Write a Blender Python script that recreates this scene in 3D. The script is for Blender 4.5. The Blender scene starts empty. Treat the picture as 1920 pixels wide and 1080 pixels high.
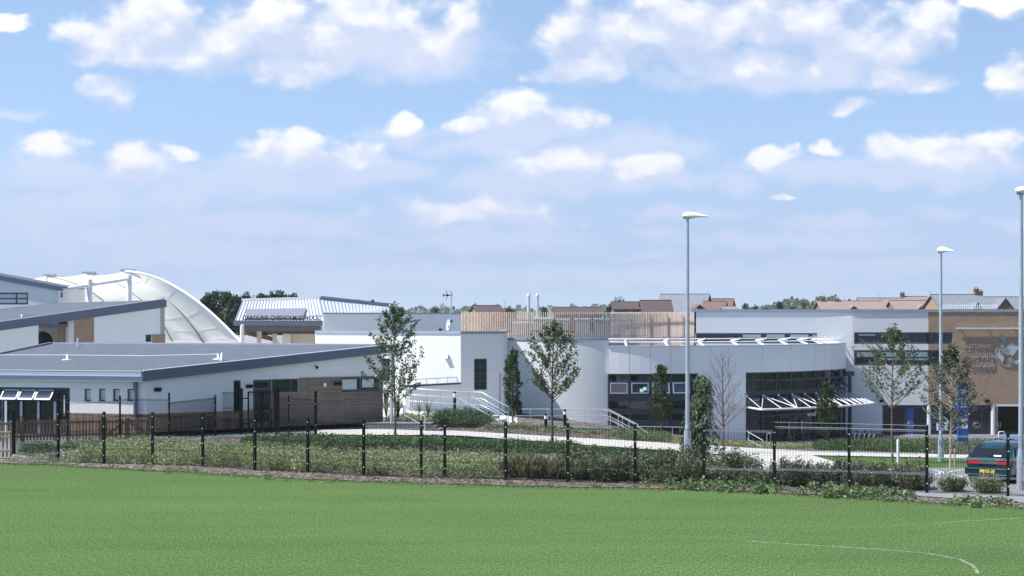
import bpy, math, random
import numpy as np
from mathutils import Vector, Matrix

random.seed(7)
F = 3400.0; HC = 5.8; HZ = 585.0          # focal length in photo pixels, eye height, horizon row
scene = bpy.context.scene
COL = scene.collection
R = math.radians
def sstep(t):
    t = max(0.0, min(1.0, t)); return t*t*(3-2*t)

# ------------------------------------------------------------------ terrain and pixel helpers
def hgt(X, Y):
    w = sstep((X+8)/26.0)
    d = max(0.0, min(58.0, Y-62.0))
    fade = 1.0-sstep((Y-135)/45.0)
    return -0.0475*d*w*fade
def W(px, py, Y):
    return Vector(((px-960)*Y/F, Y, HC-(py-HZ)*Y/F))
def GT(px, py):
    z = 0.0
    for _ in range(30):
        Y = min(3000, F*(HC-z)/max(1.0, (py-HZ)))
        z = 0.5*z+0.5*hgt((px-960)*Y/F, Y)
    return Vector(((px-960)*Y/F, Y, z))
def GX(px, Y, dz=0.0):
    X = (px-960)*Y/F
    return Vector((X, Y, hgt(X, Y)+dz))

# ------------------------------------------------------------------ tagging
def tag(o, label=None, cat=None, group=None, kind=None):
    if label: o['label'] = label
    if cat: o['category'] = cat
    if group: o['group'] = group
    if kind: o['kind'] = kind
    return o
def empty(name, loc=(0,0,0), rz=0.0, label=None, cat=None, group=None):
    o = bpy.data.objects.new(name, None); COL.objects.link(o)
    o.location = loc; o.rotation_euler = (0,0,rz)
    return tag(o, label, cat, group)
def dup(o, parent=None):
    kids = [c for c in bpy.data.objects if c.parent == o]
    c = o.copy(); COL.objects.link(c)
    if parent is not None: c.parent = parent
    for k in kids: dup(k, c)
    return c

# ------------------------------------------------------------------ mesh builder
class MB:
    def __init__(s): s.v = []; s.f = []; s.m = []; s.sm = []
    def add(s, verts, faces, m=0, smooth=False):
        b = len(s.v); s.v.extend([tuple(v) for v in verts])
        for f in faces:
            s.f.append(tuple(b+i for i in f)); s.m.append(m); s.sm.append(smooth)
        return s
    def quad(s, a, b, c, d, m=0): return s.add([a,b,c,d], [(0,1,2,3)], m)
    def box(s, c, size, rz=0.0, m=0, M=None):
        x, y, z = size[0]/2, size[1]/2, size[2]/2
        vs = [Vector((sx*x, sy*y, sz*z)) for sz in (-1,1) for sy in (-1,1) for sx in (-1,1)]
        rot = M if M is not None else Matrix.Rotation(rz, 3, 'Z')
        vs = [rot@v+Vector(c) for v in vs]
        return s.add(vs, [(0,2,3,1),(4,5,7,6),(0,1,5,4),(2,6,7,3),(0,4,6,2),(1,3,7,5)], m)
    def hexa(s, p, m=0):      # 8 corners: bottom 4 (ccw) then top 4
        return s.add(p, [(3,2,1,0),(4,5,6,7),(0,1,5,4),(1,2,6,5),(2,3,7,6),(3,0,4,7)], m)
    def beam(s, a, b, w, h, m=0, up=(0,0,1)):
        a = Vector(a); b = Vector(b); d = b-a; L = d.length
        if L < 1e-6: return s
        d /= L; u = Vector(up)
        sx = d.cross(u)
        if sx.length < 1e-4: sx = d.cross(Vector((0,1,0)))
        sx.normalize(); uu = sx.cross(d)
        M = Matrix((d, -sx, uu)).transposed()
        return s.box((a+b)/2, (L, w, h), M=M, m=m)
    def prism(s, pts, z0, z1, m=0):
        n = len(pts)
        ar = sum(pts[i][0]*pts[(i+1)%n][1]-pts[(i+1)%n][0]*pts[i][1] for i in range(n))
        if ar < 0: pts = pts[::-1]
        vs = [(p[0],p[1],z0) for p in pts]+[(p[0],p[1],z1) for p in pts]
        fs = [tuple(range(n-1,-1,-1)), tuple(range(n,2*n))]+[(i,(i+1)%n,n+(i+1)%n,n+i) for i in range(n)]
        return s.add(vs, fs, m)
    def slab(s, pts, t, m=0):  # 3-d polygon thickened downwards by t
        n = len(pts); pts = [Vector(p) for p in pts]
        ar = sum(pts[i].x*pts[(i+1)%n].y-pts[(i+1)%n].x*pts[i].y for i in range(n))
        if ar < 0: pts = pts[::-1]
        vs = [p-Vector((0,0,t)) for p in pts]+pts
        fs = [tuple(range(n-1,-1,-1)), tuple(range(n,2*n))]+[(i,(i+1)%n,n+(i+1)%n,n+i) for i in range(n)]
        return s.add(vs, fs, m)
    def tube(s, pts, r, n=8, m=0, caps=True, smooth=True):
        pts = [Vector(p) for p in pts]; k = len(pts)
        rs = r if isinstance(r, (list, tuple)) else [r]*k
        d0 = (pts[1]-pts[0]).normalized()
        ref = Vector((0,0,1)) if abs(d0.z) < .9 else Vector((1,0,0))
        vs = []
        for i in range(k):
            d = (pts[min(i+1,k-1)]-pts[max(i-1,0)])
            d = d.normalized() if d.length > 1e-9 else d0
            x = ref-d*ref.dot(d)
            if x.length < 1e-5: x = Vector((0,1,0)).cross(d)
            x.normalize(); y = d.cross(x); ref = x
            for j in range(n):
                a = 2*math.pi*j/n
                vs.append(pts[i]+(x*math.cos(a)+y*math.sin(a))*rs[i])
        fs = [(i*n+j, i*n+(j+1)%n, (i+1)*n+(j+1)%n, (i+1)*n+j) for i in range(k-1) for j in range(n)]
        s.add(vs, fs, m, smooth)
        if caps: s.add(vs[:n], [tuple(range(n-1,-1,-1))], m); s.add(vs[-n:], [tuple(range(n))], m)
        return s
    def lathe(s, base, prof, n=16, m=0, smooth=True):  # prof: (radius, z)
        return s.tube([Vector(base)+Vector((0,0,z)) for r,z in prof], [max(r,1e-4) for r,z in prof], n, m, smooth=smooth)
    def ring(s, c, rad, r, axis, n=20, k=6, m=0):
        axis = Vector(axis).normalized(); x = axis.orthogonal().normalized(); y = axis.cross(x)
        vs = []
        for i in range(n):
            a = 2*math.pi*i/n; o = x*math.cos(a)+y*math.sin(a)
            for j in range(k):
                b = 2*math.pi*j/k
                vs.append(Vector(c)+o*(rad+r*math.cos(b))+axis*(r*math.sin(b)))
        fs = [(i*k+j, ((i+1)%n)*k+j, ((i+1)%n)*k+(j+1)%k, i*k+(j+1)%k) for i in range(n) for j in range(k)]
        return s.add(vs, fs, m, True)
    def ball(s, c, rad, n=10, k=7, m=0):
        if not isinstance(rad, (tuple, list)): rad = (rad,rad,rad)
        vs = [Vector(c)+Vector((0,0,-rad[2]))]
        for i in range(1,k):
            t = math.pi*i/k
            for j in range(n):
                a = 2*math.pi*j/n
                vs.append(Vector(c)+Vector((rad[0]*math.sin(t)*math.cos(a), rad[1]*math.sin(t)*math.sin(a), -rad[2]*math.cos(t))))
        vs.append(Vector(c)+Vector((0,0,rad[2])))
        L = len(vs)-1
        fs = [(0,1+(j+1)%n,1+j) for j in range(n)]+[(L,L-n+j,L-n+(j+1)%n) for j in range(n)]
        fs += [(1+i*n+j,1+i*n+(j+1)%n,1+(i+1)*n+(j+1)%n,1+(i+1)*n+j) for i in range(k-2) for j in range(n)]
        return s.add(vs, fs, m, True)
    def poly3(s, pts, nrm, t, m=0):   # flat polygon (any plane) extruded by t along nrm
        nrm = Vector(nrm); n = len(pts); pts = [Vector(p) for p in pts]
        vs = pts+[p+nrm*t for p in pts]
        c = Vector((0,0,0))
        for i in range(n): c += pts[i].cross(pts[(i+1)%n])
        flip = c.dot(nrm) < 0
        top = tuple(range(n,2*n)); bot = tuple(range(n-1,-1,-1))
        fs = [top[::-1] if flip else top, bot[::-1] if flip else bot]
        for i in range(n):
            q = (i,(i+1)%n,n+(i+1)%n,n+i); fs.append(q[::-1] if flip else q)
        return s.add(vs, fs, m)
    def build(s, name, mat, parent=None, loc=None):
        return mesh_obj(name, s.v, s.f, mat, parent, s.m, s.sm, loc)

def auto_uv(me):
    n = len(me.loops)
    if n == 0: return
    nf = len(me.polygons)
    co = np.empty(len(me.vertices)*3, np.float32); me.vertices.foreach_get('co', co); co = co.reshape(-1,3)
    vi = np.empty(n, np.int32); me.loops.foreach_get('vertex_index', vi)
    lt = np.empty(nf, np.int32); me.polygons.foreach_get('loop_total', lt)
    nr = np.empty(nf*3, np.float32); me.polygons.foreach_get('normal', nr); nr = nr.reshape(-1,3)
    t = np.stack([-nr[:,1], nr[:,0], np.zeros(nf)],1)          # z x n
    L = np.linalg.norm(t,axis=1); flat = L < 0.03
    t[flat] = (1,0,0); t[~flat] /= L[~flat][:,None]
    b = np.cross(nr, t); b[flat] = (0,1,0)
    T = np.repeat(t, lt, 0); B = np.repeat(b, lt, 0); P = co[vi]
    uv = np.stack([(P*T).sum(1), (P*B).sum(1)],1).astype(np.float32)
    me.uv_layers.new(name='UVMap').data.foreach_set('uv', uv.ravel())

def mesh_obj(name, v, f, mat, parent=None, mi=None, sm=None, loc=None):
    me = bpy.data.meshes.new(name)
    me.from_pydata([tuple(x) for x in v], [], f); me.update()
    mats = mat if isinstance(mat, (list, tuple)) else [mat]
    for x in mats: me.materials.append(x)
    if mi is not None and len(mats) > 1: me.polygons.foreach_set('material_index', mi)
    if sm is not None and any(sm): me.polygons.foreach_set('use_smooth', sm)
    auto_uv(me)
    o = bpy.data.objects.new(name, me); COL.objects.link(o)
    if parent is not None: o.parent = parent
    if loc is not None: o.location = loc
    return o
def leaf_obj(name, pts, size, mat, parent=None, seed=0, aspect=.5, up=.35, nrm=None, mix=.5, length=None, dirs=None, flat=1.0):
    """a mesh of many separate leaves (bent diamonds) at pts"""
    g = np.random.default_rng(seed); pts = np.asarray(pts, float); n = len(pts)
    d = g.normal(size=(n,3))
    if dirs is not None: d = d*mix+np.asarray(dirs)
    d[:,2] *= flat; d[:,2] += up; d /= np.linalg.norm(d,axis=1)[:,None]
    r = g.normal(size=(n,3)); s_ = np.cross(d, r); s_ /= np.linalg.norm(s_,axis=1)[:,None]+1e-9
    sz = np.asarray(size)*g.uniform(.7,1.3,n) if np.ndim(size) == 0 else np.asarray(size)
    sz = sz[:,None]
    nn = np.cross(d, s_)
    a = pts; c = pts+d*sz; b1 = pts+d*sz*.5+s_*sz*aspect*.5-nn*sz*.08; b2 = pts+d*sz*.5-s_*sz*aspect*.5-nn*sz*.08
    v = np.stack([a,b1,c,b2],1).reshape(-1,3)
    return quads_obj(name, v, mat, parent, np.repeat(g.uniform(0,1,n),4))
def quads_obj(name, v, mat, parent=None, tint=None):
    me = bpy.data.meshes.new(name); nv = len(v); nf = nv//4
    me.vertices.add(nv); me.vertices.foreach_set('co', np.asarray(v, np.float32).ravel())
    me.loops.add(nv); me.loops.foreach_set('vertex_index', np.arange(nv, dtype=np.int32))
    me.polygons.add(nf); me.polygons.foreach_set('loop_start', np.arange(0,nv,4,dtype=np.int32))
    me.update(calc_edges=True); me.materials.append(mat)
    if tint is not None:
        at = me.attributes.new('tint', 'FLOAT', 'POINT'); at.data.foreach_set('value', np.asarray(tint, np.float32))
    o = bpy.data.objects.new(name, me); COL.objects.link(o)
    if parent is not None: o.parent = parent
    return o

# ------------------------------------------------------------------ materials
MATS = {}
def nt(name):
    m = bpy.data.materials.new(name); m.use_nodes = True; t = m.node_tree; t.nodes.clear()
    out = t.nodes.new('ShaderNodeOutputMaterial'); return m, t, out
def N(t, typ, **kw):
    n = t.nodes.new(typ)
    for k, v in kw.items():
        if k == 'ins':
            for i, x in v.items(): n.inputs[i].default_value = x
        else: setattr(n, k, v)
    return n
def ramp(t, fac, stops):
    r = t.nodes.new('ShaderNodeValToRGB'); e = r.color_ramp.elements
    while len(e) < len(stops): e.new(.5)
    for i, (p, c) in enumerate(stops): e[i].position = p; e[i].color = (*c, 1) if len(c) == 3 else c
    t.links.new(fac, r.inputs[0]); return r.outputs[0]
def c4(c): return (*c, 1)
def basic(name, col, rough=.6, metal=0.0, var=.12, scale=2.0, bump=0.0, bscale=40.0, spec=.5, coat=0.0, dirt=None):
    m, t, out = nt(name); L = t.links
    p = N(t, 'ShaderNodeBsdfPrincipled', ins={'Roughness':rough, 'Metallic':metal, 'Specular IOR Level':spec, 'Coat Weight':coat})
    tc = N(t, 'ShaderNodeTexCoord')
    n1 = N(t, 'ShaderNodeTexNoise', ins={'Scale':scale, 'Detail':6.0, 'Roughness':.65}); L.new(tc.outputs['Object'], n1.inputs[0])
    lo = tuple(x*(1-var) for x in col); hi = tuple(min(1, x*(1+var)) for x in col)
    cc = ramp(t, n1.outputs[0], [(.3, lo), (.7, hi)])
    if dirt:
        mp = N(t, 'ShaderNodeMapping', ins={'Scale':(1.3,1.3,.12)}); L.new(tc.outputs['Object'], mp.inputs[0])
        n3 = N(t, 'ShaderNodeTexNoise', ins={'Scale':2.2, 'Detail':8.0, 'Roughness':.7}); L.new(mp.outputs[0], n3.inputs[0])
        fx = ramp(t, n3.outputs[0], [(.5, (0,0,0)), (.85, (dirt,)*3)])
        mx = N(t, 'ShaderNodeMix', data_type='RGBA'); L.new(fx, mx.inputs[0]); L.new(cc, mx.inputs[6])
        mx.inputs[7].default_value = c4(tuple(x*.62 for x in col)); cc = mx.outputs[2]
    L.new(cc, p.inputs['Base Color'])
    if bump:
        n2 = N(t, 'ShaderNodeTexNoise', ins={'Scale':bscale, 'Detail':5.0}); L.new(tc.outputs['Object'], n2.inputs[0])
        b = N(t, 'ShaderNodeBump', ins={'Strength':bump, 'Distance':.02}); L.new(n2.outputs[0], b.inputs['Height']); L.new(b.outputs[0], p.inputs['Normal'])
    L.new(p.outputs[0], out.inputs[0]); return m
def brickmat(name, c1, c2, mort, bw, rh, ms, rough=.85, offset=.5, var=0.0, bump=.4):
    m, t, out = nt(name); L = t.links
    p = N(t, 'ShaderNodeBsdfPrincipled', ins={'Roughness':rough, 'Specular IOR Level':.25})
    uv = N(t, 'ShaderNodeUVMap', uv_map='UVMap')
    b = N(t, 'ShaderNodeTexBrick', offset=offset, ins={'Scale':1.0, 'Mortar Size':ms, 'Brick Width':bw, 'Row Height':rh, 'Mortar Smooth':.2, 'Bias':0.0,
          'Color1':c4(c1), 'Color2':c4(c2), 'Mortar':c4(mort)})
    L.new(uv.outputs[0], b.inputs[0])
    n = N(t, 'ShaderNodeTexNoise', ins={'Scale':1.1, 'Detail':7.0, 'Roughness':.7}); L.new(uv.outputs[0], n.inputs[0])
    v = ramp(t, n.outputs[0], [(.3, (1-var,)*3), (.7, (1+var*.6,)*3)])
    mx = N(t, 'ShaderNodeMix', data_type='RGBA', blend_type='MULTIPLY'); mx.inputs[0].default_value = 1
    L.new(b.outputs[0], mx.inputs[6]); L.new(v, mx.inputs[7]); L.new(mx.outputs[2], p.inputs['Base Color'])
    bp = N(t, 'ShaderNodeBump', invert=True, ins={'Strength':bump, 'Distance':.01}); L.new(b.outputs['Fac'], bp.inputs['Height']); L.new(bp.outputs[0], p.inputs['Normal'])
    L.new(p.outputs[0], out.inputs[0]); return m
def foliage(name, dark, light, transl=.35, rough=.5):
    m, t, out = nt(name); L = t.links
    a = N(t, 'ShaderNodeAttribute', attribute_name='tint')
    cc = ramp(t, a.outputs['Fac'], [(0.0, dark), (.65, tuple((x+y)/2 for x, y in zip(dark, light))), (1.0, light)])
    p = N(t, 'ShaderNodeBsdfPrincipled', ins={'Roughness':rough, 'Specular IOR Level':.3}); L.new(cc, p.inputs['Base Color'])
    tr = N(t, 'ShaderNodeBsdfTranslucent'); L.new(cc, tr.inputs[0])
    mx = N(t, 'ShaderNodeMixShader'); mx.inputs[0].default_value = transl
    L.new(p.outputs[0], mx.inputs[1]); L.new(tr.outputs[0], mx.inputs[2]); L.new(mx.outputs[0], out.inputs[0]); return m
def glassmat(name, tint=(.02,.025,.035), trans=0.0, rough=.015, ior=1.5):
    """reflective window glass: a mirror layer by fresnel over a dark (or partly clear) pane"""
    m, t, out = nt(name); L = t.links
    g = N(t, 'ShaderNodeBsdfGlossy', ins={'Roughness':rough, 'Color':(.9,.93,1,1)})
    lw = N(t, 'ShaderNodeFresnel', ins={'IOR':ior})
    tc = N(t, 'ShaderNodeTexCoord'); n = N(t, 'ShaderNodeTexNoise', ins={'Scale':.9, 'Detail':1.0}); L.new(tc.outputs['Object'], n.inputs[0])
    b = N(t, 'ShaderNodeBump', ins={'Strength':.05, 'Distance':.05}); L.new(n.outputs[0], b.inputs['Height']); L.new(b.outputs[0], g.inputs['Normal'])
    d = N(t, 'ShaderNodeBsdfDiffuse', ins={'Color':c4(tint)})
    base = d
    if trans > 0:
        tr = N(t, 'ShaderNodeBsdfTransparent', ins={'Color':(.62,.66,.72,1)})
        mm = N(t, 'ShaderNodeMixShader'); mm.inputs[0].default_value = trans
        L.new(d.outputs[0], mm.inputs[1]); L.new(tr.outputs[0], mm.inputs[2]); base = mm
    mx = N(t, 'ShaderNodeMixShader'); L.new(lw.outputs[0], mx.inputs[0]); L.new(base.outputs[0], mx.inputs[1]); L.new(g.outputs[0], mx.inputs[2])
    L.new(mx.outputs[0], out.inputs[0]); return m

M = MATS
M['render'] = basic('white render', (.74,.75,.74), .85, var=.035, scale=.35, bump=.12, bscale=60, dirt=.10)
M['render_grey'] = basic('pale grey wall cladding', (.635,.645,.65), .75, var=.03, scale=.35, dirt=.10)
M['panel'] = basic('pale metal cladding panel', (.86,.86,.855), .5, var=.02, scale=.5)
M['cream'] = basic('cream render', (.66,.60,.48), .85, var=.05, scale=.6, dirt=.1)
M['fascia'] = basic('blue grey metal fascia', (.115,.135,.20), .42, var=.05, scale=.6)
M['gutter'] = basic('pale blue metal gutter', (.33,.39,.50), .38, var=.05, scale=.6)
M['coping'] = basic('grey metal coping', (.27,.30,.36), .4, var=.05)
M['frame'] = basic('dark grey window frame', (.055,.062,.085), .4, var=.05)
M['frame_blue'] = basic('blue grey window frame', (.030,.035,.066), .4, var=.05)
M['lightframe'] = basic('pale grey frame', (.42,.46,.53), .4, var=.04)
M['white'] = basic('white painted steel', (.80,.80,.80), .4, var=.03)
M['galv'] = basic('galvanised steel', (.40,.44,.50), .38, metal=.35, var=.12, scale=5)
M['rail'] = basic('stainless handrail', (.52,.54,.57), .3, metal=.5, var=.05)
M['black'] = basic('black plastic', (.010,.010,.012), .6, var=.1, spec=.15)
M['fence'] = basic('black green powder coat', (.006,.009,.009), .6, var=.1, spec=.12)
M['clip'] = basic('bright fence clip', (.65,.66,.67), .35, var=.05)
M['slate'] = brickmat('grey slate roof', (.098,.112,.138), (.122,.138,.166), (.066,.075,.092), .30, .22, .012, .6, var=.12, bump=.5)
M['slate2'] = brickmat('blue grey tiles', (.17,.185,.22), (.21,.225,.26), (.12,.13,.15), .35, .30, .02, .7, var=.1)
M['brick'] = brickmat('buff brick', (.41,.275,.19), (.34,.215,.15), (.23,.19,.155), .225, .075, .010, .9, var=.10)
M['brickred'] = brickmat('red brown brick', (.30,.165,.105), (.23,.12,.08), (.22,.18,.15), .225, .075, .010, .9, var=.15)
M['tile_red'] = brickmat('terracotta roof tiles', (.205,.138,.120), (.165,.108,.098), (.12,.07,.06), .30, .30, .03, .85, var=.15)
M['tile_pink'] = brickmat('pale terracotta roof tiles', (.275,.228,.215), (.238,.195,.185), (.2,.14,.12), .30, .30, .03, .85, var=.12)
M['tile_brown'] = brickmat('dark brown roof tiles', (.115,.085,.085), (.09,.066,.07), (.06,.045,.045), .30, .30, .03, .85, var=.15)
M['timber'] = brickmat('weathered timber boards', (.30,.225,.185), (.225,.165,.14), (.07,.05,.045), 2.1, .10, .010, .8, offset=.37, var=.25, bump=.6)
M['slat'] = basic('pale larch slat', (.60,.47,.385), .75, var=.22, scale=6)
M['picket'] = basic('brown picket timber', (.36,.265,.185), .8, var=.25, scale=5)
M['picket_dark'] = basic('brown timber post', (.22,.135,.085), .8, var=.25, scale=5)
M['concrete'] = basic('pale concrete', (.50,.48,.45), .85, var=.10, scale=1.2, bump=.2, bscale=25, dirt=.2)
M['asphalt'] = basic('asphalt', (.17,.17,.18), .85, var=.22, scale=2.5, bump=.4, bscale=80)
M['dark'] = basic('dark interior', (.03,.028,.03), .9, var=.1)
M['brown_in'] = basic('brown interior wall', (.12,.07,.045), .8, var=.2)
M['glass'] = glassmat('window glass')
M['glass_clear'] = glassmat('clear window glass', trans=.72)
M['vent_glass'] = glassmat('tilted vent glass', tint=(.03,.04,.06), ior=4.0)
M['glass_blue'] = glassmat('blue reflecting vent glass', tint=(.02,.03,.075), trans=.45, ior=1.8)  # blue in the pane colour stands for the sky the vents mirror
M['blind'] = basic('pale roller blind', (.55,.60,.60), .8, var=.05)
M['seam'] = basic('pale standing seam metal', (.62,.65,.68), .4, metal=.15, var=.04)
M['bark'] = basic('grey brown bark', (.13,.10,.08), .9, var=.3, scale=8, bump=.4)
M['bark_pale'] = basic('pale bark', (.40,.36,.32), .9, var=.3, scale=9)
M['bark_red'] = basic('reddish bark', (.115,.085,.075), .9, var=.3, scale=8)
M['leaf'] = foliage('young tree leaves', (.034,.062,.028), (.140,.195,.085), rough=.38)
M['leaf_dark'] = foliage('dark glossy leaves', (.022,.038,.020), (.15,.17,.11), .25, rough=.3)
M['leaf_col'] = foliage('columnar tree leaves', (.020,.045,.018), (.085,.125,.045), .3)
M['leaf_far'] = foliage('distant tree leaves', (.018,.040,.020), (.055,.090,.040), .2)
M['conifer'] = foliage('conifer sprays', (.040,.075,.045), (.175,.245,.145), .25)
M['yellow'] = foliage('yellow green shrub leaves', (.115,.155,.060), (.50,.55,.29), .35)
M['ivy'] = foliage('dark ground cover leaves', (.032,.072,.028), (.135,.215,.085), .3)
M['juniper'] = foliage('juniper sprays', (.016,.040,.018), (.070,.120,.050), .2)
M['shrub'] = foliage('dark shrub leaves', (.036,.060,.028), (.28,.31,.185), .25)
M['shrub_grey'] = foliage('grey green shrub leaves', (.045,.060,.040), (.25,.28,.20), .3)
M['varieg'] = foliage('variegated shrub leaves', (.075,.105,.040), (.42,.44,.24), .3)
M['weed'] = foliage('weed leaves', (.060,.100,.042), (.24,.32,.15), .35)
M['grassy'] = foliage('dry grassy shrub', (.100,.115,.060), (.38,.38,.23), .35)
M['hosta'] = foliage('pale ground leaves', (.09,.12,.06), (.40,.44,.29), .35)
M['mulchbits'] = foliage('bark chips', (.06,.042,.034), (.34,.27,.22), 0.0, .9)
M['red'] = basic('red lamp lens', (.50,.015,.02), .2, var=.05, coat=.5)
M['chrome'] = basic('bright trim', (.75,.76,.78), .15, metal=.9, var=.02)
M['teal'] = basic('teal car paint', (.005,.042,.052), .14, var=.05, coat=1.0)
M['blue_paint'] = basic('light blue car paint', (.075,.145,.34), .25, var=.05, coat=1.0)
M['carglass'] = glassmat('car glass', tint=(.015,.018,.022))
M['rubber'] = basic('tyre rubber', (.018,.018,.018), .85, var=.15)
M['plate'] = basic('yellow number plate', (.72,.52,.06), .5, var=.04)
M['signblue'] = basic('blue sign panel', (.018,.085,.34), .35, var=.05)
M['signwhite'] = basic('white sign face', (.78,.80,.83), .4, var=.02)
M['signgreen'] = basic('green crest', (.14,.22,.16), .5, var=.1)
M['silver'] = basic('brushed silver', (.60,.62,.64), .38, metal=.45, var=.06)
M['silver_dark'] = basic('grey metal', (.27,.29,.30), .4, metal=.4, var=.06)
M['letters'] = basic('dark grey letters', (.035,.04,.05), .45, var=.05)
M['skin'] = basic('skin', (.50,.33,.25), .6, var=.04)
M['shirt'] = basic('blue grey shirt', (.26,.30,.42), .85, var=.1, scale=9)
M['trousers'] = basic('black trousers', (.018,.017,.018), .85, var=.15)
M['hair'] = basic('dark hair', (.02,.015,.012), .6, var=.2)
def lampmat():
    m, t, out = nt('lit pendant globe'); e = N(t, 'ShaderNodeEmission', ins={'Color':(.80,1,.90,1), 'Strength':6.0}); t.links.new(e.outputs[0], out.inputs[0]); return m
M['pendant'] = lampmat()
def membrane():
    m, t, out = nt('white tensile membrane'); L = t.links
    tc = N(t, 'ShaderNodeTexCoord'); n1 = N(t, 'ShaderNodeTexNoise', ins={'Scale':.6, 'Detail':5.0}); L.new(tc.outputs['Object'], n1.inputs[0])
    cc = ramp(t, n1.outputs[0], [(.3, (.86,.84,.76)), (.7, (.92,.90,.83))])
    d = N(t, 'ShaderNodeBsdfDiffuse'); tr = N(t, 'ShaderNodeBsdfTranslucent'); L.new(cc, d.inputs[0]); L.new(cc, tr.inputs[0])
    mx = N(t, 'ShaderNodeMixShader'); mx.inputs[0].default_value = .62; L.new(d.outputs[0], mx.inputs[1]); L.new(tr.outputs[0], mx.inputs[2])
    L.new(mx.outputs[0], out.inputs[0]); return m
M['membrane'] = membrane()
def turf():
    m, t, out = nt('mown grass'); L = t.links
    tc = N(t, 'ShaderNodeTexCoord')
    big = N(t, 'ShaderNodeTexNoise', ins={'Scale':.07, 'Detail':4.0, 'Roughness':.6}); L.new(tc.outputs['Object'], big.inputs[0])
    mp = N(t, 'ShaderNodeMapping', ins={'Scale':(.05,.35,1), 'Rotation':(0,0,R(4))}); L.new(tc.outputs['Object'], mp.inputs[0])
    strk = N(t, 'ShaderNodeTexNoise', ins={'Scale':1.3, 'Detail':6.0, 'Roughness':.65}); L.new(mp.outputs[0], strk.inputs[0])
    mpf = N(t, 'ShaderNodeMapping', ins={'Scale':(24.0,4.6,1)}); L.new(tc.outputs['Object'], mpf.inputs[0])
    fine = N(t, 'ShaderNodeTexNoise', ins={'Scale':1.0, 'Detail':3.0, 'Roughness':.75}); L.new(mpf.outputs[0], fine.inputs[0])
    spk = N(t, 'ShaderNodeTexNoise', ins={'Scale':1.7, 'Detail':2.0, 'Roughness':.7}); L.new(mpf.outputs[0], spk.inputs[0])
    a = ramp(t, fine.outputs[0], [(.30, (.024,.056,.017)), (.5, (.069,.121,.036)), (.70, (.138,.208,.074))])
    b = ramp(t, big.outputs[0], [(.35, (.90,.92,.93)), (.65, (1.07,1.04,1.02))])
    c = ramp(t, strk.outputs[0], [(.30, (.86,.89,.90)), (.7, (1.10,1.08,1.05))])
    m1 = N(t, 'ShaderNodeMix', data_type='RGBA', blend_type='MULTIPLY'); m1.inputs[0].default_value = 1; L.new(a, m1.inputs[6]); L.new(b, m1.inputs[7])
    m2 = N(t, 'ShaderNodeMix', data_type='RGBA', blend_type='MULTIPLY'); m2.inputs[0].default_value = 1; L.new(m1.outputs[2], m2.inputs[6]); L.new(c, m2.inputs[7])
    s = ramp(t, spk.outputs[0], [(.60, (0,0,0)), (.67, (.75,.75,.75))])
    m3 = N(t, 'ShaderNodeMix', data_type='RGBA'); L.new(s, m3.inputs[0]); L.new(m2.outputs[2], m3.inputs[6]); m3.inputs[7].default_value = (.27,.34,.19,1)
    p = N(t, 'ShaderNodeBsdfPrincipled', ins={'Roughness':.9, 'Specular IOR Level':.04}); L.new(m3.outputs[2], p.inputs['Base Color'])
    bp = N(t, 'ShaderNodeBump', ins={'Strength':.6, 'Distance':.03}); L.new(fine.outputs[0], bp.inputs['Height']); L.new(bp.outputs[0], p.inputs['Normal'])
    L.new(p.outputs[0], out.inputs[0]); return m
M['turf'] = turf()
def mulch():
    m, t, out = nt('bark mulch'); L = t.links
    tc = N(t, 'ShaderNodeTexCoord'); v = N(t, 'ShaderNodeTexVoronoi', ins={'Scale':11.0, 'Randomness':1.0}); L.new(tc.outputs['Object'], v.inputs[0])
    n = N(t, 'ShaderNodeTexNoise', ins={'Scale':5.0, 'Detail':8.0, 'Roughness':.8}); L.new(tc.outputs['Object'], n.inputs[0])
    sp = N(t, 'ShaderNodeSeparateColor'); L.new(v.outputs['Color'], sp.inputs[0])
    a = ramp(t, sp.outputs[0], [(.0, (.050,.041,.037)), (.6, (.120,.100,.090)), (1.0, (.38,.34,.31))])
    b = ramp(t, n.outputs[0], [(.35, (.6,.6,.6)), (.7, (1.25,1.2,1.15))])
    mx = N(t, 'ShaderNodeMix', data_type='RGBA', blend_type='MULTIPLY'); mx.inputs[0].default_value = 1; L.new(a, mx.inputs[6]); L.new(b, mx.inputs[7])
    p = N(t, 'ShaderNodeBsdfPrincipled', ins={'Roughness':.95, 'Specular IOR Level':.15}); L.new(mx.outputs[2], p.inputs['Base Color'])
    bp = N(t, 'ShaderNodeBump', ins={'Strength':1.0, 'Distance':.05}); L.new(v.outputs['Distance'], bp.inputs['Height']); L.new(bp.outputs[0], p.inputs['Normal'])
    L.new(p.outputs[0], out.inputs[0]); return m
M['mulch'] = mulch()
def chalk(a=.62):
    m, t, out = nt('worn white line paint'); L = t.links
    tc = N(t, 'ShaderNodeTexCoord'); n = N(t, 'ShaderNodeTexNoise', ins={'Scale':6.0, 'Detail':6.0, 'Roughness':.85}); L.new(tc.outputs['Object'], n.inputs[0])
    f = ramp(t, n.outputs[0], [(.42, (0,0,0)), (.64, (a,a,a))])
    d = N(t, 'ShaderNodeBsdfDiffuse', ins={'Color':(.55,.64,.56,1)}); tr = N(t, 'ShaderNodeBsdfTransparent')
    mx = N(t, 'ShaderNodeMixShader'); L.new(f, mx.inputs[0]); L.new(tr.outputs[0], mx.inputs[1]); L.new(d.outputs[0], mx.inputs[2]); L.new(mx.outputs[0], out.inputs[0]); return m
M['chalk'] = chalk(); M['chalk_faint'] = chalk(.16)

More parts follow.
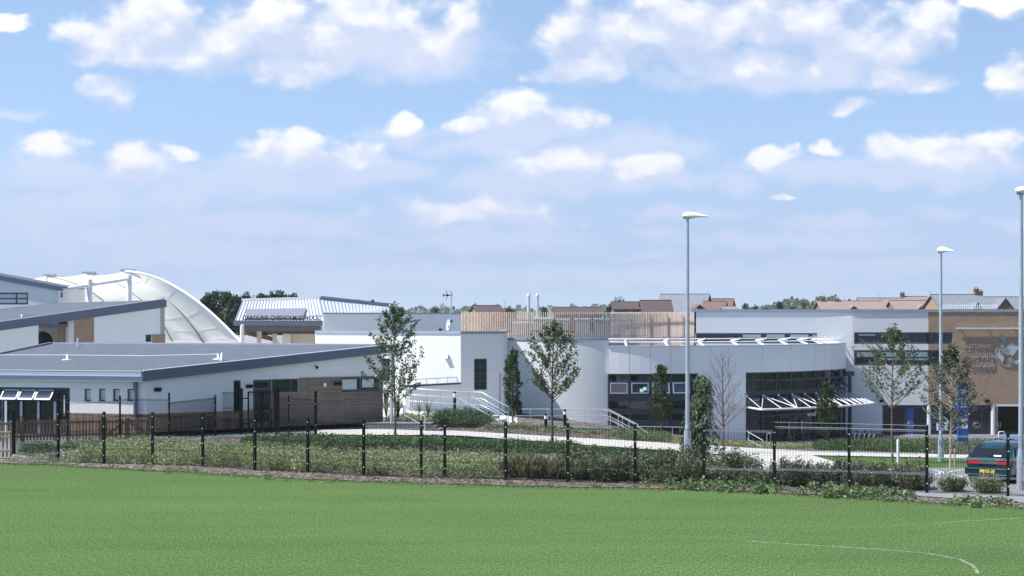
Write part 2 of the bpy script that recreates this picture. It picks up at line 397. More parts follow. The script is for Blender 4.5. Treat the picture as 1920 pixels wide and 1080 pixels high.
# ------------------------------------------------------------------ wall frame: a vertical plane standing on a plan line
class WF:
    def __init__(s, p0, p1):
        s.p0 = Vector((p0[0],p0[1])); s.p1 = Vector((p1[0],p1[1])); d = s.p1-s.p0; s.L = d.length; s.d = d/s.L
        s.n = Vector((s.d.y, -s.d.x))          # outward: to the right of p0 -> p1
    def u(s, px):
        a = (px-960)/F
        return (a*s.p0.y-s.p0.x)/(s.d.x-a*s.d.y)
    def z(s, u, py): return HC-(py-HZ)*(s.p0.y+u*s.d.y)/F
    def rect(s, x0, y0, x1, y1):
        u0, u1 = s.u(x0), s.u(x1); um = (u0+u1)/2
        return (u0, u1, s.z(um, y1), s.z(um, y0))
    def P(s, u, z, o=0.0):
        q = s.p0+s.d*u+s.n*o
        return Vector((q.x, q.y, z))
    def box(s, mb, u0, u1, z0, z1, o0, o1, m=0):
        mb.hexa([s.P(u0,z0,o1), s.P(u1,z0,o1), s.P(u1,z0,o0), s.P(u0,z0,o0), s.P(u0,z1,o1), s.P(u1,z1,o1), s.P(u1,z1,o0), s.P(u0,z1,o0)], m)

def wall(mb, wf, z0, z1, t=.3, ops=(), u0=0.0, u1=None, z1b=None, o=0.0, m=0):
    """a wall with openings; the top may slope from z1 to z1b"""
    u1 = wf.L if u1 is None else u1; z1b = z1 if z1b is None else z1b
    us = sorted({u0, u1, *[min(max(q,u0),u1) for op in ops for q in op[:2]]})
    zt = min(z1, z1b)
    zs = sorted({z0, *[min(max(q,z0),zt-.001) for op in ops for q in op[2:4]]})+['T']
    top = lambda u: z1+(z1b-z1)*(u-u0)/(u1-u0)
    zz = lambda z, u: top(u) if z == 'T' else z
    hole = lambda ua, ub, za, zb: any(op[0]-1e-6 <= ua and op[1]+1e-6 >= ub and op[2]-1e-6 <= za and zb != 'T' and op[3]+1e-6 >= zb for op in ops)
    for i in range(len(us)-1):
        for j in range(len(zs)-1):
            a, b, c, d = us[i], us[i+1], zs[j], zs[j+1]
            if hole(a,b,c,d): continue
            mb.quad(wf.P(a,c,o), wf.P(b,c,o), wf.P(b,zz(d,b),o), wf.P(a,zz(d,a),o), m)
            mb.quad(wf.P(b,c,o-t), wf.P(a,c,o-t), wf.P(a,zz(d,a),o-t), wf.P(b,zz(d,b),o-t), m)
    for op in ops:
        a, b, c, d = max(op[0],u0), min(op[1],u1), max(op[2],z0), min(op[3],zt)
        for (p, q) in (((a,c),(a,d)), ((a,d),(b,d)), ((b,d),(b,c)), ((b,c),(a,c))):
            mb.quad(wf.P(p[0],p[1],o), wf.P(p[0],p[1],o-t), wf.P(q[0],q[1],o-t), wf.P(q[0],q[1],o), m)
    for (ua, ub) in ((u0,u0), (u1,u1)):
        mb.quad(wf.P(ua,z0,o-t), wf.P(ua,z0,o), wf.P(ua,top(ua),o), wf.P(ua,top(ua),o-t), m)
    mb.quad(wf.P(u0,top(u0),o), wf.P(u1,top(u1),o), wf.P(u1,top(u1),o-t), wf.P(u0,top(u0),o-t), m)

def window(root, wf, r, cols=(), rows=(), inset=.09, fw=.06, fm='frame', gm='glass', o=0.0, blind=None, name='window', tilt=None):
    """a framed window in the opening r; returns r so it can go into a wall's list of openings"""
    u0, u1, z0, z1 = r; g = .004
    mb = MB(); a, b = o-inset-.05, o-inset+.02
    for (p, q, s, e) in ((u0+g,u0+fw,z0+g,z1-g), (u1-fw,u1-g,z0+g,z1-g), (u0+fw,u1-fw,z0+g,z0+fw), (u0+fw,u1-fw,z1-fw,z1-g)):
        wf.box(mb, p, q, s, e, a, b)
    for c in cols:
        uc = u0+(u1-u0)*c; wf.box(mb, uc-fw*.45, uc+fw*.45, z0+fw, z1-fw, a+.004, b-.004)
    for c in rows:
        zc = z0+(z1-z0)*c; wf.box(mb, u0+fw, u1-fw, zc-fw*.4, zc+fw*.4, a+.008, b-.008)
    fr = mb.build(name, M[fm], root)
    pn = MB(); wf.box(pn, u0+g*2, u1-g*2, z0+g*2, z1-g*2, a+.02, a+.03)
    pn.build('pane', M[gm], fr)
    if blind:
        bl = MB()
        for (p, q, s, e) in blind:
            wf.box(bl, u0+(u1-u0)*p, u0+(u1-u0)*q, z0+(z1-z0)*s, z0+(z1-z0)*e, a+.032, a+.036)
        bl.build('blind', M['blind'], fr)
    return r
def on_wall(root, name, wf, r, depth, mat, o=0.0, taper=0.0):
    mb = MB(); u0, u1, z0, z1 = r
    mb.hexa([wf.P(u0,z0,o+depth*(1-taper)), wf.P(u1,z0,o+depth*(1-taper)), wf.P(u1,z0,o), wf.P(u0,z0,o), wf.P(u0,z1,o+depth), wf.P(u1,z1,o+depth), wf.P(u1,z1,o), wf.P(u0,z1,o)])
    return mb.build(name, mat, root)
FONT = None
def text_mesh(s, size, depth, bold=0.0):
    cu = bpy.data.curves.new('lettering', 'FONT'); cu.body = s; cu.size = size; cu.extrude = depth/2; cu.resolution_u = 3; cu.offset = bold
    ob = bpy.data.objects.new('lettering', cu); COL.objects.link(ob)
    me = bpy.data.meshes.new_from_object(ob)
    v = [Vector(x.co) for x in me.vertices]; f = [tuple(p.vertices) for p in me.polygons]
    bpy.data.objects.remove(ob); bpy.data.meshes.remove(me)
    return v, f
def lettering(mb, s, wf, r, o=.05, depth=.03, m=0, bold=0.0):
    """text stretched to fill the rectangle r of the wall plane"""
    v, f = text_mesh(s, 1.0, .2, bold)
    x0, x1 = min(p.x for p in v), max(p.x for p in v); y0, y1 = min(p.y for p in v), max(p.y for p in v)
    mb.add([wf.P(r[0]+(p.x-x0)/(x1-x0)*(r[1]-r[0]), r[2]+(p.y-y0)/(y1-y0)*(r[3]-r[2]), o+(p.z+.1)/.2*depth) for p in v], f, m)

# ------------------------------------------------------------------ GROUND
def axis_lines(lo, a, b, hi, step, grow=1.6):
    v = list(np.arange(a, b+.001, step)); s = step; x = b
    while x < hi: s *= grow; x += s; v.append(min(x, hi))
    s = step; x = a; w = []
    while x > lo: s *= grow; x -= s; w.append(max(x, lo))
    return w[::-1]+v
def ground():
    xs = axis_lines(-4000, -45, 45, 4000, 1.0); ys = axis_lines(-60, 30, 182, 6000, 1.0)
    v = [(x, y, hgt(x,y)) for y in ys for x in xs]; n = len(xs)
    f = [(j*n+i, j*n+i+1, (j+1)*n+i+1, (j+1)*n+i) for j in range(len(ys)-1) for i in range(n-1)]
    o = mesh_obj('ground', v, f, M['turf']); tag(o, 'mown green playing field running up to the mesh fence and beyond', 'ground', kind='structure')
ground()
def resample(pl, n):
    pl = [Vector((p[0],p[1])) for p in pl]; L = [0]
    for a, b in zip(pl, pl[1:]): L.append(L[-1]+(b-a).length)
    out = []
    for i in range(n):
        t = L[-1]*i/(n-1)
        for k in range(len(pl)-1):
            if t <= L[k+1]+1e-6:
                q = (t-L[k])/max(1e-6, L[k+1]-L[k]); out.append(pl[k].lerp(pl[k+1], q)); break
    return out
def ribbon(name, top, bot, mat, lift, label, cat, n=90, k=10, wob=0.0):
    A = [GT(*p) for p in resample(top, n)]; B = [GT(*p) for p in resample(bot, n)]
    v = []
    for i, (a, b) in enumerate(zip(A, B)):
        if wob:
            a = a+Vector((0, wob*math.sin(i*1.7)+wob*math.sin(i*.61), 0)); b = b+Vector((0, wob*math.sin(i*1.3+1)+wob*math.sin(i*.47), 0))
        for j in range(k+1):
            q = a.lerp(b, j/k); v.append((q.x, q.y, hgt(q.x,q.y)+lift))
    f = [(i*(k+1)+j, i*(k+1)+j+1, (i+1)*(k+1)+j+1, (i+1)*(k+1)+j) for i in range(n-1) for j in range(k)]
    o = mesh_obj(name, v, f, mat); tag(o, label, cat, kind='structure'); return o
ribbon('asphalt', [(-80,806),(300,816),(480,803),(716,797),(850,806)], [(-80,862),(100,857),(320,833),(480,818),(640,816),(850,814)], M['asphalt'], .012, 'dark asphalt apron round the low school building', 'asphalt')
ribbon('planting_bed', [(105,853),(200,842),(320,829),(450,820),(640,826),(1070,838),(1290,852),(1340,864),(1450,872),(1560,893),(1700,908),(1960,930),(2400,968)],
       [(-60,868),(110,873),(200,878),(380,888),(577,899),(790,907),(1060,914),(1320,919),(1600,933),(1740,943),(1960,957),(2400,986)], M['mulch'], .030, 'bark mulch bed along the mesh fence', 'planting bed', wob=.10)
ribbon('terrace', [(700,750),(760,756),(870,768),(970,784)], [(690,782),(800,788),(900,792),(970,800)], M['concrete'], .050, 'sunlit pale paved terrace beside the white block', 'terrace')
ribbon('mulch_bank', [(700,783),(860,789),(950,784),(1000,780),(1140,787),(1280,795),(1520,812),(1720,822),(1960,828),(2400,838)], [(700,803),(850,808),(1000,818),(1275,834),(1520,848),(1720,853),(1960,859),(2400,866)], M['mulch'], .034, 'bark mulch bank above the pale path', 'planting bed')
ribbon('path', [(590,808),(716,806),(845,808.5),(1000,817.5),(1275,833),(1400,841),(1520,847),(1720,852),(1960,858),(2400,865)], [(590,817),(716,817),(845,818),(1000,828),(1130,838),(1275,848),(1400,857),(1520,855),(1720,859),(1960,864),(2400,870)], M['concrete'], .046, 'pale concrete path sloping past the planted beds', 'path')
ribbon('pavement', [(1320,856),(1400,857),(1520,854),(1560,866),(1610,879),(1720,880)], [(1320,866),(1400,874),(1460,888),(1530,900),(1620,916),(1720,930)], M['concrete'], .040, 'pale pavement curving down to the car park behind dark shrubs', 'pavement')
M['tarmac'] = basic('worn grey tarmac', (.20,.20,.205), .85, var=.15, scale=1.5, bump=.3, bscale=60)
ribbon('car_park', [(1690,880),(1800,879),(1960,877),(2400,872)], [(1690,930),(1800,938),(1960,948),(2400,976)], M['tarmac'], .050, 'worn grey tarmac of the small car park', 'car park')
def sheet(name, x0, x1, y0, y1, mat, lift, label, cat, step=1.5):
    xs = np.linspace(x0,x1,int((x1-x0)/step)+2); ys = np.linspace(y0,y1,int((y1-y0)/step)+2); n = len(xs)
    o = mesh_obj(name, [(x,y,hgt(x,y)+lift) for y in ys for x in xs], [(j*n+i,j*n+i+1,(j+1)*n+i+1,(j+1)*n+i) for j in range(len(ys)-1) for i in range(n-1)], mat); tag(o, label, cat, kind='structure')
sheet('bounce_yard', -62, -9, 99, 176, M['concrete'], .016, 'pale paved yard added for bounce light between the low slate roofs and the canopy', 'yard')  # added yard; its pale bounce replaces the green of the grass
sheet('bounce_yard', -9, 46, 118, 176, M['asphalt'], .016, 'paving added against green bounce light round the feet of the main school buildings', 'yard')  # added paving keeps grass-green bounce off the building walls
def line_strip(mb, pts, w, lift):
    P = [GT(*p) for p in resample(pts, 60)]
    for i in range(len(P)-1):
        d = (P[i+1]-P[i]); s = Vector((-d.y, d.x, 0)); s = s.normalized()*(w/2) if s.length > 0 else s
        q = [P[i]-s, P[i+1]-s, P[i+1]+s, P[i]+s]
        mb.quad(*[(a.x, a.y, hgt(a.x,a.y)+lift) for a in q])
fl = MB()
line_strip(fl, [(1834,1076),(1826,1062),(1800,1049),(1740,1038),(1660,1031),(1530,1023),(1400,1015)], .085, .006)
line_strip(fl, [(1912,972),(1850,975),(1750,981)], .07, .006)
tag(fl.build('field_marking', M['chalk']), 'worn white pitch arc and line end at the right of the field', 'marking', kind='structure')
fl = MB()
line_strip(fl, [(1398,1015),(1240,1004),(1100,996),(960,991)], .085, .006); line_strip(fl, [(955,991),(800,990),(600,993),(420,998),(200,1005)], .05, .006)
line_strip(fl, [(1746,981),(1600,990),(1450,1000),(1330,1008)], .075, .007); line_strip(fl, [(868,946),(905,949),(930,948)], .07, .006)
tag(fl.build('field_marking', M['chalk_faint']), 'barely visible old pitch lines across the middle of the field', 'marking', kind='structure')
pk = MB()
for pts in ([(1752,884),(1775,890),(1810,898)], [(1752,893),(1800,884),(1830,881)], [(1780,903),(1815,892),(1845,886)]): line_strip(pk, pts, .10, .058)
tag(pk.build('parking_marking', M['signwhite']), 'white bay lines painted on the car park', 'marking', kind='structure')

# ------------------------------------------------------------------ BUILDING 1: low classroom building, slate roof
def classroom_building():
    root = empty('classroom_building', (0,0,0), 0, 'low white school building with grey slate roof, timber cladding and brick base', 'building')
    A = Vector((-17.17,84.0)); e = Vector((.968,-.251)).normalized(); n = Vector((.251,.968)).normalized(); g = Vector((.8,.597)).normalized()
    slope = .101; zf = 3.02
    def RP(p, dz=0): return Vector((p.x, p.y, zf+slope*((p-A).dot(n))+dz))
    T = A+g*13.83
    ridge_l = T-e*19.2; vall = Vector((-26.2,92.7)); far = Vector((-28.5,87.1))
    poly = [far, A, T, ridge_l, vall, vall-e*4]
    mb = MB(); mb.slab([RP(p) for p in poly], .10); roof = mb.build('roof', M['slate'], root)
    # ridge cap, valley trim
    rc = MB(); rc.beam(RP(T,.03), RP(ridge_l,.03), .16, .07); rc.build('ridge_cap', M['gutter'], roof)
    vt = MB(); vt.beam(RP(ridge_l,.02), RP(vall,.02), .2, .12); vt.build('valley_trim', M['fascia'], roof)
    # gable fascia in two steps with a bright top edge
    m = Vector((g.y,-g.x)); fa = MB()
    def strip(a, b, z0a, z1a, z0b, z1b, o0, o1, mm=0):
        fa.hexa([RP(a+m*o1,z0a),RP(b+m*o1,z0b),RP(b+m*o0,z0b),RP(a+m*o0,z0a),RP(a+m*o1,z1a),RP(b+m*o1,z1b),RP(b+m*o0,z1b),RP(a+m*o0,z1a)], mm)
    strip(A+g*.06, T+g*.25, -.44, .0, -.36, .0, .003, .06)
    strip(A+g*.06, T+g*.25, -.17, .045, -.17, .045, .061, .10)
    strip(A+g*.06, T+g*.30, .05, .075, .05, .075, .0, .12, 1)
    fa.build('fascia', [M['fascia'], M['seam']], root)
    # eaves gutter, two tiers
    gu = MB(); B0 = far-e*2
    def eav(z0, z1, o0, o1, mm=0):
        q = lambda p, o, z: Vector((p.x-n.x*o, p.y-n.y*o, zf+z))
        a, b = B0, A+e*.05
        gu.hexa([q(a,o1,z0),q(b,o1,z0),q(b,o0,z0),q(a,o0,z0),q(a,o1,z1),q(b,o1,z1),q(b,o0,z1),q(a,o0,z1)], mm)
    eav(-.44,-.20,.0,.07); eav(-.19,.02,.0,.12); eav(.022,.05,.0,.135,1); eav(-.205,-.185,.0,.14,1); eav(-.44,-.40,-.5,-.002)
    gu.build('gutter', [M['gutter'], M['seam']], root)
    # wall lines
    det = n.x*m.y-n.y*m.x
    def solve(a, b): return A+Vector(((a*m.y-b*n.y)/det, (n.x*b-m.x*a)/det))
    Aw = solve(.30, -.12)
    F1 = WF(Aw-e*14.0, Aw); G1 = WF(Aw, Aw+g*20)
    uend = G1.u(716); G1 = WF(Aw, Aw+g*uend)
    # ---- facade facing the field
    ops = []
    bay = F1.rect(-60, 726, 131, 822); bay = (bay[0], bay[1], -.02, bay[3])
    ops.append(bay)
    wins = [F1.rect(*r) for r in ((158,729,170.5,752.5),(185,729,197.5,752.5),(211.5,729,224.5,752.5),(238.5,729,251.5,752.5))]
    for r in wins: ops.append(window(root, F1, r, fw=.05, inset=.12, blind=[(.15,.9,.12,.92)]))
    w = MB(); wall(w, F1, 1.06, 2.62, .3, [o for o in ops]); wall(w, F1, -.5, 1.06, .3, [bay], o=-.02)
    zl = RP(Aw).z-.12; zr = RP(Aw+g*uend).z-.12
    gops = []
    tallw = G1.rect(438,713,452,773); gops.append(window(root, G1, tallw, fw=.06))
    dr = G1.rect(474.5,711.5,510,806); dr = (dr[0], dr[1], -.02, dr[3]); gops.append(dr)
    sidew = G1.rect(510,711.5,560,736); sidew = (dr[1]-.001, sidew[1], sidew[2], dr[3]); gops.append(window(root, G1, sidew, cols=(.72,), fw=.07))
    curt = G1.rect(639.5,707,712.5,733.5); gops.append(window(root, G1, curt, cols=(.5,), fw=.10, o=.035, inset=.10, blind=[(.05,.42,.08,.92),(.56,.86,.25,.93)]))
    zc = G1.z(G1.u(540), 709)
    wall(w, G1, 1.06, zl, .3, gops, z1b=zr); wall(w, G1, -.5, 1.06, .3, gops, o=-.02)
    # right end wall and back closing walls
    E1 = WF(G1.P(uend,0).to_2d(), (G1.P(uend,0).to_2d()+Vector((-.11,1))*1.2))
    wall(w, E1, -.5, zr-.02, .3, [], z1b=zr)
    w.build('wall', M['render'], root)
    b = MB(); wall(b, F1, -.4, 1.06, .1, [bay], u0=.0, o=.012)
    ub = G1.u(510); wall(b, G1, -.4, 1.06, .1, [tallw, dr], u0=.0, u1=ub, o=.012)
    b.build('brick_plinth', M['brick'], root)
    pl = MB(); G1.box(pl, .3, uend+.05, -.4, .20, .013, .05); pl.build('damp_course', M['black'], root)
    cl = MB(); wall(cl, G1, .20, zc, .05, [curt], u0=sidew[1]+.02, u1=uend+.04, o=.045); wall(cl, G1, .20, sidew[2]-.01, .05, [], u0=ub, u1=sidew[1]+.02, o=.045)
    cl.build('timber_cladding', M['timber'], root)
    # glazed bay of the facade: doors and three open top-hung vents
    fr = MB(); u0, u1 = bay[0], bay[1]; zt = bay[3]
    F1.box(fr, u0, u1, zt-.10, zt, -.14, -.02); zm = F1.z(F1.u(50), 749); F1.box(fr, u0, u1, zm-.07, zm+.07, -.14, -.02)
    F1.box(fr, u0, u1, -.02, .12, -.14, -.02)
    for px in (-30, 4, 38.5, 70.5, 102, 108, 129):
        u = F1.u(px); F1.box(fr, u-.05, u+.05, .0, zt, -.15, -.015)
    bayf = fr.build('window', M['frame_blue'], root)
    gl = MB(); F1.box(gl, u0+.02, u1-.02, .02, zt-.02, -.10, -.09); gl.build('pane', M['glass'], bayf)
    for px in (11, 40, 72, 103):
        mu = MB(); u = F1.u(px); F1.box(mu, u-.06, u+.06, .05, zm-.08, -.015, .02); mu.build('mullion', M['lightframe'], bayf)
    for (xa, xb) in ((7,38),(40,69),(71,102)):
        ua, ub_ = F1.u(xa), F1.u(xb); z1 = zt-.10; z0 = zm+.02; v = MB(); k = .42
        P = lambda u, z: F1.P(u, z, -.02+k*(z1-z)/(z1-z0))
        for (a1, a2, c1, c2) in ((ua,ua+.06,z0,z1),(ub_-.06,ub_,z0,z1),(ua,ub_,z0,z0+.07),(ua,ub_,z1-.06,z1)):
            v.hexa([P(a1,c1),P(a2,c1),P(a2,c1)-Vector((0,.05,-.0)),P(a1,c1)-Vector((0,.05,0)),P(a1,c2),P(a2,c2),P(a2,c2)-Vector((0,.05,0)),P(a1,c2)-Vector((0,.05,0))])
        vo = v.build('window_vent', M['lightframe'], root)
        pn = MB(); pn.quad(P(ua+.05,z0+.05), P(ub_-.05,z0+.05), P(ub_-.05,z1-.05), P(ua+.05,z1-.05)); pn.build('pane', M['vent_glass'], vo)
    hd = MB(); u = F1.u(121); F1.box(hd, u-.03, u+.03, .9, 1.9, -.012, .03); hd.build('door_handle', M['lightframe'], bayf)
    # door on the gable side
    d = MB(); u0, u1, z0, z1 = dr
    for (p, q, s, t_) in ((u0+.01,u0+.12,0,z1-.01),(u1-.14,u1-.01,0,z1-.01),(u0+.12,u1-.14,z1-.12,z1-.01),(u0+.12,u1-.14,2.02,2.12),(u0+.12,u1-.14,.01,.22),(u0+.12,u1-.14,.92,1.02)):
        G1.box(d, p, q, s, t_, -.16, -.07)
    do = d.build('door', M['frame'], root)
    pn = MB(); G1.box(pn, u0+.02, u1-.02, .03, z1-.02, -.13, -.12); pn.build('pane', M['glass'], do)
    # fittings
    for r in ((289,727,301,734),): on_wall(root, 'wall_light', G1, G1.rect(*r), .16, M['black'], taper=.5)
    for r in ((461,721,472,727.5),): on_wall(root, 'wall_light', G1, G1.rect(*r), .16, M['black'], taper=.5)
    on_wall(root, 'wall_light', G1, G1.rect(626,716,637,722.5), .17, M['black'], o=.046, taper=.5)
    on_wall(root, 'bell_box', G1, G1.rect(605,718,610,725), .07, M['signwhite'], o=.046)
    sn = MB(); sn.ball(G1.P(G1.u(593), G1.z(G1.u(593),689), .09), .07); G1.box(sn, G1.u(591.5), G1.u(594), G1.z(G1.u(593),688), G1.z(G1.u(593),686), 0, .09); sn.build('sensor', M['black'], root)
    dp = MB(); p = F1.P(F1.u(256), 0, .12); dp.tube([(p.x,p.y,0),(p.x,p.y,2.6)], .10, 10); 
    for z in (.6,1.5,2.3): dp.lathe((p.x,p.y,z), [(.115,0),(.115,.05)], 10)
    dp.build('downpipe', M['fascia'], root)
    pc = MB(); q = GX(734.5, 90.4); zt = RP(Vector((q.x,q.y))).z-.1; pc.tube([(q.x,q.y,-.2),(q.x,q.y,zt)], .085, 12); pc.build('roof_column', M['galv'], root)
    so = MB(); so.slab([RP(A+g*.3+n*.3,-.10), RP(T-m*.05,-.10), RP(T-e*2.5-n*.1,-.10), RP(A+n*3+g*8,-.10)], .03); so.build('soffit', M['seam'], root)
    # safety line: posts and cable on the slates
    def on_roof(px, py):
        lo, hi = 60.0, 130.0
        for _ in range(60):
            y = (lo+hi)/2; p = W(px, py, y)
            if p.z > RP(p.to_2d()).z: lo = y
            else: hi = y
        return W(px, py, lo)
    cb = MB(); a = on_roof(-60,673); b = on_roof(126,674); c_ = on_roof(409,673)
    for k, p in enumerate((b, c_)):
        cb.lathe(p-Vector((0,0,.02)), [(.26,0),(.26,.02),(.05,.045),(.05,.26),(.02,.28)], 12)
    cb.tube([a+Vector((0,0,.2)), b+Vector((0,0,.22))], .012, 5); cb.tube([b+Vector((0,0,.22)), (b+c_)/2+Vector((0,0,.17)), c_+Vector((0,0,.24))], .012, 5)
    q = on_roof(416.5,676); cb.lathe(q, [(.11,0),(.11,.05),(.07,.30),(.05,.38)], 12)
    cb.build('safety_line', M['white'], roof)
    vp = MB(); q = on_roof(146,650); vp.tube([q, q+Vector((0,0,.45))], .05, 8); vp.build('vent_pipe', M['seam'], roof)
    # inside: dark floor and back wall so the rooms read as rooms
    return RP
RP1 = classroom_building()

# ------------------------------------------------------------------ BUILDING 2: slate wing behind, BUILDING 3: hall at the far left
def slate_wing():
    root = empty('slate_wing', (0,0,0), 0, 'white school wing behind with steep slate roof, brick pier and round window', 'building')
    Rr = Vector((-21.4,112.0)); d = Vector((-.85,-.53)).normalized(); L0 = Rr+d*10.2; Lx = Rr+d*16.5
    zr, zl = 6.55, 5.17; zx = zr+(zl-zr)*16.5/10.2
    wf = WF(Lx, Rr+d*.05)
    m = wf.n
    far = Vector((-.2824*127, 127.0)); zfar = HC+14*127/F
    p3 = [Vector((Lx.x,Lx.y,zx)), Vector((Rr.x,Rr.y,zr)), Vector((far.x,far.y,zfar))]
    ext = p3[2]+(p3[0]-p3[1])*.9
    mb = MB(); mb.slab([p3[0], p3[1], p3[2], ext], .10); roof = mb.build('roof', M['slate'], root)
    U = lambda px: wf.u(px)
    fa = MB(); L = wf.L
    topz = lambda u: zx+(zr-zx)*u/L
    def st(z0, z1, o0, o1, mm=0, ue=0.0):
        ub = L+ue
        fa.hexa([wf.P(0,topz(0)+z0,o1),wf.P(ub,topz(ub)+z0,o1),wf.P(ub,topz(ub)+z0,o0),wf.P(0,topz(0)+z0,o0),wf.P(0,topz(0)+z1,o1),wf.P(ub,topz(ub)+z1,o1),wf.P(ub,topz(ub)+z1,o0),wf.P(0,topz(0)+z1,o0)], mm)
    st(-.46,.0,.003,.06,0,.10); st(-.24,.06,.061,.11,0,-.05); st(.062,.09,.0,.13,1,-.05)
    fa.build('fascia', [M['fascia'], M['seam']], root)
    rec = (U(72), U(139), -.5, topz(U(72))-.5)
    sm = wf.rect(273,627,284,641)
    window(root, wf, sm, fw=.06)
    w = MB(); tz = lambda u: topz(u)-.1
    wall(w, wf, -.5, tz(0), .3, (), u0=0, u1=U(72), z1b=tz(U(72))); wall(w, wf, -.5, tz(U(139)), .3, [sm], u0=U(139), u1=L, z1b=tz(L))
    # end wall returning from the tip
    E = WF((wf.p1.x,wf.p1.y), (wf.p1.x-m.x*5, wf.p1.y-m.y*5)); wall(w, E, -.5, zr-.15, .3)
    bk = WF(wf.P(U(66),0,-2.6).to_2d(), wf.P(U(139),0,-2.6).to_2d()); wall(w, bk, -.5, topz(U(139))-.12, .2)
    sd = WF(wf.P(U(139)-.02,0,-.3).to_2d(), wf.P(U(139)-.02,0,-2.6).to_2d()); wall(w, sd, -.5, topz(U(100))-.2, .2)
    w.build('wall', M['render'], root)
    br = MB(); wf.box(br, U(139), U(176), -.4, topz(U(139))-.3, .0, .03); wf.box(br, U(120), U(139)-.001, -.4, topz(U(121))-.3, -1.1, -.9)
    br.build('brick_pier', M['brick'], root)
    b2 = MB(); wf.box(b2, U(285), U(309.5), -.4, wf.z(U(297),627), .002, .03); b2.build('brick_panel', M['brick'], root)
    rw = MB(); c = bk.P(bk.u(80), bk.z(bk.u(80),641), .012); pts = [c+Vector((bk.d.x,bk.d.y,0))*(.62*math.cos(2*math.pi*i/28))+Vector((0,0,.62*math.sin(2*math.pi*i/28))) for i in range(28)]
    rw.poly3(pts, (bk.n.x,bk.n.y,0), .04); rw.build('round_window', M['glass'], root)
    hb = MB(); wf.box(hb, U(73), U(133), topz(U(73))-.62, topz(U(73))-.40, -.9, -.6); hb.build('beam', M['fascia'], root)
slate_wing()
def hall():
    root = empty('school_hall', (0,0,0), 0, 'tall white hall with sloping blue grey roof edge and wide window', 'building')
    p1 = Vector(((113-960)*122/F, 122.0)); p0 = Vector((-44.0, 121.0)); wf = WF(p0, p1)
    zr = HC+(585-537)*122/F; s = ((585-516)-(585-537))*122/F/((113)*122/F); L = wf.L; zl = zr+s*L
    top = lambda u: zl+(zr-zl)*u/L
    wn = wf.rect(-70,548.5,52.5,571); wn2 = wn
    window(root, wf, wn, cols=(.47,.82), rows=(.5,), fw=.10, blind=[(.02,.98,.04,.96)])
    w = MB(); wall(w, wf, -.5, zl-.1, .3, [wn], u1=L-.15, z1b=zr-.1)
    E = WF((wf.P(L-.15,0).x, wf.P(L-.15,0).y), (wf.P(L-.15,0).x-.3, wf.P(L-.15,0).y+9)); wall(w, E, -.5, zr-.1, .3)
    w.build('wall', M['render'], root)
    fa = MB(); fa.hexa([wf.P(0,top(0)-.38,.12),wf.P(L+.2,top(L+.2)-.30,.12),wf.P(L+.2,top(L+.2)-.30,.003),wf.P(0,top(0)-.38,.003),wf.P(0,top(0),.12),wf.P(L+.2,top(L+.2),.12),wf.P(L+.2,top(L+.2),.003),wf.P(0,top(0),.003)])
    fa.build('fascia', M['fascia'], root)
    rf = MB(); rf.slab([wf.P(0,zl,0), wf.P(L,zr,0), wf.P(L,zr,-10), wf.P(0,zl,-10)], .10); rf.build('roof', M['slate'], root)
    c = MB(); c.lathe(wf.P(L+.1, top(L)-.75, .1), [(.09,0),(.09,.35)], 8); c.build('rain_hopper', M['fascia'], root)
hall()

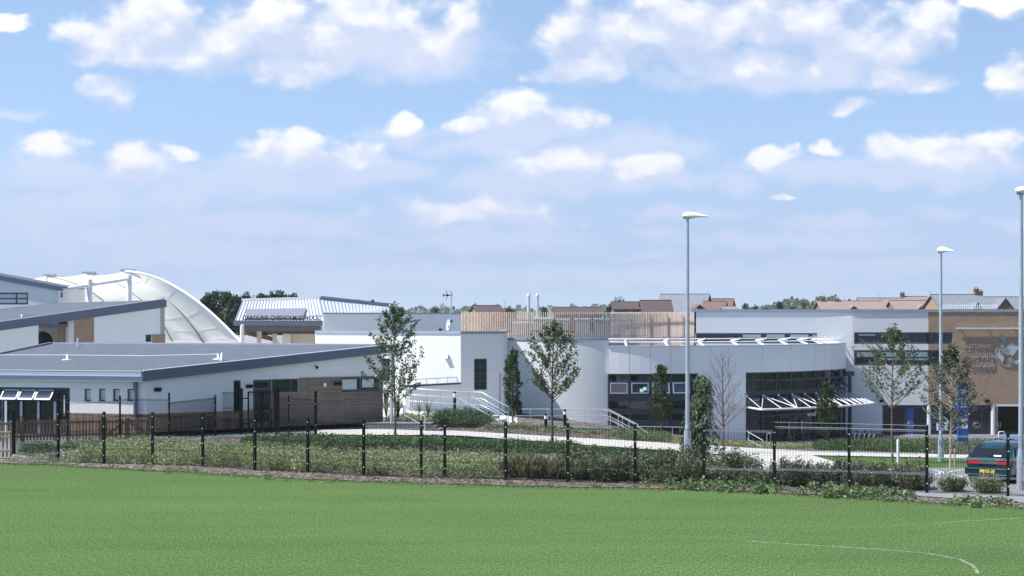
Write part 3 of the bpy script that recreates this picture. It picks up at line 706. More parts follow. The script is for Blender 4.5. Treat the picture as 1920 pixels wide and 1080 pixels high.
# ------------------------------------------------------------------ tensile canopy
M['vent_panel'] = basic('grey louvre panel', (.19,.20,.24), .95, spec=.1, var=.08)
M['creamrib'] = basic('cream rib', (.36,.345,.28), .6)
def canopy():
    root = empty('tensile_canopy', (0,0,0), 0, 'big white tensile membrane canopy on arched ribs and posts', 'canopy')
    arches = [
        [(232,508.5,129),(262,512,128.5),(300,523,128),(340,544,127),(380,572,126),(420,608,125),(452,641,124)],
        [(233,509,130),(262,519,131),(300,545,132),(335,579,132),(362,612,132),(383,643,132)],
        [(163,513,139),(200,520,139.5),(240,541,140),(280,575,140.5),(306,608,141),(324,640,141)],
        [(88,517.5,150),(128,526,150),(170,545,150),(210,578,150),(236,610,150),(254,640,150)],
        [(20,523,160),(60,532,160),(105,552,160),(150,585,160),(176,615,160),(192,640,160)]]
    A = []
    for a in arches:
        P = [W(*q) for q in a]; n = 24; out = []
        for i in range(n+1):            # Catmull-Rom
            t = i/n*(len(P)-1); k = min(int(t), len(P)-2); f = t-k
            p0, p1, p2, p3 = P[max(k-1,0)], P[k], P[k+1], P[min(k+2,len(P)-1)]
            out.append(.5*((2*p1)+(p2-p0)*f+(2*p0-5*p1+4*p2-p3)*f*f+(3*p1-p0-3*p2+p3)*f**3))
        A.append(out)
    mem = MB(); n = 24; k = 12
    for a, b in zip(A, A[1:]):
        v = []
        for i in range(n+1):
            for j in range(k+1):
                t = j/k; p = a[i].lerp(b[i], t); sag = 4*t*(1-t)
                p = p+Vector((-.25,0,-.5))*sag*.85*(.42+.58*math.sin(math.pi*min(1,i/n*1.1)))
                if i > n*.72: p = p+Vector((0,0,1.0))*sag*((i/n-.72)/.28)**2*.45      # scalloped hem
                v.append(p)
        f = [(i*(k+1)+j, (i+1)*(k+1)+j, (i+1)*(k+1)+j+1, i*(k+1)+j+1) for i in range(n) for j in range(k)]
        mem.add(v, f, 0, True)
    mo = mem.build('membrane', M['membrane'], root)
    se = MB()
    for a, b in zip(A, A[1:]):
        for i in (6,11,16,20):
            pts = []
            for j in range(k+1):
                t = j/k; p = a[i].lerp(b[i], t); sag = 4*t*(1-t)
                p = p+Vector((-.25,0,-.5))*sag*.85*(.42+.58*math.sin(math.pi*min(1,i/n*1.1)))
                if i > n*.72: p = p+Vector((0,0,1.0))*sag*((i/n-.72)/.28)**2*.45
                pts.append(p+Vector((.03,-.05,.03)))
            se.tube(pts, .013, 4)
        pts = []
        for i in range(n+1):
            p = a[i].lerp(b[i], .5)+Vector((-.25,0,-.5))*.85*(.42+.58*math.sin(math.pi*min(1,i/n*1.1)))
            if i > n*.72: p = p+Vector((0,0,1.0))*((i/n-.72)/.28)**2*.45
            pts.append(p+Vector((.02,-.05,.02)))
        se.tube(pts, .02, 5)
    se.build('membrane_seam', basic('pale membrane seam', (.62,.61,.55), .8), mo)
    for i, a in enumerate(A):
        t = MB(); t.tube([p+Vector((.0,-.12,.0)) for p in a], .085 if i == 0 else .095, 8); t.build('rib', M['white'] if i == 0 else M['creamrib'], root)
    for (px, y0, Y, zt, r) in ((242,516,128,8.4,.20),(168,524,126,7.9,.20),(87,520,149,8.5,.12)):
        t = MB(); p = W(px, y0, Y); t.tube([(p.x,p.y,0),(p.x,p.y,p.z)], r, 12); t.build('post', M['white'], root)
    t = MB(); t.tube([W(104,544.5,124.5), W(240,523,127.8)], .12, 10); t.build('tie_beam', M['white'], root)
    t = MB(); p = W(453,611,124); t.tube([(p.x,p.y,0),(p.x,p.y,p.z)], .10, 10); t.build('post', M['white'], root)
    for a in ((232,508,128.9),(160,512.5,138.9),(86,517,149.8)):
        t = MB(); p = W(*a); t.box(p+Vector((.3,0,.05)), (1.0,.3,.14)); t.build('rib_cap', M['galv'], root)
    t = MB(); p = W(365,541,126.6); t.beam(p, p+Vector((.28,0,.4)), .08,.08); t.build('cable_stay', M['white'], root)
canopy()
def yard_wall():
    root = empty('yard_wall', (0,0,0), 0, 'long low white wall seen under the scalloped hem of the canopy', 'wall')
    wf = WF(W(300,634,150).to_2d(), W(545,634,150).to_2d()); w = MB(); wall(w, wf, -.2, HC-47*150/F, .3); w.build('wall_body', M['render'], root)
    c = MB(); wf.box(c, 0, wf.L, HC-47*150/F+.002, HC-46*150/F+.05, -.33, .03); c.build('coping', M['seam'], root)
yard_wall()

# ------------------------------------------------------------------ entrance pavilion with the school name
def pavilion():
    root = empty('entrance_pavilion', (0,0,0), 0, 'pavilion with ribbed metal roof and school name in letters along its edge', 'building')
    ze = HC+(585-602)*133/F
    e0, e1 = W(441,602,133), W(607,602,133); r0, r1 = W(456,563.5,137.5), W(597,559.5,137.5)
    q0, q1 = W(606,590,134), W(735,590,140); s1 = W(735,574,141.5)
    rf = MB(); rf.slab([e0,e1,r1,r0], .08); rf.slab([e1+Vector((.03,0,0)), q1+Vector((0,0,-.0)), s1, r1+Vector((.03,0,0))], .08)
    ribs = MB()
    for i in range(27):
        t = i/26; ribs.beam(e0.lerp(e1,t)+Vector((0,0,.03)), r0.lerp(r1,t)+Vector((0,0,.03)), .06, .07)
    for i in range(22):
        t = i/21; ribs.beam((e1+Vector((.05,0,0))).lerp(q1,t)+Vector((0,0,.03)), (r1+Vector((.05,0,0))).lerp(s1,t)+Vector((0,0,.03)), .05, .06)
    roof = rf.build('roof', M['seam'], root); ribs.build('ribs', M['coping'], roof)
    rc = MB(); rc.beam(r0+Vector((-.1,0,.06)), r1+Vector((.1,0,.06)), .3, .16); rc.build('ridge_cap', M['white'], roof)
    rc = MB(); rc.beam(r1+Vector((.1,0,.08)), s1+Vector((0,0,.08)), .3, .22); rc.build('roof_edge', M['coping'], roof)
    lv = MB(); a, b, c, d = W(459,600,133.2), W(568,600,133.2), W(575,581,135.2), W(463,583,135.2)
    nn = (b-a).cross(d-a).normalized()
    if nn.y > 0: nn = -nn
    lv.poly3([a+nn*.05,b+nn*.05,c+nn*.05,d+nn*.05], nn, .10); lv.build('roof_vent', M['vent_panel'], roof)
    fw = WF((e0.x-.1, 132.9), (e1.x+.1, 132.9))
    fb = MB(); fw.box(fb, 0, fw.L, HC-25.5*132.9/F, HC-16*132.9/F, -.2, .05); fb.build('fascia', M['fascia'], root)
    sb = MB(); fw.box(sb, fw.u(458), fw.u(600), HC-36.5*132.9/F, HC-26*132.9/F, -.35, -.1); sb.build('beam', basic('grey brown beam', (.14,.12,.135), .6), root)
    le = MB(); lettering(le, 'CAROLINE CHISHOLM SCHOOL', fw, (fw.u(455.5), fw.u(601), fw.z(fw.u(530),600.5), fw.z(fw.u(530),591.5)), o=.20, depth=.08, bold=.028)
    le.build('lettering', M['letters'], root)
    cp = MB()
    for px in (455,): p = W(px,600,132.6); cp.tube([(p.x,p.y,0),(p.x,p.y,p.z-.3)], .11, 10)
    cp.build('column', M['white'], root)
    for px, Y, hw in ((486,136,.16),(515,138,.14)):
        t = MB(); p = W(px,617,Y); t.box((p.x,p.y,p.z/2), (hw*2,hw*2,p.z)); t.build('column', M['cream'], root)
    w = MB(); wc = WF(W(532,640,134.5).to_2d(), W(596,640,134.5).to_2d()); wall(w, wc, -.5, HC-35*134.5/F, .3)
    wb = WF(W(441,640,140).to_2d(), W(535,640,140).to_2d()); w2 = MB(); wall(w2, wb, -.5, 4.0, .3); w2.build('back_wall', M['render'], root)
    w.build('wall', M['cream'], root); w = MB()
    wall(w, WF(W(596,640,134.2).to_2d(), W(735,640,140).to_2d()), 3.0, q0.z-.1, .3, z1b=q1.z-.05); w.build('side_wall', M['render'], root)
    c2 = MB(); p = W(538,640,134.3); c2.box((p.x,p.y,2.2), (.62,.3,4.35)); c2.build('column', M['render'], root)
    ed = MB(); ed.beam(q0+Vector((-.02,-.1,-.08)), q1+Vector((0,-.1,-.08)), .15, .16); ed.build('eaves_trim', M['coping'], root)
    bm = MB()
    for (a, b) in (((462,624,134),(530,640,142)),((500,622,134),(600,622,134))): bm.beam(W(*a), W(*b), .25, .3)
    bm.build('roof_beam', M['brown_in'], root)
pavilion()

# ------------------------------------------------------------------ rear block and white block with the sunlit wall
def rear_block():
    root = empty('rear_block', (0,0,0), 0, 'long flat roofed pale block seen above the sunlit white wall', 'building')
    wf = WF(W(606,600,125.6).to_2d(), W(872,600,127.4).to_2d()); w = MB(); wall(w, wf, -1, HC-4*127/F, .3)
    w.build('wall', M['render'], root)
    c = MB(); wf.box(c, -.05, wf.L+.05, HC-4*127/F+.002, HC-1.2*127/F, -.35, .06); c.build('coping', M['coping'], root)
    r = MB(); r.slab([wf.P(0,HC-.2,-.3), wf.P(wf.L,HC-.2,-.3), wf.P(wf.L,HC-.2,-6), wf.P(0,HC-.2,-6)], .2); r.build('roof', M['coping'], root)
rear_block()
C1 = Vector((-3.05,108.0)); dsh = Vector((.87,.5)).normalized(); dli = Vector((-.94,.34)).normalized()
C2 = C1+dsh*2.93
def white_block():
    root = empty('white_block', (0,0,0), 0, 'flat roofed white block with one dazzling sunlit wall and one shaded wall', 'building')
    zt = 4.50
    LW = WF(C1-dli*-9.6, C1); SW = WF(C1, C2); RT = WF(C2, Vector((C2.x+.25, C2.y+7.2)))
    w = MB()
    dw = LW.rect(716,672,732,714); window(root, LW, dw, cols=(.55,), fw=.09)
    wall(w, LW, -1.5, zt, .3, [dw])
    tw = SW.rect(889,672.5,913.5,731); window(root, SW, tw, cols=(.48,), rows=(.28,.52,.76), fw=.06)
    dd = SW.rect(936.5,699.5,947,782); dd = (dd[0], SW.L-.02, -1.2, dd[3])
    wall(w, SW, -1.5, zt, .3, [tw, dd]); wall(w, RT, -1.5, zt, .3)
    # the low walled ramp enclosure continuing the shaded wall to the left
    D0 = C1-dsh*3.7; LO = WF(D0, C1-dsh*.004); wall(w, LO, -1.5, 1.40, .3, z1b=1.50)
    ret = WF(Vector((D0.x-.1,D0.y+2.2)), D0); wall(w, ret, -1.5, 1.38, .3)
    w.build('wall', M['render'], root)
    dk = MB(); SW.box(dk, dd[0]+.02, dd[1]-.02, -1.2, dd[3]-.02, -.25, -.2); 
    for u in (dd[0]+.04, (dd[0]+dd[1])/2, dd[1]-.05): SW.box(dk, u-.03, u+.03, -1.2, dd[3]-.03, -.2, -.1)
    dk.build('door', M['frame'], root)
    c = MB(); LW.box(c, 0, LW.L-.001, zt+.002, zt+.16, -.34, .05); SW.box(c, .0, SW.L+.05, zt+.003, zt+.15, -.33, .06, 1); RT.box(c, .06, RT.L, zt+.002, zt+.15, -.33, .05, 1)
    c.build('coping', [M['gutter'], M['coping']], root)
    lc = MB()
    lc.hexa([LO.P(-.1,1.402,.06),LO.P(LO.L,1.502,.06),LO.P(LO.L,1.502,-.5),LO.P(-.1,1.402,-.5),LO.P(-.1,1.50,.06),LO.P(LO.L,1.60,.06),LO.P(LO.L,1.60,-.5),LO.P(-.1,1.50,-.5)]); lc.build('low_coping', M['frame'], root)
    rl = MB()
    for t in (.03,.22,.41,.60,.79,.97): u = LO.L*t; p = LO.P(u, 1.5+.1*t, -.2); rl.tube([p, p+Vector((0,0,.30))], .018, 5)
    rl.tube([LO.P(0,1.80,-.2), LO.P(LO.L*.97,1.92,-.2), LO.P(LO.L+.0,1.66,-.2)], .022, 6); rl.build('guard_rail', M['rail'], root)
    r = MB(); r.slab([LW.P(0,zt-.25,-.3), LW.P(LW.L,zt-.25,-.3), SW.P(SW.L,zt-.25,-.3), SW.P(SW.L,zt-.25,-7.5), LW.P(0,zt-.25,-8)], .2); r.build('roof', M['coping'], root)
    # bulkhead light with angled hood
    u = LW.u(838); z = LW.z(u,668); b = MB()
    b.hexa([LW.P(u-.14,z-.12,.22),LW.P(u+.14,z-.12,.22),LW.P(u+.14,z-.12,0),LW.P(u-.14,z-.12,0),LW.P(u-.12,z+.10,.12),LW.P(u+.12,z+.10,.12),LW.P(u+.12,z+.10,0),LW.P(u-.12,z+.10,0)]); b.build('wall_light', M['galv'], root)
    b = MB(); LW.box(b, 0, LW.L-2.6, .35, .60, .0, .35); b.build('stone_ledge', M['concrete'], root)
    sl = MB(); LW.box(sl, LW.u(714), LW.u(735), LW.z(LW.u(724),716), LW.z(LW.u(724),714), .0, .07); sl.build('window_sill', M['white'], root)
    return SW
white_block()
def aerial():
    root = empty('roof_aerial', (0,0,0), 0, 'mast with small spiked aerial standing on the white block roof', 'aerial')
    t = MB(); b = W(845.5,622,113); tp = W(845.5,560,113); t.tube([b, tp, W(848,553,113)], .035, 7); t.build('mast', M['galv'], root)
    a = MB(); c = W(848.5,553.5,113); d = Vector((-1,0,0)); a.beam(c, c+Vector((-.55,0,0)), .05,.05)
    for dx, s in ((0,1),(-.28,1)):
        for k in (-1,1): a.beam(c+Vector((dx,0,0)), c+Vector((dx-.15,0,k*.30)), .03,.03)
    a.box(c+Vector((-.56,0,0)), (.06,.06,.2)); a.box(c+Vector((-.32,0,0)), (.16,.08,.12)); a.build('antenna', M['black'], root)
    s = MB(); s.box(W(851,578,113), (.1,.1,.08)); s.box(W(846.5,602.5,112.9), (.14,.12,.12)); s.build('bracket', M['black'], root)
    r2 = empty('satellite_dish', (0,0,0), 0, 'pale round satellite dish at the foot of the aerial mast', 'satellite dish')
    t = MB(); c = W(840,609,112.6); ax = Vector((-.93,-.35,.1)).normalized(); x = ax.orthogonal().normalized(); y = ax.cross(x); v = [c-ax*.10]
    for k, rr in enumerate((.18,.36)):
        for j in range(18): v.append(c-ax*(.10-.10*((k+1)/2)**2)+(x*math.cos(j*math.pi/9)+y*math.sin(j*math.pi/9))*rr)
    f = [(0,1+j,1+(j+1)%18) for j in range(18)]+[(1+j,19+j,19+(j+1)%18,1+(j+1)%18) for j in range(18)]
    t.add(v, f, 0, True); t.build('dish', M['seam'], r2)
    t = MB(); t.beam(c, W(845,612,113), .04,.04); t.beam(c, W(841,622,112.7), .05,.05); t.build('arm', M['galv'], r2)
    r3 = empty('roof_camera', (0,0,0), 0, 'tiny black camera on the sunlit wall coping', 'camera')
    t = MB(); t.box(W(826,618,111.3), (.22,.12,.12)); t.build('camera_body', M['black'], r3)
    t = MB(); t.beam(W(825,618,111.3), W(825,623,111.3), .05,.05); t.build('bracket', M['black'], r3)
aerial()
# ------------------------------------------------------------------ MAIN BUILDING: curved wall, drum, upper storey, brick front
DC = Vector((6.1, 133.75)); DR = 18.75; ST = R(4.12)
def DP(th, r, z): return Vector((DC.x+r*math.sin(th), DC.y-r*math.cos(th), z))
def dth(k): return ST*k
def curved_wall():
    root = empty('curved_wall_block', (0,0,0), 0, 'white block with smooth curved wall crossed by a diagonal shadow', 'building')
    pts = []
    for i in range(25):
        t = i/24; x = -.75+(6.08+.75)*t; y = 116.2-3.6*t+2.5*t*t
        pts.append(Vector((x, y)))
    zt = 4.02; w = MB(); v = []
    for z in (-3.2, zt): v += [(p.x,p.y,z) for p in pts]
    for z in (-3.2, zt): v += [(p.x+.1,p.y+.3,z) for p in pts]
    n = len(pts)
    w.add(v, [(i,i+1,n+i+1,n+i) for i in range(n-1)], 0, True)
    w.add(v, [(2*n+i+1,2*n+i,3*n+i,3*n+i+1) for i in range(n-1)], 0, True)
    w.build('wall', M['render'], root)
    c = MB()
    for a, b in zip(pts, pts[1:]):
        d = (b-a).normalized(); nn = Vector((d.y,-d.x)); q = lambda p, o, z: (p.x+nn.x*o, p.y+nn.y*o, z)
        c.hexa([q(a,.05,zt+.002),q(b,.05,zt+.002),q(b,-.32,zt+.002),q(a,-.32,zt+.002),q(a,.05,zt+.14),q(b,.05,zt+.14),q(b,-.32,zt+.14),q(a,-.32,zt+.14)])
    c.build('coping', M['coping'], root)
    r = MB(); r.slab([(p.x,p.y+.31,zt-.1) for p in pts]+[(pts[-1].x+8,pts[-1].y+16,zt-.1),(pts[0].x-4,pts[0].y+16,zt-.1)], .2); r.build('roof', M['coping'], root)
    b = MB(); p = W(974,770,111.2); b.box(p, (.32,.3,.42)); b.build('wall_box', M['black'], root)
curved_wall()

def arc_hexa(mb, t0, t1, z0, z1, r0, r1, m=0, seg=None, smooth=False):
    seg = seg or max(1, int(abs(t1-t0)/R(2.2)+.5))
    for i in range(seg):
        a, b = t0+(t1-t0)*i/seg, t0+(t1-t0)*(i+1)/seg
        mb.hexa([DP(a,r1,z0),DP(b,r1,z0),DP(b,r0,z0),DP(a,r0,z0),DP(a,r1,z1),DP(b,r1,z1),DP(b,r0,z1),DP(a,r0,z1)], m)
def drum():
    root = empty('glazed_drum', (0,0,0), 0, 'curved two storey drum with pale panels over dark glazing', 'building')
    zp0, zp1, zb = 1.88, 3.60, -3.4
    # parapet panels
    for k in range(16):
        t0, t1 = dth(k), dth(k+1)
        mb = MB(); arc_hexa(mb, t0+.0006, t1-.0006, zp0, zp1, DR-.25, DR, seg=2); mb.build('cladding_panel', M['panel'], root)
    for k in (4,5,6):
        t0, t1 = dth(k), dth(k+1)
        if k == 4: t0 = dth(4.35)
        for z0, z1 in ((zb,-2.45),(-2.44,-1.5),(-1.49,-.55),(-.54,.40),(.41,1.10),(1.11,1.87)):
            mb = MB(); arc_hexa(mb, t0+.0008, t1-.0008, z0, z1, DR-.25, DR-.012, seg=2); mb.build('cladding_panel', M['panel'], root)
    cp = MB(); arc_hexa(cp, dth(-.02), dth(16), zp1+.002, zp1+.06, DR-.32, DR+.05, seg=40); cp.build('parapet_cap', M['seam'], root)
    # roof of the drum
    n = 30; pts = [DP(dth(16)*i/n, DR-.26, 3.2) for i in range(n+1)]
    rf = MB(); rf.slab(pts+[Vector((24,133,3.2)), Vector((6.1,133,3.2))], .25); rf.build('roof', M['coping'], root)
    # floors and ceiling inside, core wall and round columns
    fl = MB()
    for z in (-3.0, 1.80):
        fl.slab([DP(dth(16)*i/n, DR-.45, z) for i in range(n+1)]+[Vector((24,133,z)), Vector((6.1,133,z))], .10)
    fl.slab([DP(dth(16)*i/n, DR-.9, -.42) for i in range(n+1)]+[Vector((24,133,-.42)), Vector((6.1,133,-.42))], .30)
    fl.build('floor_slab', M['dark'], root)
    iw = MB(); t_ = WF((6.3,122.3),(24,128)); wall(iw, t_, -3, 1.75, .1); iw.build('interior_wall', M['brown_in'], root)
    for k, r in ((2.5,DR-2.2),(8.6,DR-2.0),(12.3,DR-2.2)):
        c = MB(); p = DP(dth(k), r, 0); c.tube([(p.x,p.y,-3),(p.x,p.y,1.7)], .24, 14); c.build('column', M['seam'], root)
    # glazing bays
    def bay(k0, k1, rows, spand, subm):
        fr = MB(); t0, t1 = dth(k0)+.002, dth(k1)-.002; w = .05/DR
        for t in (t0, t1):
            arc_hexa(fr, t-w*.55, t+w*.55, zb, zp0-.003, DR-.16, DR-.015, seg=1)
        for z, h in rows: arc_hexa(fr, t0+w*.56, t1-w*.56, z-h, z+h, DR-.15, DR-.02, seg=2)
        fo = fr.build('window', M['frame_blue'], root)
        gl = MB(); arc_hexa(gl, t0+.001, t1-.001, zb, zp0-.01, DR-.11, DR-.10, seg=2); gl.build('pane', M['glass_clear'], fo)
        for z0, z1 in spand:
            sp = MB(); arc_hexa(sp, t0+w*.6, t1-w*.6, z0, z1, DR-.095, DR-.05, seg=2); sp.build('spandrel', M['frame_blue'], fo)
    left_rows = [(1.84,.04),(1.36,.05),(.52,.05),(-.40,.05),(-.66,.04),(-1.12,.05),(-2.1,.05)]
    for k in (0,1,2,3): bay(k, k+1, left_rows, [(.14,.47),(-.66,-.42),(-1.55,-1.14)], 0)
    bay(4, 4.35, left_rows, [(.14,.47),(-.66,-.42),(-1.55,-1.14)], 0)
    right_rows = [(1.84,.04),(1.36,.05),(.60,.05),(-.36,.05),(-.62,.03),(-.97,.06),(-2.15,.05)]
    for k in range(7,16): bay(k, k+1, right_rows, [(.38,.56)], 0)
    # pale framed top hung vents: closed at the left, open at the right
    for k, op in ((0,.0),(1,.0),(2,.10),(3,.10),(8,.0),(9,0),(10,0),(11,0),(12,.05),(13,.42),(14,.45),(15,.45)):
        t0, t1 = dth(k)+.006, dth(k+1)-.006; z0, z1 = .62, 1.31; vm = MB(); w = .07/DR
        Q = lambda t, z: DP(t, DR+.006+op*(z1-z)/(z1-z0), z)
        for (a, b, c, d) in ((t0,t0+w,z0,z1),(t1-w,t1,z0,z1),(t0+w,t1-w,z0,z0+.07),(t0+w,t1-w,z1-.06,z1)):
            vm.add([Q(a,c),Q(b,c),Q(b,d),Q(a,d)]+[Q(a,c)*1, Q(b,c)*1, Q(b,d)*1, Q(a,d)*1], [(0,1,2,3)])
            off = Vector((math.sin((t0+t1)/2), -math.cos((t0+t1)/2), 0))*.04
            p = [Q(a,c),Q(b,c),Q(b,d),Q(a,d)]; vm.hexa([p[0]+off,p[1]+off,p[1],p[0],p[3]+off,p[2]+off,p[2],p[3]])
        vo = vm.build('window_vent', M['lightframe'] if k < 4 else M['frame_blue'], root)
        pn = MB(); off = Vector((math.sin((t0+t1)/2), -math.cos((t0+t1)/2), 0))*.02
        pn.quad(*[Q(a,c)+off for a, c in ((t0+w,z0+.07),(t1-w,z0+.07),(t1-w,z1-.06),(t0+w,z1-.06))]); pn.build('pane', M['glass_blue'] if k < 4 else M['glass_clear'], vo)
    # doors with pale handles in the right bays
    for k in (9,10):
        t0, t1 = dth(k)+.010, dth(k+1)-.010; d = MB(); w = .10/DR
        for a, b in ((t0,t0+w),(t1-w,t1)): arc_hexa(d, a, b, -2.9, -1.06, DR-.02, DR+.03, seg=1)
        arc_hexa(d, t0+w, t1-w, -1.16, -1.05, DR-.019, DR+.029, seg=1); arc_hexa(d, t0+w, t1-w, -2.9, -2.7, DR-.019, DR+.029, seg=1)
        do = d.build('door', M['frame_blue'], root)
        h = MB(); tm = t1-w*1.6; h.tube([DP(tm,DR+.06,-2.3), DP(tm,DR+.06,-1.4)], .03, 6); h.build('door_handle', M['rail'], do)
    # name over the doors, hung on a small wall frame tangent to the drum
    a, b = DP(dth(9.9),DR+.02,0), DP(dth(12.1),DR+.02,0); tf = WF(a.to_2d(), b.to_2d())
    le = MB(); lettering(le, 'wool', tf, (tf.u(1510), tf.u(1526.5), tf.z(tf.u(1520),780), tf.z(tf.u(1520),771)), o=.12, depth=.03); lettering(le, 'to', tf, (tf.u(1531.5), tf.u(1538.5), tf.z(tf.u(1535),779), tf.z(tf.u(1535),769)), o=.14, depth=.03)
    le.build('lettering', M['signwhite'], root)
    # downpipe at the joint with the tall white wall
    p = W(1593.5,700,125.2); dp = MB(); dp.tube([(p.x,p.y,-3.2),(p.x,p.y,1.4)], .13, 10); hb = p; dp.box((p.x,p.y,1.55), (.55,.4,.32)); dp.build('downpipe', M['frame_blue'], root)
drum()
for i, (px, py, Y) in enumerate(((1203,732,118.6),(1209,729,119.2),(1464,725,121.0),(1467,730,120.6))):
    o = empty('pendant_lamp', W(px,py,Y), 0, ['white globe lamp hanging behind the left drum glazing, lower one', 'white globe lamp hanging behind the left drum glazing, higher one', 'glowing globe lamp behind the right glazing over the canopy, higher one', 'glowing globe lamp behind the right glazing over the canopy, lower one'][i], 'lamp', 'pendant globe lamps inside the drum')
    b = MB(); b.ball((0,0,0), .13); b.build('globe', M['pendant'], o)
    b = MB(); b.tube([(0,0,.12),(0,0,1.6-(W(px,py,Y).z))], .012, 4); b.build('cable', M['black'], o)

def drum_rail():
    root = empty('roof_guard_rail', (0,0,0), 0, 'white curved guard rail with arrow shaped brackets along the drum parapet', 'railing')
    a = MB(); pts = [DP(dth(16.2)*i/40, DR-.15, 4.08) for i in range(41)]; a.tube(pts, .035, 6)
    pts = [DP(dth(16.2)*i/40, DR-.45, 3.88) for i in range(41)]; a.tube(pts, .035, 6); a.build('rail', M['white'], root)
    for k in (.9,2.95,4.8,6.75,8.4,10.1,11.8,13.3,14.3,15.1,15.8):
        b = MB(); t = dth(k)
        b.beam(DP(t,DR-1.25,3.93), DP(t,DR-.12,4.10), .10,.09); b.beam(DP(t,DR-1.25,3.91), DP(t,DR-.35,3.62), .10,.09); b.build('bracket', M['white'], root)
drum_rail()
M['tube'] = basic('pale grey tube', (.60,.61,.63), .4, var=.04)
def entrance_canopy():
    root = empty('entrance_canopy', (0,0,0), 0, 'white tubular canopy frame fanning out over the glazed entrance', 'canopy')
    rr = DR+3.0; zc = -.36; za = .36; t0, t1 = R(26.2), R(57.2)
    a = MB(); a.tube([DP(dth(7),DR+.05,zc)]+[DP(t0+(t1-t0)*i/30, rr, zc) for i in range(31)]+[DP(R(62),DR+1.6,zc+.02), DP(dth(15.9),DR+.05,zc)], .075, 8); a.build('ring_tube', M['tube'], root)
    anch = [(7,(26.3,)),(8,(26.3,30.4,33.8)),(9,(33.8,)),(10,(33.8,37.0,40.0)),(11,(40.0,)),(12,(40.0,42.5,45.5)),(12.8,(45.5,48.0)),(13.5,(48.0,50.0)),(14.2,(50.0,52.0)),(14.8,(52.0,54.0)),(15.3,(54.0,55.5)),(15.8,(55.5,57.0))]
    for k, to in anch:
        for d in to:
            b = MB(); b.tube([DP(dth(k)+.002,DR+.02,za), DP(R(d),rr,zc+.05)], .028, 6); b.build('strut', M['tube'], root)
        f = MB(); f.tube([DP(dth(k)+.002,DR-.01,za), DP(dth(k)+.002,DR+.06,za)], .075, 8); f.build('fixing', M['white'], root)
    g = MB()
    for i in range(10):
        a0, b0 = t0+(t1-t0)*i/10, t0+(t1-t0)*(i+1)/10; k0, k1 = dth(7+.85*i), dth(7+.85*(i+1))
        g.add([DP(k0,DR+.08,zc+.10),DP(k1,DR+.08,zc+.10),DP(b0,rr-.05,zc+.08),DP(a0,rr-.05,zc+.08)], [(0,1,2,3)])
    cg, t, out = nt('canopy glass'); gl = N(t, 'ShaderNodeBsdfGlossy', ins={'Roughness':.03}); tr = N(t, 'ShaderNodeBsdfTransparent', ins={'Color':(.9,.93,.94,1)}); fr = N(t, 'ShaderNodeFresnel', ins={'IOR':1.45}); mx = N(t, 'ShaderNodeMixShader')
    t.links.new(fr.outputs[0], mx.inputs[0]); t.links.new(tr.outputs[0], mx.inputs[1]); t.links.new(gl.outputs[0], mx.inputs[2]); t.links.new(mx.outputs[0], out.inputs[0])
    g.build('glass_sheet', cg, root)
entrance_canopy()

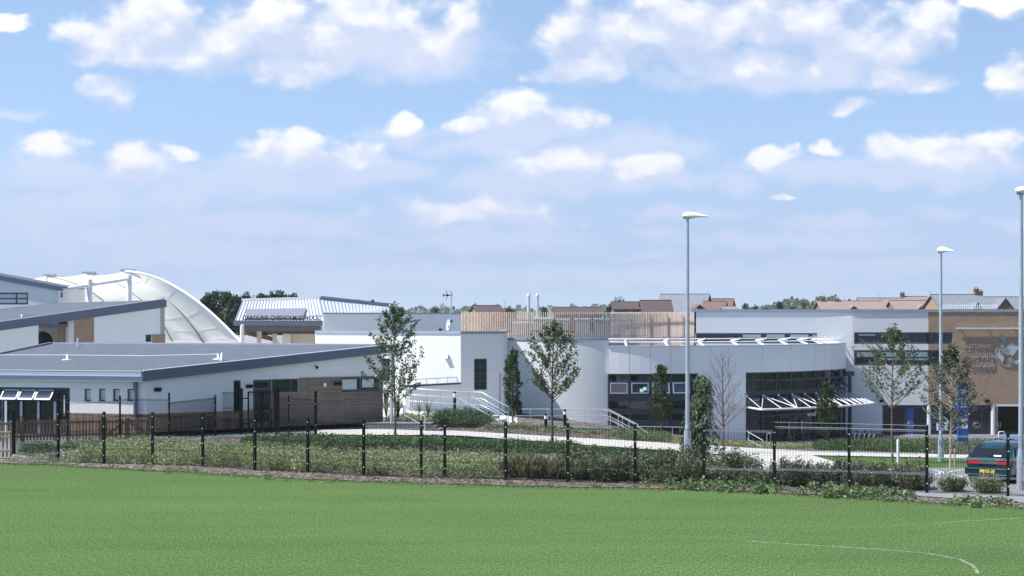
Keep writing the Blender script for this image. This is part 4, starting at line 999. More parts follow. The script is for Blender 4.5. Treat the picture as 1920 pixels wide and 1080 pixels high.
ZT = 5.80; M['silver_mid'] = basic('satin steel plate', (.47,.49,.52), .4, metal=.3); M['silver_text'] = basic('satin steel letters', (.40,.39,.38), .35, metal=.3)
BY = 126.5
BW = WF(W(1598,600,BY).to_2d(), (43.5,BY))
def main_front():
    root = empty('school_front_block', (0,0,0), 0, 'tall white and buff brick school front with ribbon windows and school name', 'building')
    # curved upper storey behind the drum, bending forward into the tall wall
    pts = [Vector((12.55,126.64)), Vector((16,126.64)), Vector((21.3,126.64)), Vector((22.3,126.62)), Vector((23.1,126.57)), Vector((BW.p0.x,BY))]
    UW = WF(pts[0], pts[2])
    uw = UW.rect(1304,624.5,1566,644); ops = [uw]
    window(root, UW, uw, cols=(.16,.33,.49,.66,.83), fw=.10, inset=.10, blind=[(.34,.47,.60,.93),(.51,.64,.62,.93),(.68,.81,.45,.93),(.84,.98,.35,.93)])
    w = MB(); wall(w, UW, 2.9, ZT, .3, ops)
    v = []; n = len(pts)-2
    cv = [pts[2]]
    P = pts[2:]
    for i in range(len(P)-1):
        p0, p1, p2, p3 = P[max(i-1,0)], P[i], P[i+1], P[min(i+2,len(P)-1)]
        for s in range(1,7):
            f = s/6; cv.append(.5*((2*p1)+(p2-p0)*f+(2*p0-5*p1+4*p2-p3)*f*f+(3*p1-p0-3*p2+p3)*f**3))
    v = [(p.x,p.y,-3.2) for p in cv]+[(p.x,p.y,ZT) for p in cv]; n = len(cv)
    w.add(v, [(i,i+1,n+i+1,n+i) for i in range(n-1)], 0, True)
    xb = BW.u(1740.5)
    opsA = [BW.rect(1601.5,623,1786,645), BW.rect(1601.5,656.5,1786,685.5)]
    low = BW.rect(1654.5,759.5,1866,846); low = (low[0], low[1], -3.1, low[3])
    ent = BW.rect(1871,758,1996,846); ent = (ent[0], ent[1], -3.1, ent[3])
    window(root, BW, opsA[0], cols=(.245,.50,.785,), fw=.13, inset=.10, blind=[(.05,.22,.72,.9),(.28,.47,.80,.9)])
    window(root, BW, opsA[1], cols=(.245,.50,.785,), rows=(.52,), fw=.13, inset=.10, blind=[(.03,.22,.55,.93),(.28,.48,.35,.93),(.52,.76,.35,.93)])
    wall(w, BW, -3.2, ZT, .3, opsA+[low], u1=xb)
    w.build('wall', M['render_grey'], root)
    b = MB(); wall(b, BW, -3.2, ZT, .3, opsA+[low, ent], u0=xb+.003, o=.025); b.build('brick_wall', M['brick'], root)
    lt = MB(); BW.box(lt, ent[0]-.1, ent[1], ent[3]-.14, ent[3]-.001, -.28, .035); lt.build('lintel', M['seam'], root)
    # copings
    c = MB(); UW.box(c, -.05, UW.L, ZT+.002, ZT+.19, -.34, .06); BW.box(c, .03, BW.L, ZT+.003, ZT+.19, -.34, .07)
    for a, q in zip(cv, cv[1:]):
        d = (q-a).normalized(); nn = Vector((d.y,-d.x)); F_ = lambda p, o, z: (p.x+nn.x*o, p.y+nn.y*o, z)
        c.hexa([F_(a,.06,ZT+.002),F_(q,.06,ZT+.002),F_(q,-.3,ZT+.002),F_(a,-.3,ZT+.002),F_(a,.06,ZT+.188),F_(q,.06,ZT+.188),F_(q,-.3,ZT+.188),F_(a,-.3,ZT+.188)])
    c.build('coping', M['coping'], root)
    r = MB(); r.slab([UW.P(0,ZT-.2,-.32), UW.P(UW.L,ZT-.2,-.32), (22.3,127.5,ZT-.2), (24.2,BY+.4,ZT-.2), (43.4,BY+.4,ZT-.2), (43.4,150,ZT-.2), (13,150,ZT-.2)], .2); r.build('roof', M['coping'], root)
    lw = WF(UW.p0+Vector((.0,9)), UW.p0+Vector((0,0))); s = MB(); wall(s, lw, 2.5, ZT, .3); s.build('side_wall', M['render'], root)
    # ground floor shopfront glazing, recessed
    g = MB(); a, z0, z1 = low[0], -3.1, low[3]
    for px in (1656,1698,1745,1772,1812,1842,1862): u = BW.u(px); BW.box(g, u-.06, u+.06, z0, z1, -.24, -.14)
    BW.box(g, low[0]+.01, low[1]-.01, z1-.14, z1-.003, -.24, -.145); BW.box(g, low[0]+.01, low[1]-.01, -.95, -.83, -.235, -.15); BW.box(g, low[0]+.01, low[1]-.01, z0, z0+.25, -.24, -.145)
    fo = g.build('shopfront_window', M['frame_blue'], root)
    p = MB(); BW.box(p, low[0]+.02, low[1]-.02, z0+.02, z1-.02, -.20, -.19); p.build('pane', M['glass'], fo)
    cl = MB()
    for px in (1742,1862): q = BW.P(BW.u(px), 0, -.02); cl.tube([(q.x,q.y,-3.1),(q.x,q.y,low[3])], .15, 12)
    cl.build('column', M['seam'], root)
    # ring emblems with a letter C on the glass
    for px in (1707,1750,1789.5,1832):
        u = BW.u(px); z = BW.z(u,797); e = MB(); cc = BW.P(u,z,-.17)
        e.ring(cc, .25, .022, (0,-1,0), 24, 5); pts = []
        for i in range(15):
            t_ = R(50+260*i/14); pts.append(cc+Vector((.13*math.cos(t_),-.01,.13*math.sin(t_))))
        e.tube(pts, .028, 5); e.build('window_emblem', M['silver_dark'], fo)
    bn = MB(); BW.box(bn, BW.u(1701), BW.u(1714), -3.0, low[3]-.15, -.185, -.175); bn.build('window_banner', M['signblue'], fo)
    # recessed entrance passage
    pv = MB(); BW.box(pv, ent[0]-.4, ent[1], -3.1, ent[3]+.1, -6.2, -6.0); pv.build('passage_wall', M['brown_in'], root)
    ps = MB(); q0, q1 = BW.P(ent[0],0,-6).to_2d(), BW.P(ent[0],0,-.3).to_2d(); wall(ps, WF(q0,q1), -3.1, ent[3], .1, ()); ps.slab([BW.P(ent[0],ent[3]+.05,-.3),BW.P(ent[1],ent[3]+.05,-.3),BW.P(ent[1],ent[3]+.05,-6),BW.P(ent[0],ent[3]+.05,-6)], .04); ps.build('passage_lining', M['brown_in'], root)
    dh = MB(); u = BW.u(1874); 
    for uu in (BW.u(1872), BW.u(1876)): q = BW.P(uu,0,-.05); dh.tube([(q.x,q.y,BW.z(uu,802)),(q.x,q.y,BW.z(uu,792))], .02, 5)
    dh.build('door_handle', M['silver'], root)
    # fittings
    on_wall(root, 'wall_light', BW, BW.rect(1649,749.5,1657,754), .18, M['black'], taper=.4)
    on_wall(root, 'wall_light', BW, BW.rect(1846,749,1854.5,753.5), .18, M['black'], o=.025, taper=.4)
    tb = MB(); z = BW.z(BW.u(1850),615.5); BW.box(tb, BW.u(1792), BW.u(1930), z-.05, z+.05, .12, .26); 
    for px in (1800,1850,1900): BW.box(tb, BW.u(px)-.03, BW.u(px)+.03, z-.03, z+.03, .025, .12)
    tb.build('light_bar', M['seam'], root)
    # the school name in three lines of silver letters standing off the brick
    le = MB()
    for s, r in (('Caroline',(1803,653,1858,640.5)), ('Chisholm',(1798.5,670.5,1860.5,657)), ('School',(1815.5,688,1860,674))):
        lettering(le, s, BW, BW.rect(r[0], r[3], r[2], r[1]), o=.075, depth=.03, bold=-.012)
    le.build('lettering', M['silver_text'], root)
    # world map emblem with three star shapes and a thin circle
    em = MB()
    def shape(px_pts, o0, o1, m):
        pts = [BW.P(BW.u(x), BW.z(BW.u(x),y), o0) for x, y in px_pts]; em.poly3(pts, (0,-1,0), o1-o0, m)
    def star(cx, cy, r, m, o):
        shape([(cx+(r if i%2 == 0 else r*.55)*math.sin(math.pi*i/7+.2), cy-(r if i%2 == 0 else r*.55)*math.cos(math.pi*i/7+.2)) for i in range(14)], o, o+.03, m)
    shape([(1869,664),(1874,662),(1880,665),(1882,671),(1880,679),(1877.5,680),(1875,674),(1870,671)], .05,.08,0)               # the southern landmass
    shape([(1884,654),(1889,648),(1893,645),(1897,642),(1901,646),(1908,648),(1911,652),(1906,657),(1904,661),(1900,665),(1897,668),(1893,664),(1889,667),(1885,664),(1882,661),(1885,658)], .05,.08,0)
    shape([(1898,678),(1903,675),(1908,678),(1909,681),(1905,683),(1900,680)], .05,.08,0)
    shape([(1875,648),(1879,645),(1881,648),(1877,651)], .05,.08,0); shape([(1871,667),(1873,653),(1876,655),(1873,668)], .05,.075,0)
    star(1880,634,8,1,.05); star(1881,656,9,1,.085); star(1894,675,7.5,1,.085)
    u, z = BW.u(1890), BW.z(BW.u(1890),664); cc = BW.P(u,z,.05); rr = 23*BY/F
    em.tube([cc+Vector((rr*math.cos(t_), -.0, rr*math.sin(t_))) for t_ in [R(100+250*i/40) for i in range(41)]], .018, 5, m=0)
    em.build('wall_emblem', [M['silver_mid'], M['silver_dark']], root)
main_front()
def parapet_fence():
    root = empty('rooftop_railing', (0,0,0), 0, 'small white spiked railing on top of the brick front', 'railing')
    u0, u1 = BW.u(1778), BW.u(1880)
    r = MB()
    for z in (6.08,6.22): r.tube([BW.P(u0,z,-1.5), BW.P(u1,z,-1.5)], .02, 5)
    r.build('rail', M['white'], root)
    for i in range(26):
        u = u0+(u1-u0)*i/25; b = MB(); b.tube([BW.P(u,5.6,-1.5), BW.P(u,6.34,-1.5)], .022, 4); b.build('post', M['white'], root)
parapet_fence()

# ------------------------------------------------------------------ timber louvre screen round the roof plant
def screen():
    root = empty('louvre_screen', (0,0,0), 0, 'long curved screen of upright pale timber slats on the roof', 'screen')
    pl = [(866,119.6),(905,118.4),(945,117.6),(1000,117.0),(1070,116.8),(1140,117.2),(1200,118.2),(1250,119.6),(1303,121.8)]
    pts = [W(x,600,Y).to_2d() for x, Y in pl]
    cv = []
    for i in range(len(pts)-1):
        p0, p1, p2, p3 = pts[max(i-1,0)], pts[i], pts[i+1], pts[min(i+2,len(pts)-1)]
        for s in range(20):
            f = s/20; cv.append(.5*((2*p1)+(p2-p0)*f+(2*p0-5*p1+4*p2-p3)*f*f+(3*p1-p0-3*p2+p3)*f**3))
    cv.append(pts[-1]); L = [0]
    for a, b in zip(cv, cv[1:]): L.append(L[-1]+(b-a).length)
    def at(s):
        for k in range(len(cv)-1):
            if s <= L[k+1]+1e-6:
                q = (s-L[k])/max(1e-6,L[k+1]-L[k]); return cv[k].lerp(cv[k+1], q), (cv[k+1]-cv[k]).normalized()
        return cv[-1], (cv[-1]-cv[-2]).normalized()
    zt = 5.80; sl = MB(); sp = .13; n = int(L[-1]/sp)
    for i in range(n+1):
        p, d = at(i*sp); g = random.uniform(-.02,.02)
        sl.box((p.x,p.y,(3.6+zt)/2+g*.6), (.052,.060,zt-3.6), rz=math.atan2(d.y,d.x))
    sl.build('slats', M['slat'], root)
    for z in (4.25,5.25):
        r = MB()
        for i in range(60):
            a, d = at(L[-1]*i/60); b, _ = at(L[-1]*(i+1)/60); nn = Vector((d.y,-d.x))*-.09
            r.beam((a.x+nn.x,a.y+nn.y,z), (b.x+nn.x,b.y+nn.y,z), .05, .10)
        r.build('rail', M['silver_dark'], root)
    for i in range(11):
        a, d = at(L[-1]*(i+.15)/11); nn = Vector((d.y,-d.x))*-.15; b = MB(); b.box((a.x+nn.x,a.y+nn.y,4.7), (.10,.10,2.15), rz=math.atan2(d.y,d.x)); b.build('post', M['silver_dark'], root)
screen()
# plant behind the slats, and what stands beyond
def plant(px0, px1, y0, Y, label, mat):
    X0, X1 = (px0-960)*Y/F, (px1-960)*Y/F; zt = HC-(y0-HZ)*Y/F
    o = empty('air_handling_unit', ((X0+X1)/2, Y, 3.9), 0, label, 'roof plant', 'plant units behind the slat screen')
    w, h = X1-X0, zt-3.9; b = MB(); b.box((0,.6,h/2), (w,1.2,h)); b.build('casing', mat, o)
    l = MB()
    for i in range(6): l.box((0,-.02,h*(.25+.09*i)), (w*.7,.06,h*.05))
    l.build('grille', M['silver_dark'], o)
    f = MB(); f.box((0,.6,h+.05), (w+.1,1.3,.1)); f.build('lid', M['seam'], o)
plant(1004,1036,598,124,'grey plant box behind the slats left of the middle tree', M['silver_dark'])
plant(1042,1066,600,124.5,'smaller grey plant box behind the slats and tree crown', M['silver_dark'])
plant(1080,1106,599,125,'grey plant box behind the slats right of the tree crown', M['silver_dark'])
plant(1116,1142,599,125,'grey plant box behind the slats nearest the drum', M['fascia'])
plant(962,1000,606,125,'pale low plant box at the left end of the screen', M['silver_dark'])
plant(1150,1200,588,130,'pale long plant housing behind the right half of the screen', M['silver_dark'])
for i, px in enumerate((991,1007.5)):
    o = empty('flue_pipe', W(px,600,128), 0, ['left one of two thin silver flues rising above the slat screen', 'right one of two thin silver flues rising above the slat screen'][i], 'flue', 'twin flues')
    z = HC-(556-HZ)*128/F-W(px,600,128).z
    b = MB(); b.tube([(0,0,-1.5),(0,0,z)], .125, 12); b.build('pipe', M['silver'], o)
    b = MB(); b.lathe((0,0,z), [(.14,0),(.14,.12),(.05,.2)], 12); b.build('cowl', M['silver'], o)
# ------------------------------------------------------------------ FENCES
def mesh_panel(a, b, h, z0=.06, pitch=.05, wires=(.03,.62,1.22,1.93)):
    mb = MB(); d = (b-a); L = math.hypot(d.x, d.y); t = Vector((d.x/L, d.y/L, 0)); nn = Vector((t.y,-t.x,0)); n = int((L-.08)/pitch)
    w = .0050
    for i in range(n+1):
        s = .04+i*pitch; p = a.lerp(b, s/L)
        vs = []
        for z in (z0, h):
            vs += [p+t*-w+Vector((0,0,z)), p+nn*(w*1.6)+Vector((0,0,z)), p+t*w+Vector((0,0,z))]
        mb.add(vs, [(0,1,4,3),(1,2,5,4),(2,0,3,5)])
    for z in wires:
        for o, dz in ((.0,.03),(.035,.0),(.0,-.03)):
            zz = min(max(z*h/2.0+dz, z0), h)
            mb.beam(a+nn*o+Vector((0,0,zz))+t*.02, b+nn*o+Vector((0,0,zz))-t*.02, .008, .008, m=1)
    return mb
def post_mb(p, h, w=.07, clips=(.35,.9,1.45,1.85), rz=0.0, hh=2.0):
    mb = MB(); mb.box((p.x,p.y,p.z+h/2-.1), (w,w,h+.2), rz=rz); mb.box((p.x,p.y,p.z+h+.015), (w*1.12,w*1.12,.03), rz=rz)
    for c in clips: mb.box((p.x,p.y-w*.5-.010,p.z+c*h/hh), (w*.42,.020,.030), rz=rz, m=1)
    return mb
fence_px = [(109,866,2.62),(195,871,1.98),(286,872.5,1.98),(380,876,1.98),(478,883.5,2.05),(577,887.5,1.98),(682,894,1.98),(790,897.5,2.0),(834,897,2.0),(948,901.5,2.0),(1065,906,2.0),(1191,909,2.0),(1320,912,2.0),(1452,916.5,2.15),(1592,921,2.15),(1738,927,2.18),(1890,933,2.0)]
def front_fence():
    root = empty('mesh_fence', (0,0,0), 0, 'long black wire mesh fence along the edge of the playing field', 'fence')
    P = [GT(x, y) for x, y, h in fence_px]
    d = (P[-1]-P[-2]); HS = [q[2] for q in fence_px]
    for _ in range(5): P.append(P[-1]+d); HS.append(2.0)
    left = GT(26, 852)
    for i, (p, h) in enumerate(zip(P, HS)):
        a, b = P[max(i-1,0)], P[min(i+1,len(P)-1)]; rz = math.atan2(b.y-a.y, b.x-a.x)
        post_mb(p, h, .085, rz=rz, hh=h).build('post', [M['fence'], M['clip']], root)
    for i in range(len(P)-1):
        h = min(HS[i], HS[i+1])-.06
        mesh_panel(P[i], P[i+1], h).build('mesh_panel', [M['fence'], M['galv'] if i >= 12 else M['fence']], root)  # pale steel on the right-hand wires stands in for their sky glint
        if i == 13 or i == 14:      # pale bars drawn for the highlight along the taller section's top wires
            t = MB(); 
            for z in (h+.10, h-.05): t.beam(P[i]+Vector((0,-.05,z)), P[i+1]+Vector((0,-.05,z)), .010, .012)
            t.build('top_glint', M['rail'], root)
    post_mb(left, 1.78, .12, ()).build('post', [M['fence'], M['clip']], root)
    mesh_panel(left, P[0], 1.6).build('mesh_panel', [M['fence'], M['fence']], root)
front_fence()
def back_fence():
    root = empty('mesh_fence', (0,0,0), 0, 'second black mesh fence close to the low school building, with tall gate', 'fence')
    pts = [(127,834,1.95),(225,830,2.05),(317,831,2.2),(404,818,1.9)]
    P = [GT(x, y) for x, y, h in pts]
    for p, (_, _, h) in zip(P, pts): post_mb(p, h, .075, hh=h).build('post', [M['fence'], M['clip']], root)
    for i in range(len(P)-1): mesh_panel(P[i], P[i+1], min(pts[i][2], pts[i+1][2])-.08).build('mesh_panel', [M['fence'], M['fence']], root)
    Q = [(401,812,2.15,.10),(452,814,2.15,.16),(520,814,2.15,.18),(541,815,1.85,.07),(592,817,2.05,.12)]
    G_ = [GT(x, y) for x, y, h, w in Q]
    for p, (_, _, h, w) in zip(G_, Q): post_mb(p, h, w, (.5,1.5) if w < .13 else (), hh=h).build('post', [M['fence'], M['clip']], root)
    mesh_panel(G_[0], G_[1], 2.0).build('mesh_panel', [M['fence'], M['fence']], root)
    mesh_panel(G_[2], G_[3], 1.75).build('mesh_panel', [M['fence'], M['fence']], root); mesh_panel(G_[3], G_[4], 1.75).build('mesh_panel', [M['fence'], M['fence']], root)
    mesh_panel(P[-1], G_[0], 1.8).build('mesh_panel', [M['fence'], M['fence']], root)
    gate = empty('mesh_gate', (0,0,0), 0, 'black framed mesh gate in front of the school door', 'gate')
    a, b = G_[1]+Vector((.35,-.05,0)), G_[2]+Vector((-.12,-.05,0)); fr = MB()
    for p in (a, a.lerp(b,.5)-Vector((.03,0,0)), a.lerp(b,.5)+Vector((.06,0,0)), b): fr.beam(p+Vector((0,0,.1)), p+Vector((0,0,2.02)), .07, .07)
    for z in (.12, 2.0): fr.beam(a+Vector((0,0,z)), b+Vector((0,0,z)), .06, .06)
    for z in (.5,1.7): fr.box((G_[1]+a)/2+Vector((0,0,z)), (.40,.05,.05))
    fr.box(a.lerp(b,.46)+Vector((0,-.05,1.05)), (.22,.05,.3)); fr.build('gate_frame', M['fence'], gate)
    mesh_panel(a, b, 1.98, .12).build('mesh_infill', [M['fence'], M['fence']], gate)
back_fence()
def pickets(name, label, cat, a, b, h, posts, gate=False, rails=(.25,.85), pitch=.145, mat='picket', cap=False):
    root = empty(name, (0,0,0), 0, label, cat); d = b-a; L = math.hypot(d.x,d.y); t = Vector((d.x/L,d.y/L,0)); rz = math.atan2(d.y,d.x); nn = Vector((t.y,-t.x,0))
    pk = MB(); n = int(L/pitch)
    for i in range(n+1):
        p = a+t*(i*pitch+.03); hh = h+random.uniform(-.015,.015); w = .042
        q = [p-t*w, p+t*w]; vs = []
        for o in (0,.022):
            vs += [q[0]+nn*-o+Vector((0,0,.06)), q[1]+nn*-o+Vector((0,0,.06)), q[1]+nn*-o+Vector((0,0,hh-.05)), p+nn*-o+Vector((0,0,hh)), q[0]+nn*-o+Vector((0,0,hh-.05))]
        pk.add(vs, [(0,1,2,3,4),(9,8,7,6,5),(0,5,6,1),(1,6,7,2),(2,7,8,3),(3,8,9,4),(4,9,5,0)])
    pk.build('pickets', M[mat], root)
    for z in rails:
        r = MB(); r.beam(a+nn*.035+Vector((0,0,z*h)), b+nn*.035+Vector((0,0,z*h)), .05, .09); r.build('rail', M['picket_dark'] if not cap else M[mat], root)
    for s in posts:
        p = a+t*(L*s)+nn*.05; m = MB(); m.box((p.x,p.y,h*.53), (.11,.11,h*1.06), rz=rz); m.build('post', M['picket_dark'], root)
    if gate:
        for s in (0,.5):
            m = MB(); p0, p1 = a+t*(L*(s+.04)), a+t*(L*(s+.46))
            if s == 0: p0, p1 = p1, p0
            m.beam(p0+nn*.05+Vector((0,0,h*.84)), p1+nn*.05+Vector((0,0,h*.27)), .04, .09); m.build('brace', M['picket_dark'], root)
        for s in (.005,.475,.53,.995):
            m = MB(); p = a+t*(L*s)+nn*.05; m.box((p.x,p.y,h*.52), (.13,.05,h*.96), rz=rz); m.build('stile', M['picket_dark'], root)
    if cap:
        m = MB(); m.beam(a+Vector((0,0,h+.03)), b+Vector((0,0,h+.03)), .13, .05); m.build('top_board', M[mat], root)
    return root
pickets('picket_fence', 'brown timber picket fence in front of the glazed classroom bay', 'fence', GT(-70,832), GT(193,824.5), .98, (.02,.42,.66,.99))
pickets('picket_gate', 'double timber picket gate with diagonal braces', 'gate', GT(198,826), GT(277,823.5), 1.0, (), gate=True)
pickets('picket_screen', 'short pale timber slatted bay with a top board beside the black post', 'screen', GT(-40,860), GT(20,860), 1.02, (.02,), rails=(.3,.86), pitch=.155, cap=True)

# ------------------------------------------------------------------ HANDRAILS, STEPS, BOLLARD LIGHTS
def handrail(label, pts, h=1.0, mids=(.35,.68), posts=None, r=.019, mat='rail', cat='handrail', end=None):
    root = empty('handrail', (0,0,0), 0, label, cat)
    P = [Vector(p) for p in pts]
    t = MB(); top = [p+Vector((0,0,h)) for p in P]
    if end: top = top+[top[-1]+Vector((.12,0,-.10)), top[-1]+Vector((.05,0,-.3))]
    t.tube(top, r, 8); t.build('rail', M[mat], root)
    for k in mids:
        t = MB(); t.tube([p+Vector((0,0,h*k)) for p in P], r*.75, 6); t.build('mid_rail', M[mat], root)
    L = [0]
    for a, b in zip(P, P[1:]): L.append(L[-1]+(b-a).length)
    for s in (posts or [0,.5,1]):
        x = s*L[-1]
        for k in range(len(P)-1):
            if x <= L[k+1]+1e-6:
                p = P[k].lerp(P[k+1], (x-L[k])/max(1e-6,L[k+1]-L[k])); break
        t = MB(); t.tube([p-Vector((0,0,.15)), p+Vector((0,0,h))], r, 6); t.build('post', M[mat], root)
def Wb(px, py, Y, h): return W(px, py, Y)-Vector((0,0,h))
handrail('pale steel railing along the terrace and down the upper steps', [Wb(767,728,103.5,1.1), Wb(866,734.5,102,1.1), Wb(903,735.5,102,1.1), Wb(953,763,99.5,1.1)], 1.1, posts=[.01,.03,.27,.5,.62,.70,.74,.87,1.0])
handrail('short steel handrail down the near side of the terrace steps', [Wb(860,746,101,.9), Wb(897,768,98.8,.9), Wb(917,778,98,.9)], .9, (.45,), [.02,.55], end=None)
handrail('second steel handrail in the middle of the terrace steps', [Wb(885,742.5,102,.9), Wb(922,765,99.5,.9), Wb(950,781,98.5,.9)], .9, (.45,), [.05,.5,1.0])
handrail('level steel railing in front of the curved white wall', [Wb(967,767,103,1.0), Wb(1136,767.5,102,1.0)], 1.0, (.30,.62), [0,.165,.36,.56,.76,.97])
handrail('steel stair rail descending beside the dark drum glazing', [Wb(1132,768,101,1.0), Wb(1146,772,100.5,1.0), Wb(1186,793,98.5,1.0), Wb(1215,812,97,1.0)], 1.0, (.5,.7), [.12,.3,.55,.8,1.0])
handrail('upper steel stair rail next to the drum corner', [Wb(1139,766,102.5,1.0), Wb(1196,796,99.5,1.0)], 1.0, (.5,), [0,.5,1.0])
handrail('low level railing below the left drum glazing', [Wb(1190,799.5,99.5,.9), Wb(1296,801.5,99,.9)], .9, (.12,), [0,.12,.35,.67,1.0])
handrail('small stair rail at the right glazed bay', [Wb(1401,809,99,.8), Wb(1431,826,98,.8)], .8, (.5,), [.1,.98])
handrail('curved end handrail near the glazed doors', [Wb(1438,813.5,99,.9), Wb(1443,811.5,98.8,.9), Wb(1445,814,98.7,.9)], .9, (), [0,1.0])
handrail('grey metal stair handrail beside the roof column of the low building', [Wb(752,758,92,.95), Wb(763,763,91,.95), Wb(797,781,88.8,.95)], .95, (.5,), [.12,.2,.85,1.0], r=.03)
def steps():
    root = empty('stone_steps', (0,0,0), 0, 'pale stone steps leading down from the terrace', 'steps')
    for i in range(5):
        a = Vector((-2.35+i*.42, 101.2-i*.55, 0)); zt = .02-.17*i+.0; s = MB(); s.box((a.x+.55,a.y,zt-.35), (1.7,1.5,.7), rz=R(-30)); s.build('step', M['concrete'], root)
    r2 = empty('grey_steps', (0,0,0), 0, 'steps coloured dark grey for shade beside the timber clad corner', 'steps')
    for i in range(3):
        s = MB(); p = GT(790+i*9, 809.5); s.box((p.x-1.2,p.y+.9-.35*i+.5,.30-.12*i-.2), (3.4,1.2,.4), rz=R(-4)); s.build('step', M['asphalt'], r2)  # asphalt tone darkens the steps in place of the shade on them
    r3 = empty('landing_wall', (0,0,0), 0, 'low pale wall edging the landing under the level railing', 'wall')
    a, b = W(1040,803,100), W(1146,805,100); s = MB(); s.beam(Vector((a.x,a.y,a.z-.3)), Vector((b.x,b.y,b.z-.35)), .25, .75); s.build('wall_body', M['concrete'], r3)
    s = MB(); s.beam(Vector((a.x,a.y,a.z+.10)), Vector((b.x,b.y,b.z+.05)), .32, .05); s.build('coping', M['seam'], r3)
steps()
def bollard(px, py0, py1, Y, label):
    p = W(px, py1, Y); h = (py1-py0)*Y/F; r = .085
    o = empty('bollard_light', p, 0, label, 'bollard light', 'black bollard lights with white heads')
    b = MB(); b.lathe((0,0,-.2), [(r,0),(r,h*.68+.2)], 12); b.build('post', M['black'], o)
    b = MB(); b.lathe((0,0,h*.68), [(r*.98,0),(r*.98,h*.22)], 12); b.build('lens', M['signwhite'], o)
    b = MB(); b.lathe((0,0,h*.90), [(r*1.05,0),(r*1.05,h*.08),(r*.9,h*.10)], 12); b.build('cap', M['black'], o)
bollard(746,741,776,95,'black bollard light next to the roof column of the low building')
bollard(852.5,734,765,104,'black bollard light behind the terrace railing')
bollard(1023.5,776,805,97,'black bollard light just left of the middle young tree trunk')
bollard(1059,768,797,100,'black bollard light to the right of the middle young tree trunk')
o = empty('white_bollard', GX(1683.5,80.5), 0, 'plain white round topped bollard on the lawn beside the right young tree', 'bollard')
b = MB(); hh = (880-837)*80.5/F; b.lathe((0,0,-.2), [(.065,0),(.065,hh+.12),(.05,hh+.18),(.02,hh+.2)], 14); b.build('post', M['signwhite'], o)
o = empty('white_bollard', GX(1763,58.8), 0, 'short pale post stub at the mesh fence below the middle lamp column', 'bollard')
b = MB(); b.lathe((0,0,-.2), [(.09,0),(.09,.75),(.05,.8)], 12); b.build('post', M['galv'], o)

# ------------------------------------------------------------------ STREET LAMPS
def lamp(px, pyb, pyt, Y, ang, label, sign=False, Lh=.95):
    z0 = HC-(pyb-HZ)*Y/F; H = (pyb-pyt)*Y/F; X = (px-960)*Y/F
    o = empty('street_lamp', (X,Y,z0), 0, label, 'street lamp', 'tall street lamps')
    tilt = -(4.0/1920*0)
    b = MB(); b.lathe((0,0,-.3), [(.14,0),(.14,1.5),(.135,1.55),(.085,1.85)], 14); bs = b.build('base', M['galv'], o)
    d = MB(); d.box((0,-.138,.75), (.13,.02,.5)); d.build('access_door', M['silver'], bs)
    b = MB(); b.lathe((0,0,1.5), [(.085,0),(.075,(H-1.5)*.5),(.06,H-1.62)], 14); b.build('column', M['galv'], o)
    ca, sa = math.cos(ang), math.sin(ang); hd = MB(); v = []; n = 12
    st = [(-.20,.02,.02),(-.17,.10,.10),(-.05,.16,.15),(.12,.185,.17),(.35,.16,.14),(.60,.10,.08),(.85,.045,.035),(Lh,.01,.01)]
    for (s, w, h) in st:
        for j in range(n):
            a = 2*math.pi*j/n; y = w*math.cos(a); z = h*math.sin(a)*(1.0 if math.sin(a) > 0 else .45)
            v.append((s*ca-y*sa, s*sa+y*ca, H-.04+z-.05*max(0,s)))
    f = [(i*n+j, i*n+(j+1)%n, (i+1)*n+(j+1)%n, (i+1)*n+j) for i in range(len(st)-1) for j in range(n)]
    hd.add(v, f, 0, True); hd.add(v[:n], [tuple(range(n-1,-1,-1))]); hd.add(v[-n:], [tuple(range(n))]); h = hd.build('lamp_head', M['white'] if not sign else M['white'], o)
    bw = MB(); bw.ball((.14*ca,.14*sa,H-.11), (.17 if abs(ca)>.5 else .12,.12 if abs(ca)>.5 else .17,.06)); bw.build('lens', M['seam'], h)
    ph = MB(); ph.lathe((-.12*ca,-.12*sa,H-.16), [(.05,0),(.06,.06)], 8); ph.build('bracket', M['silver_dark'], o)
    return o
lamp(1289,869,403,72.3, R(-8), 'tall grey lamp column rising behind the dark shrubs before the drum', Lh=.92)
lamp(1764,880,467.5,82, R(-68), 'tall lamp column with a car park sign, behind the mesh fence')
lamp(1914.5,930,356,58.6, R(20), 'nearest lamp column, cut by the right edge beside the car')
def park_sign():
    o = empty('car_park_sign', W(1766.5,800,81.6), 0, 'small white car park sign with blue lettering fixed to the lamp column', 'sign')
    wf = WF(W(1756.5,800,81.6).to_2d(), W(1776.5,800,81.6).to_2d())
    loc = Vector(o.location)
    L = lambda mb: [tuple(Vector(v)-loc) for v in mb.v]
    b = MB(); wf.box(b, 0, wf.L, wf.z(.2,807), wf.z(.2,792), -.03, .0); b.v = L(b); b.build('sign_face', M['signwhite'], o)
    t = MB(); lettering(t, 'CAR PARK', wf, (.06,wf.L-.06,wf.z(.2,797.2),wf.z(.2,793.6)), o=.002, depth=.012)
    for k, y in enumerate((799.5,802,804.5)): wf.box(t, .06, wf.L-.06-.03*k, wf.z(.2,y+.7), wf.z(.2,y-.3), .002, .010)
    t.v = L(t); t.build('lettering', M['signblue'], o)
    k = MB(); k.ring((0,.07,.1), .08, .015, (0,0,1), 14, 5); k.ring((0,.07,-.1), .08, .015, (0,0,1), 14, 5); k.build('clamp', M['galv'], o)
park_sign()
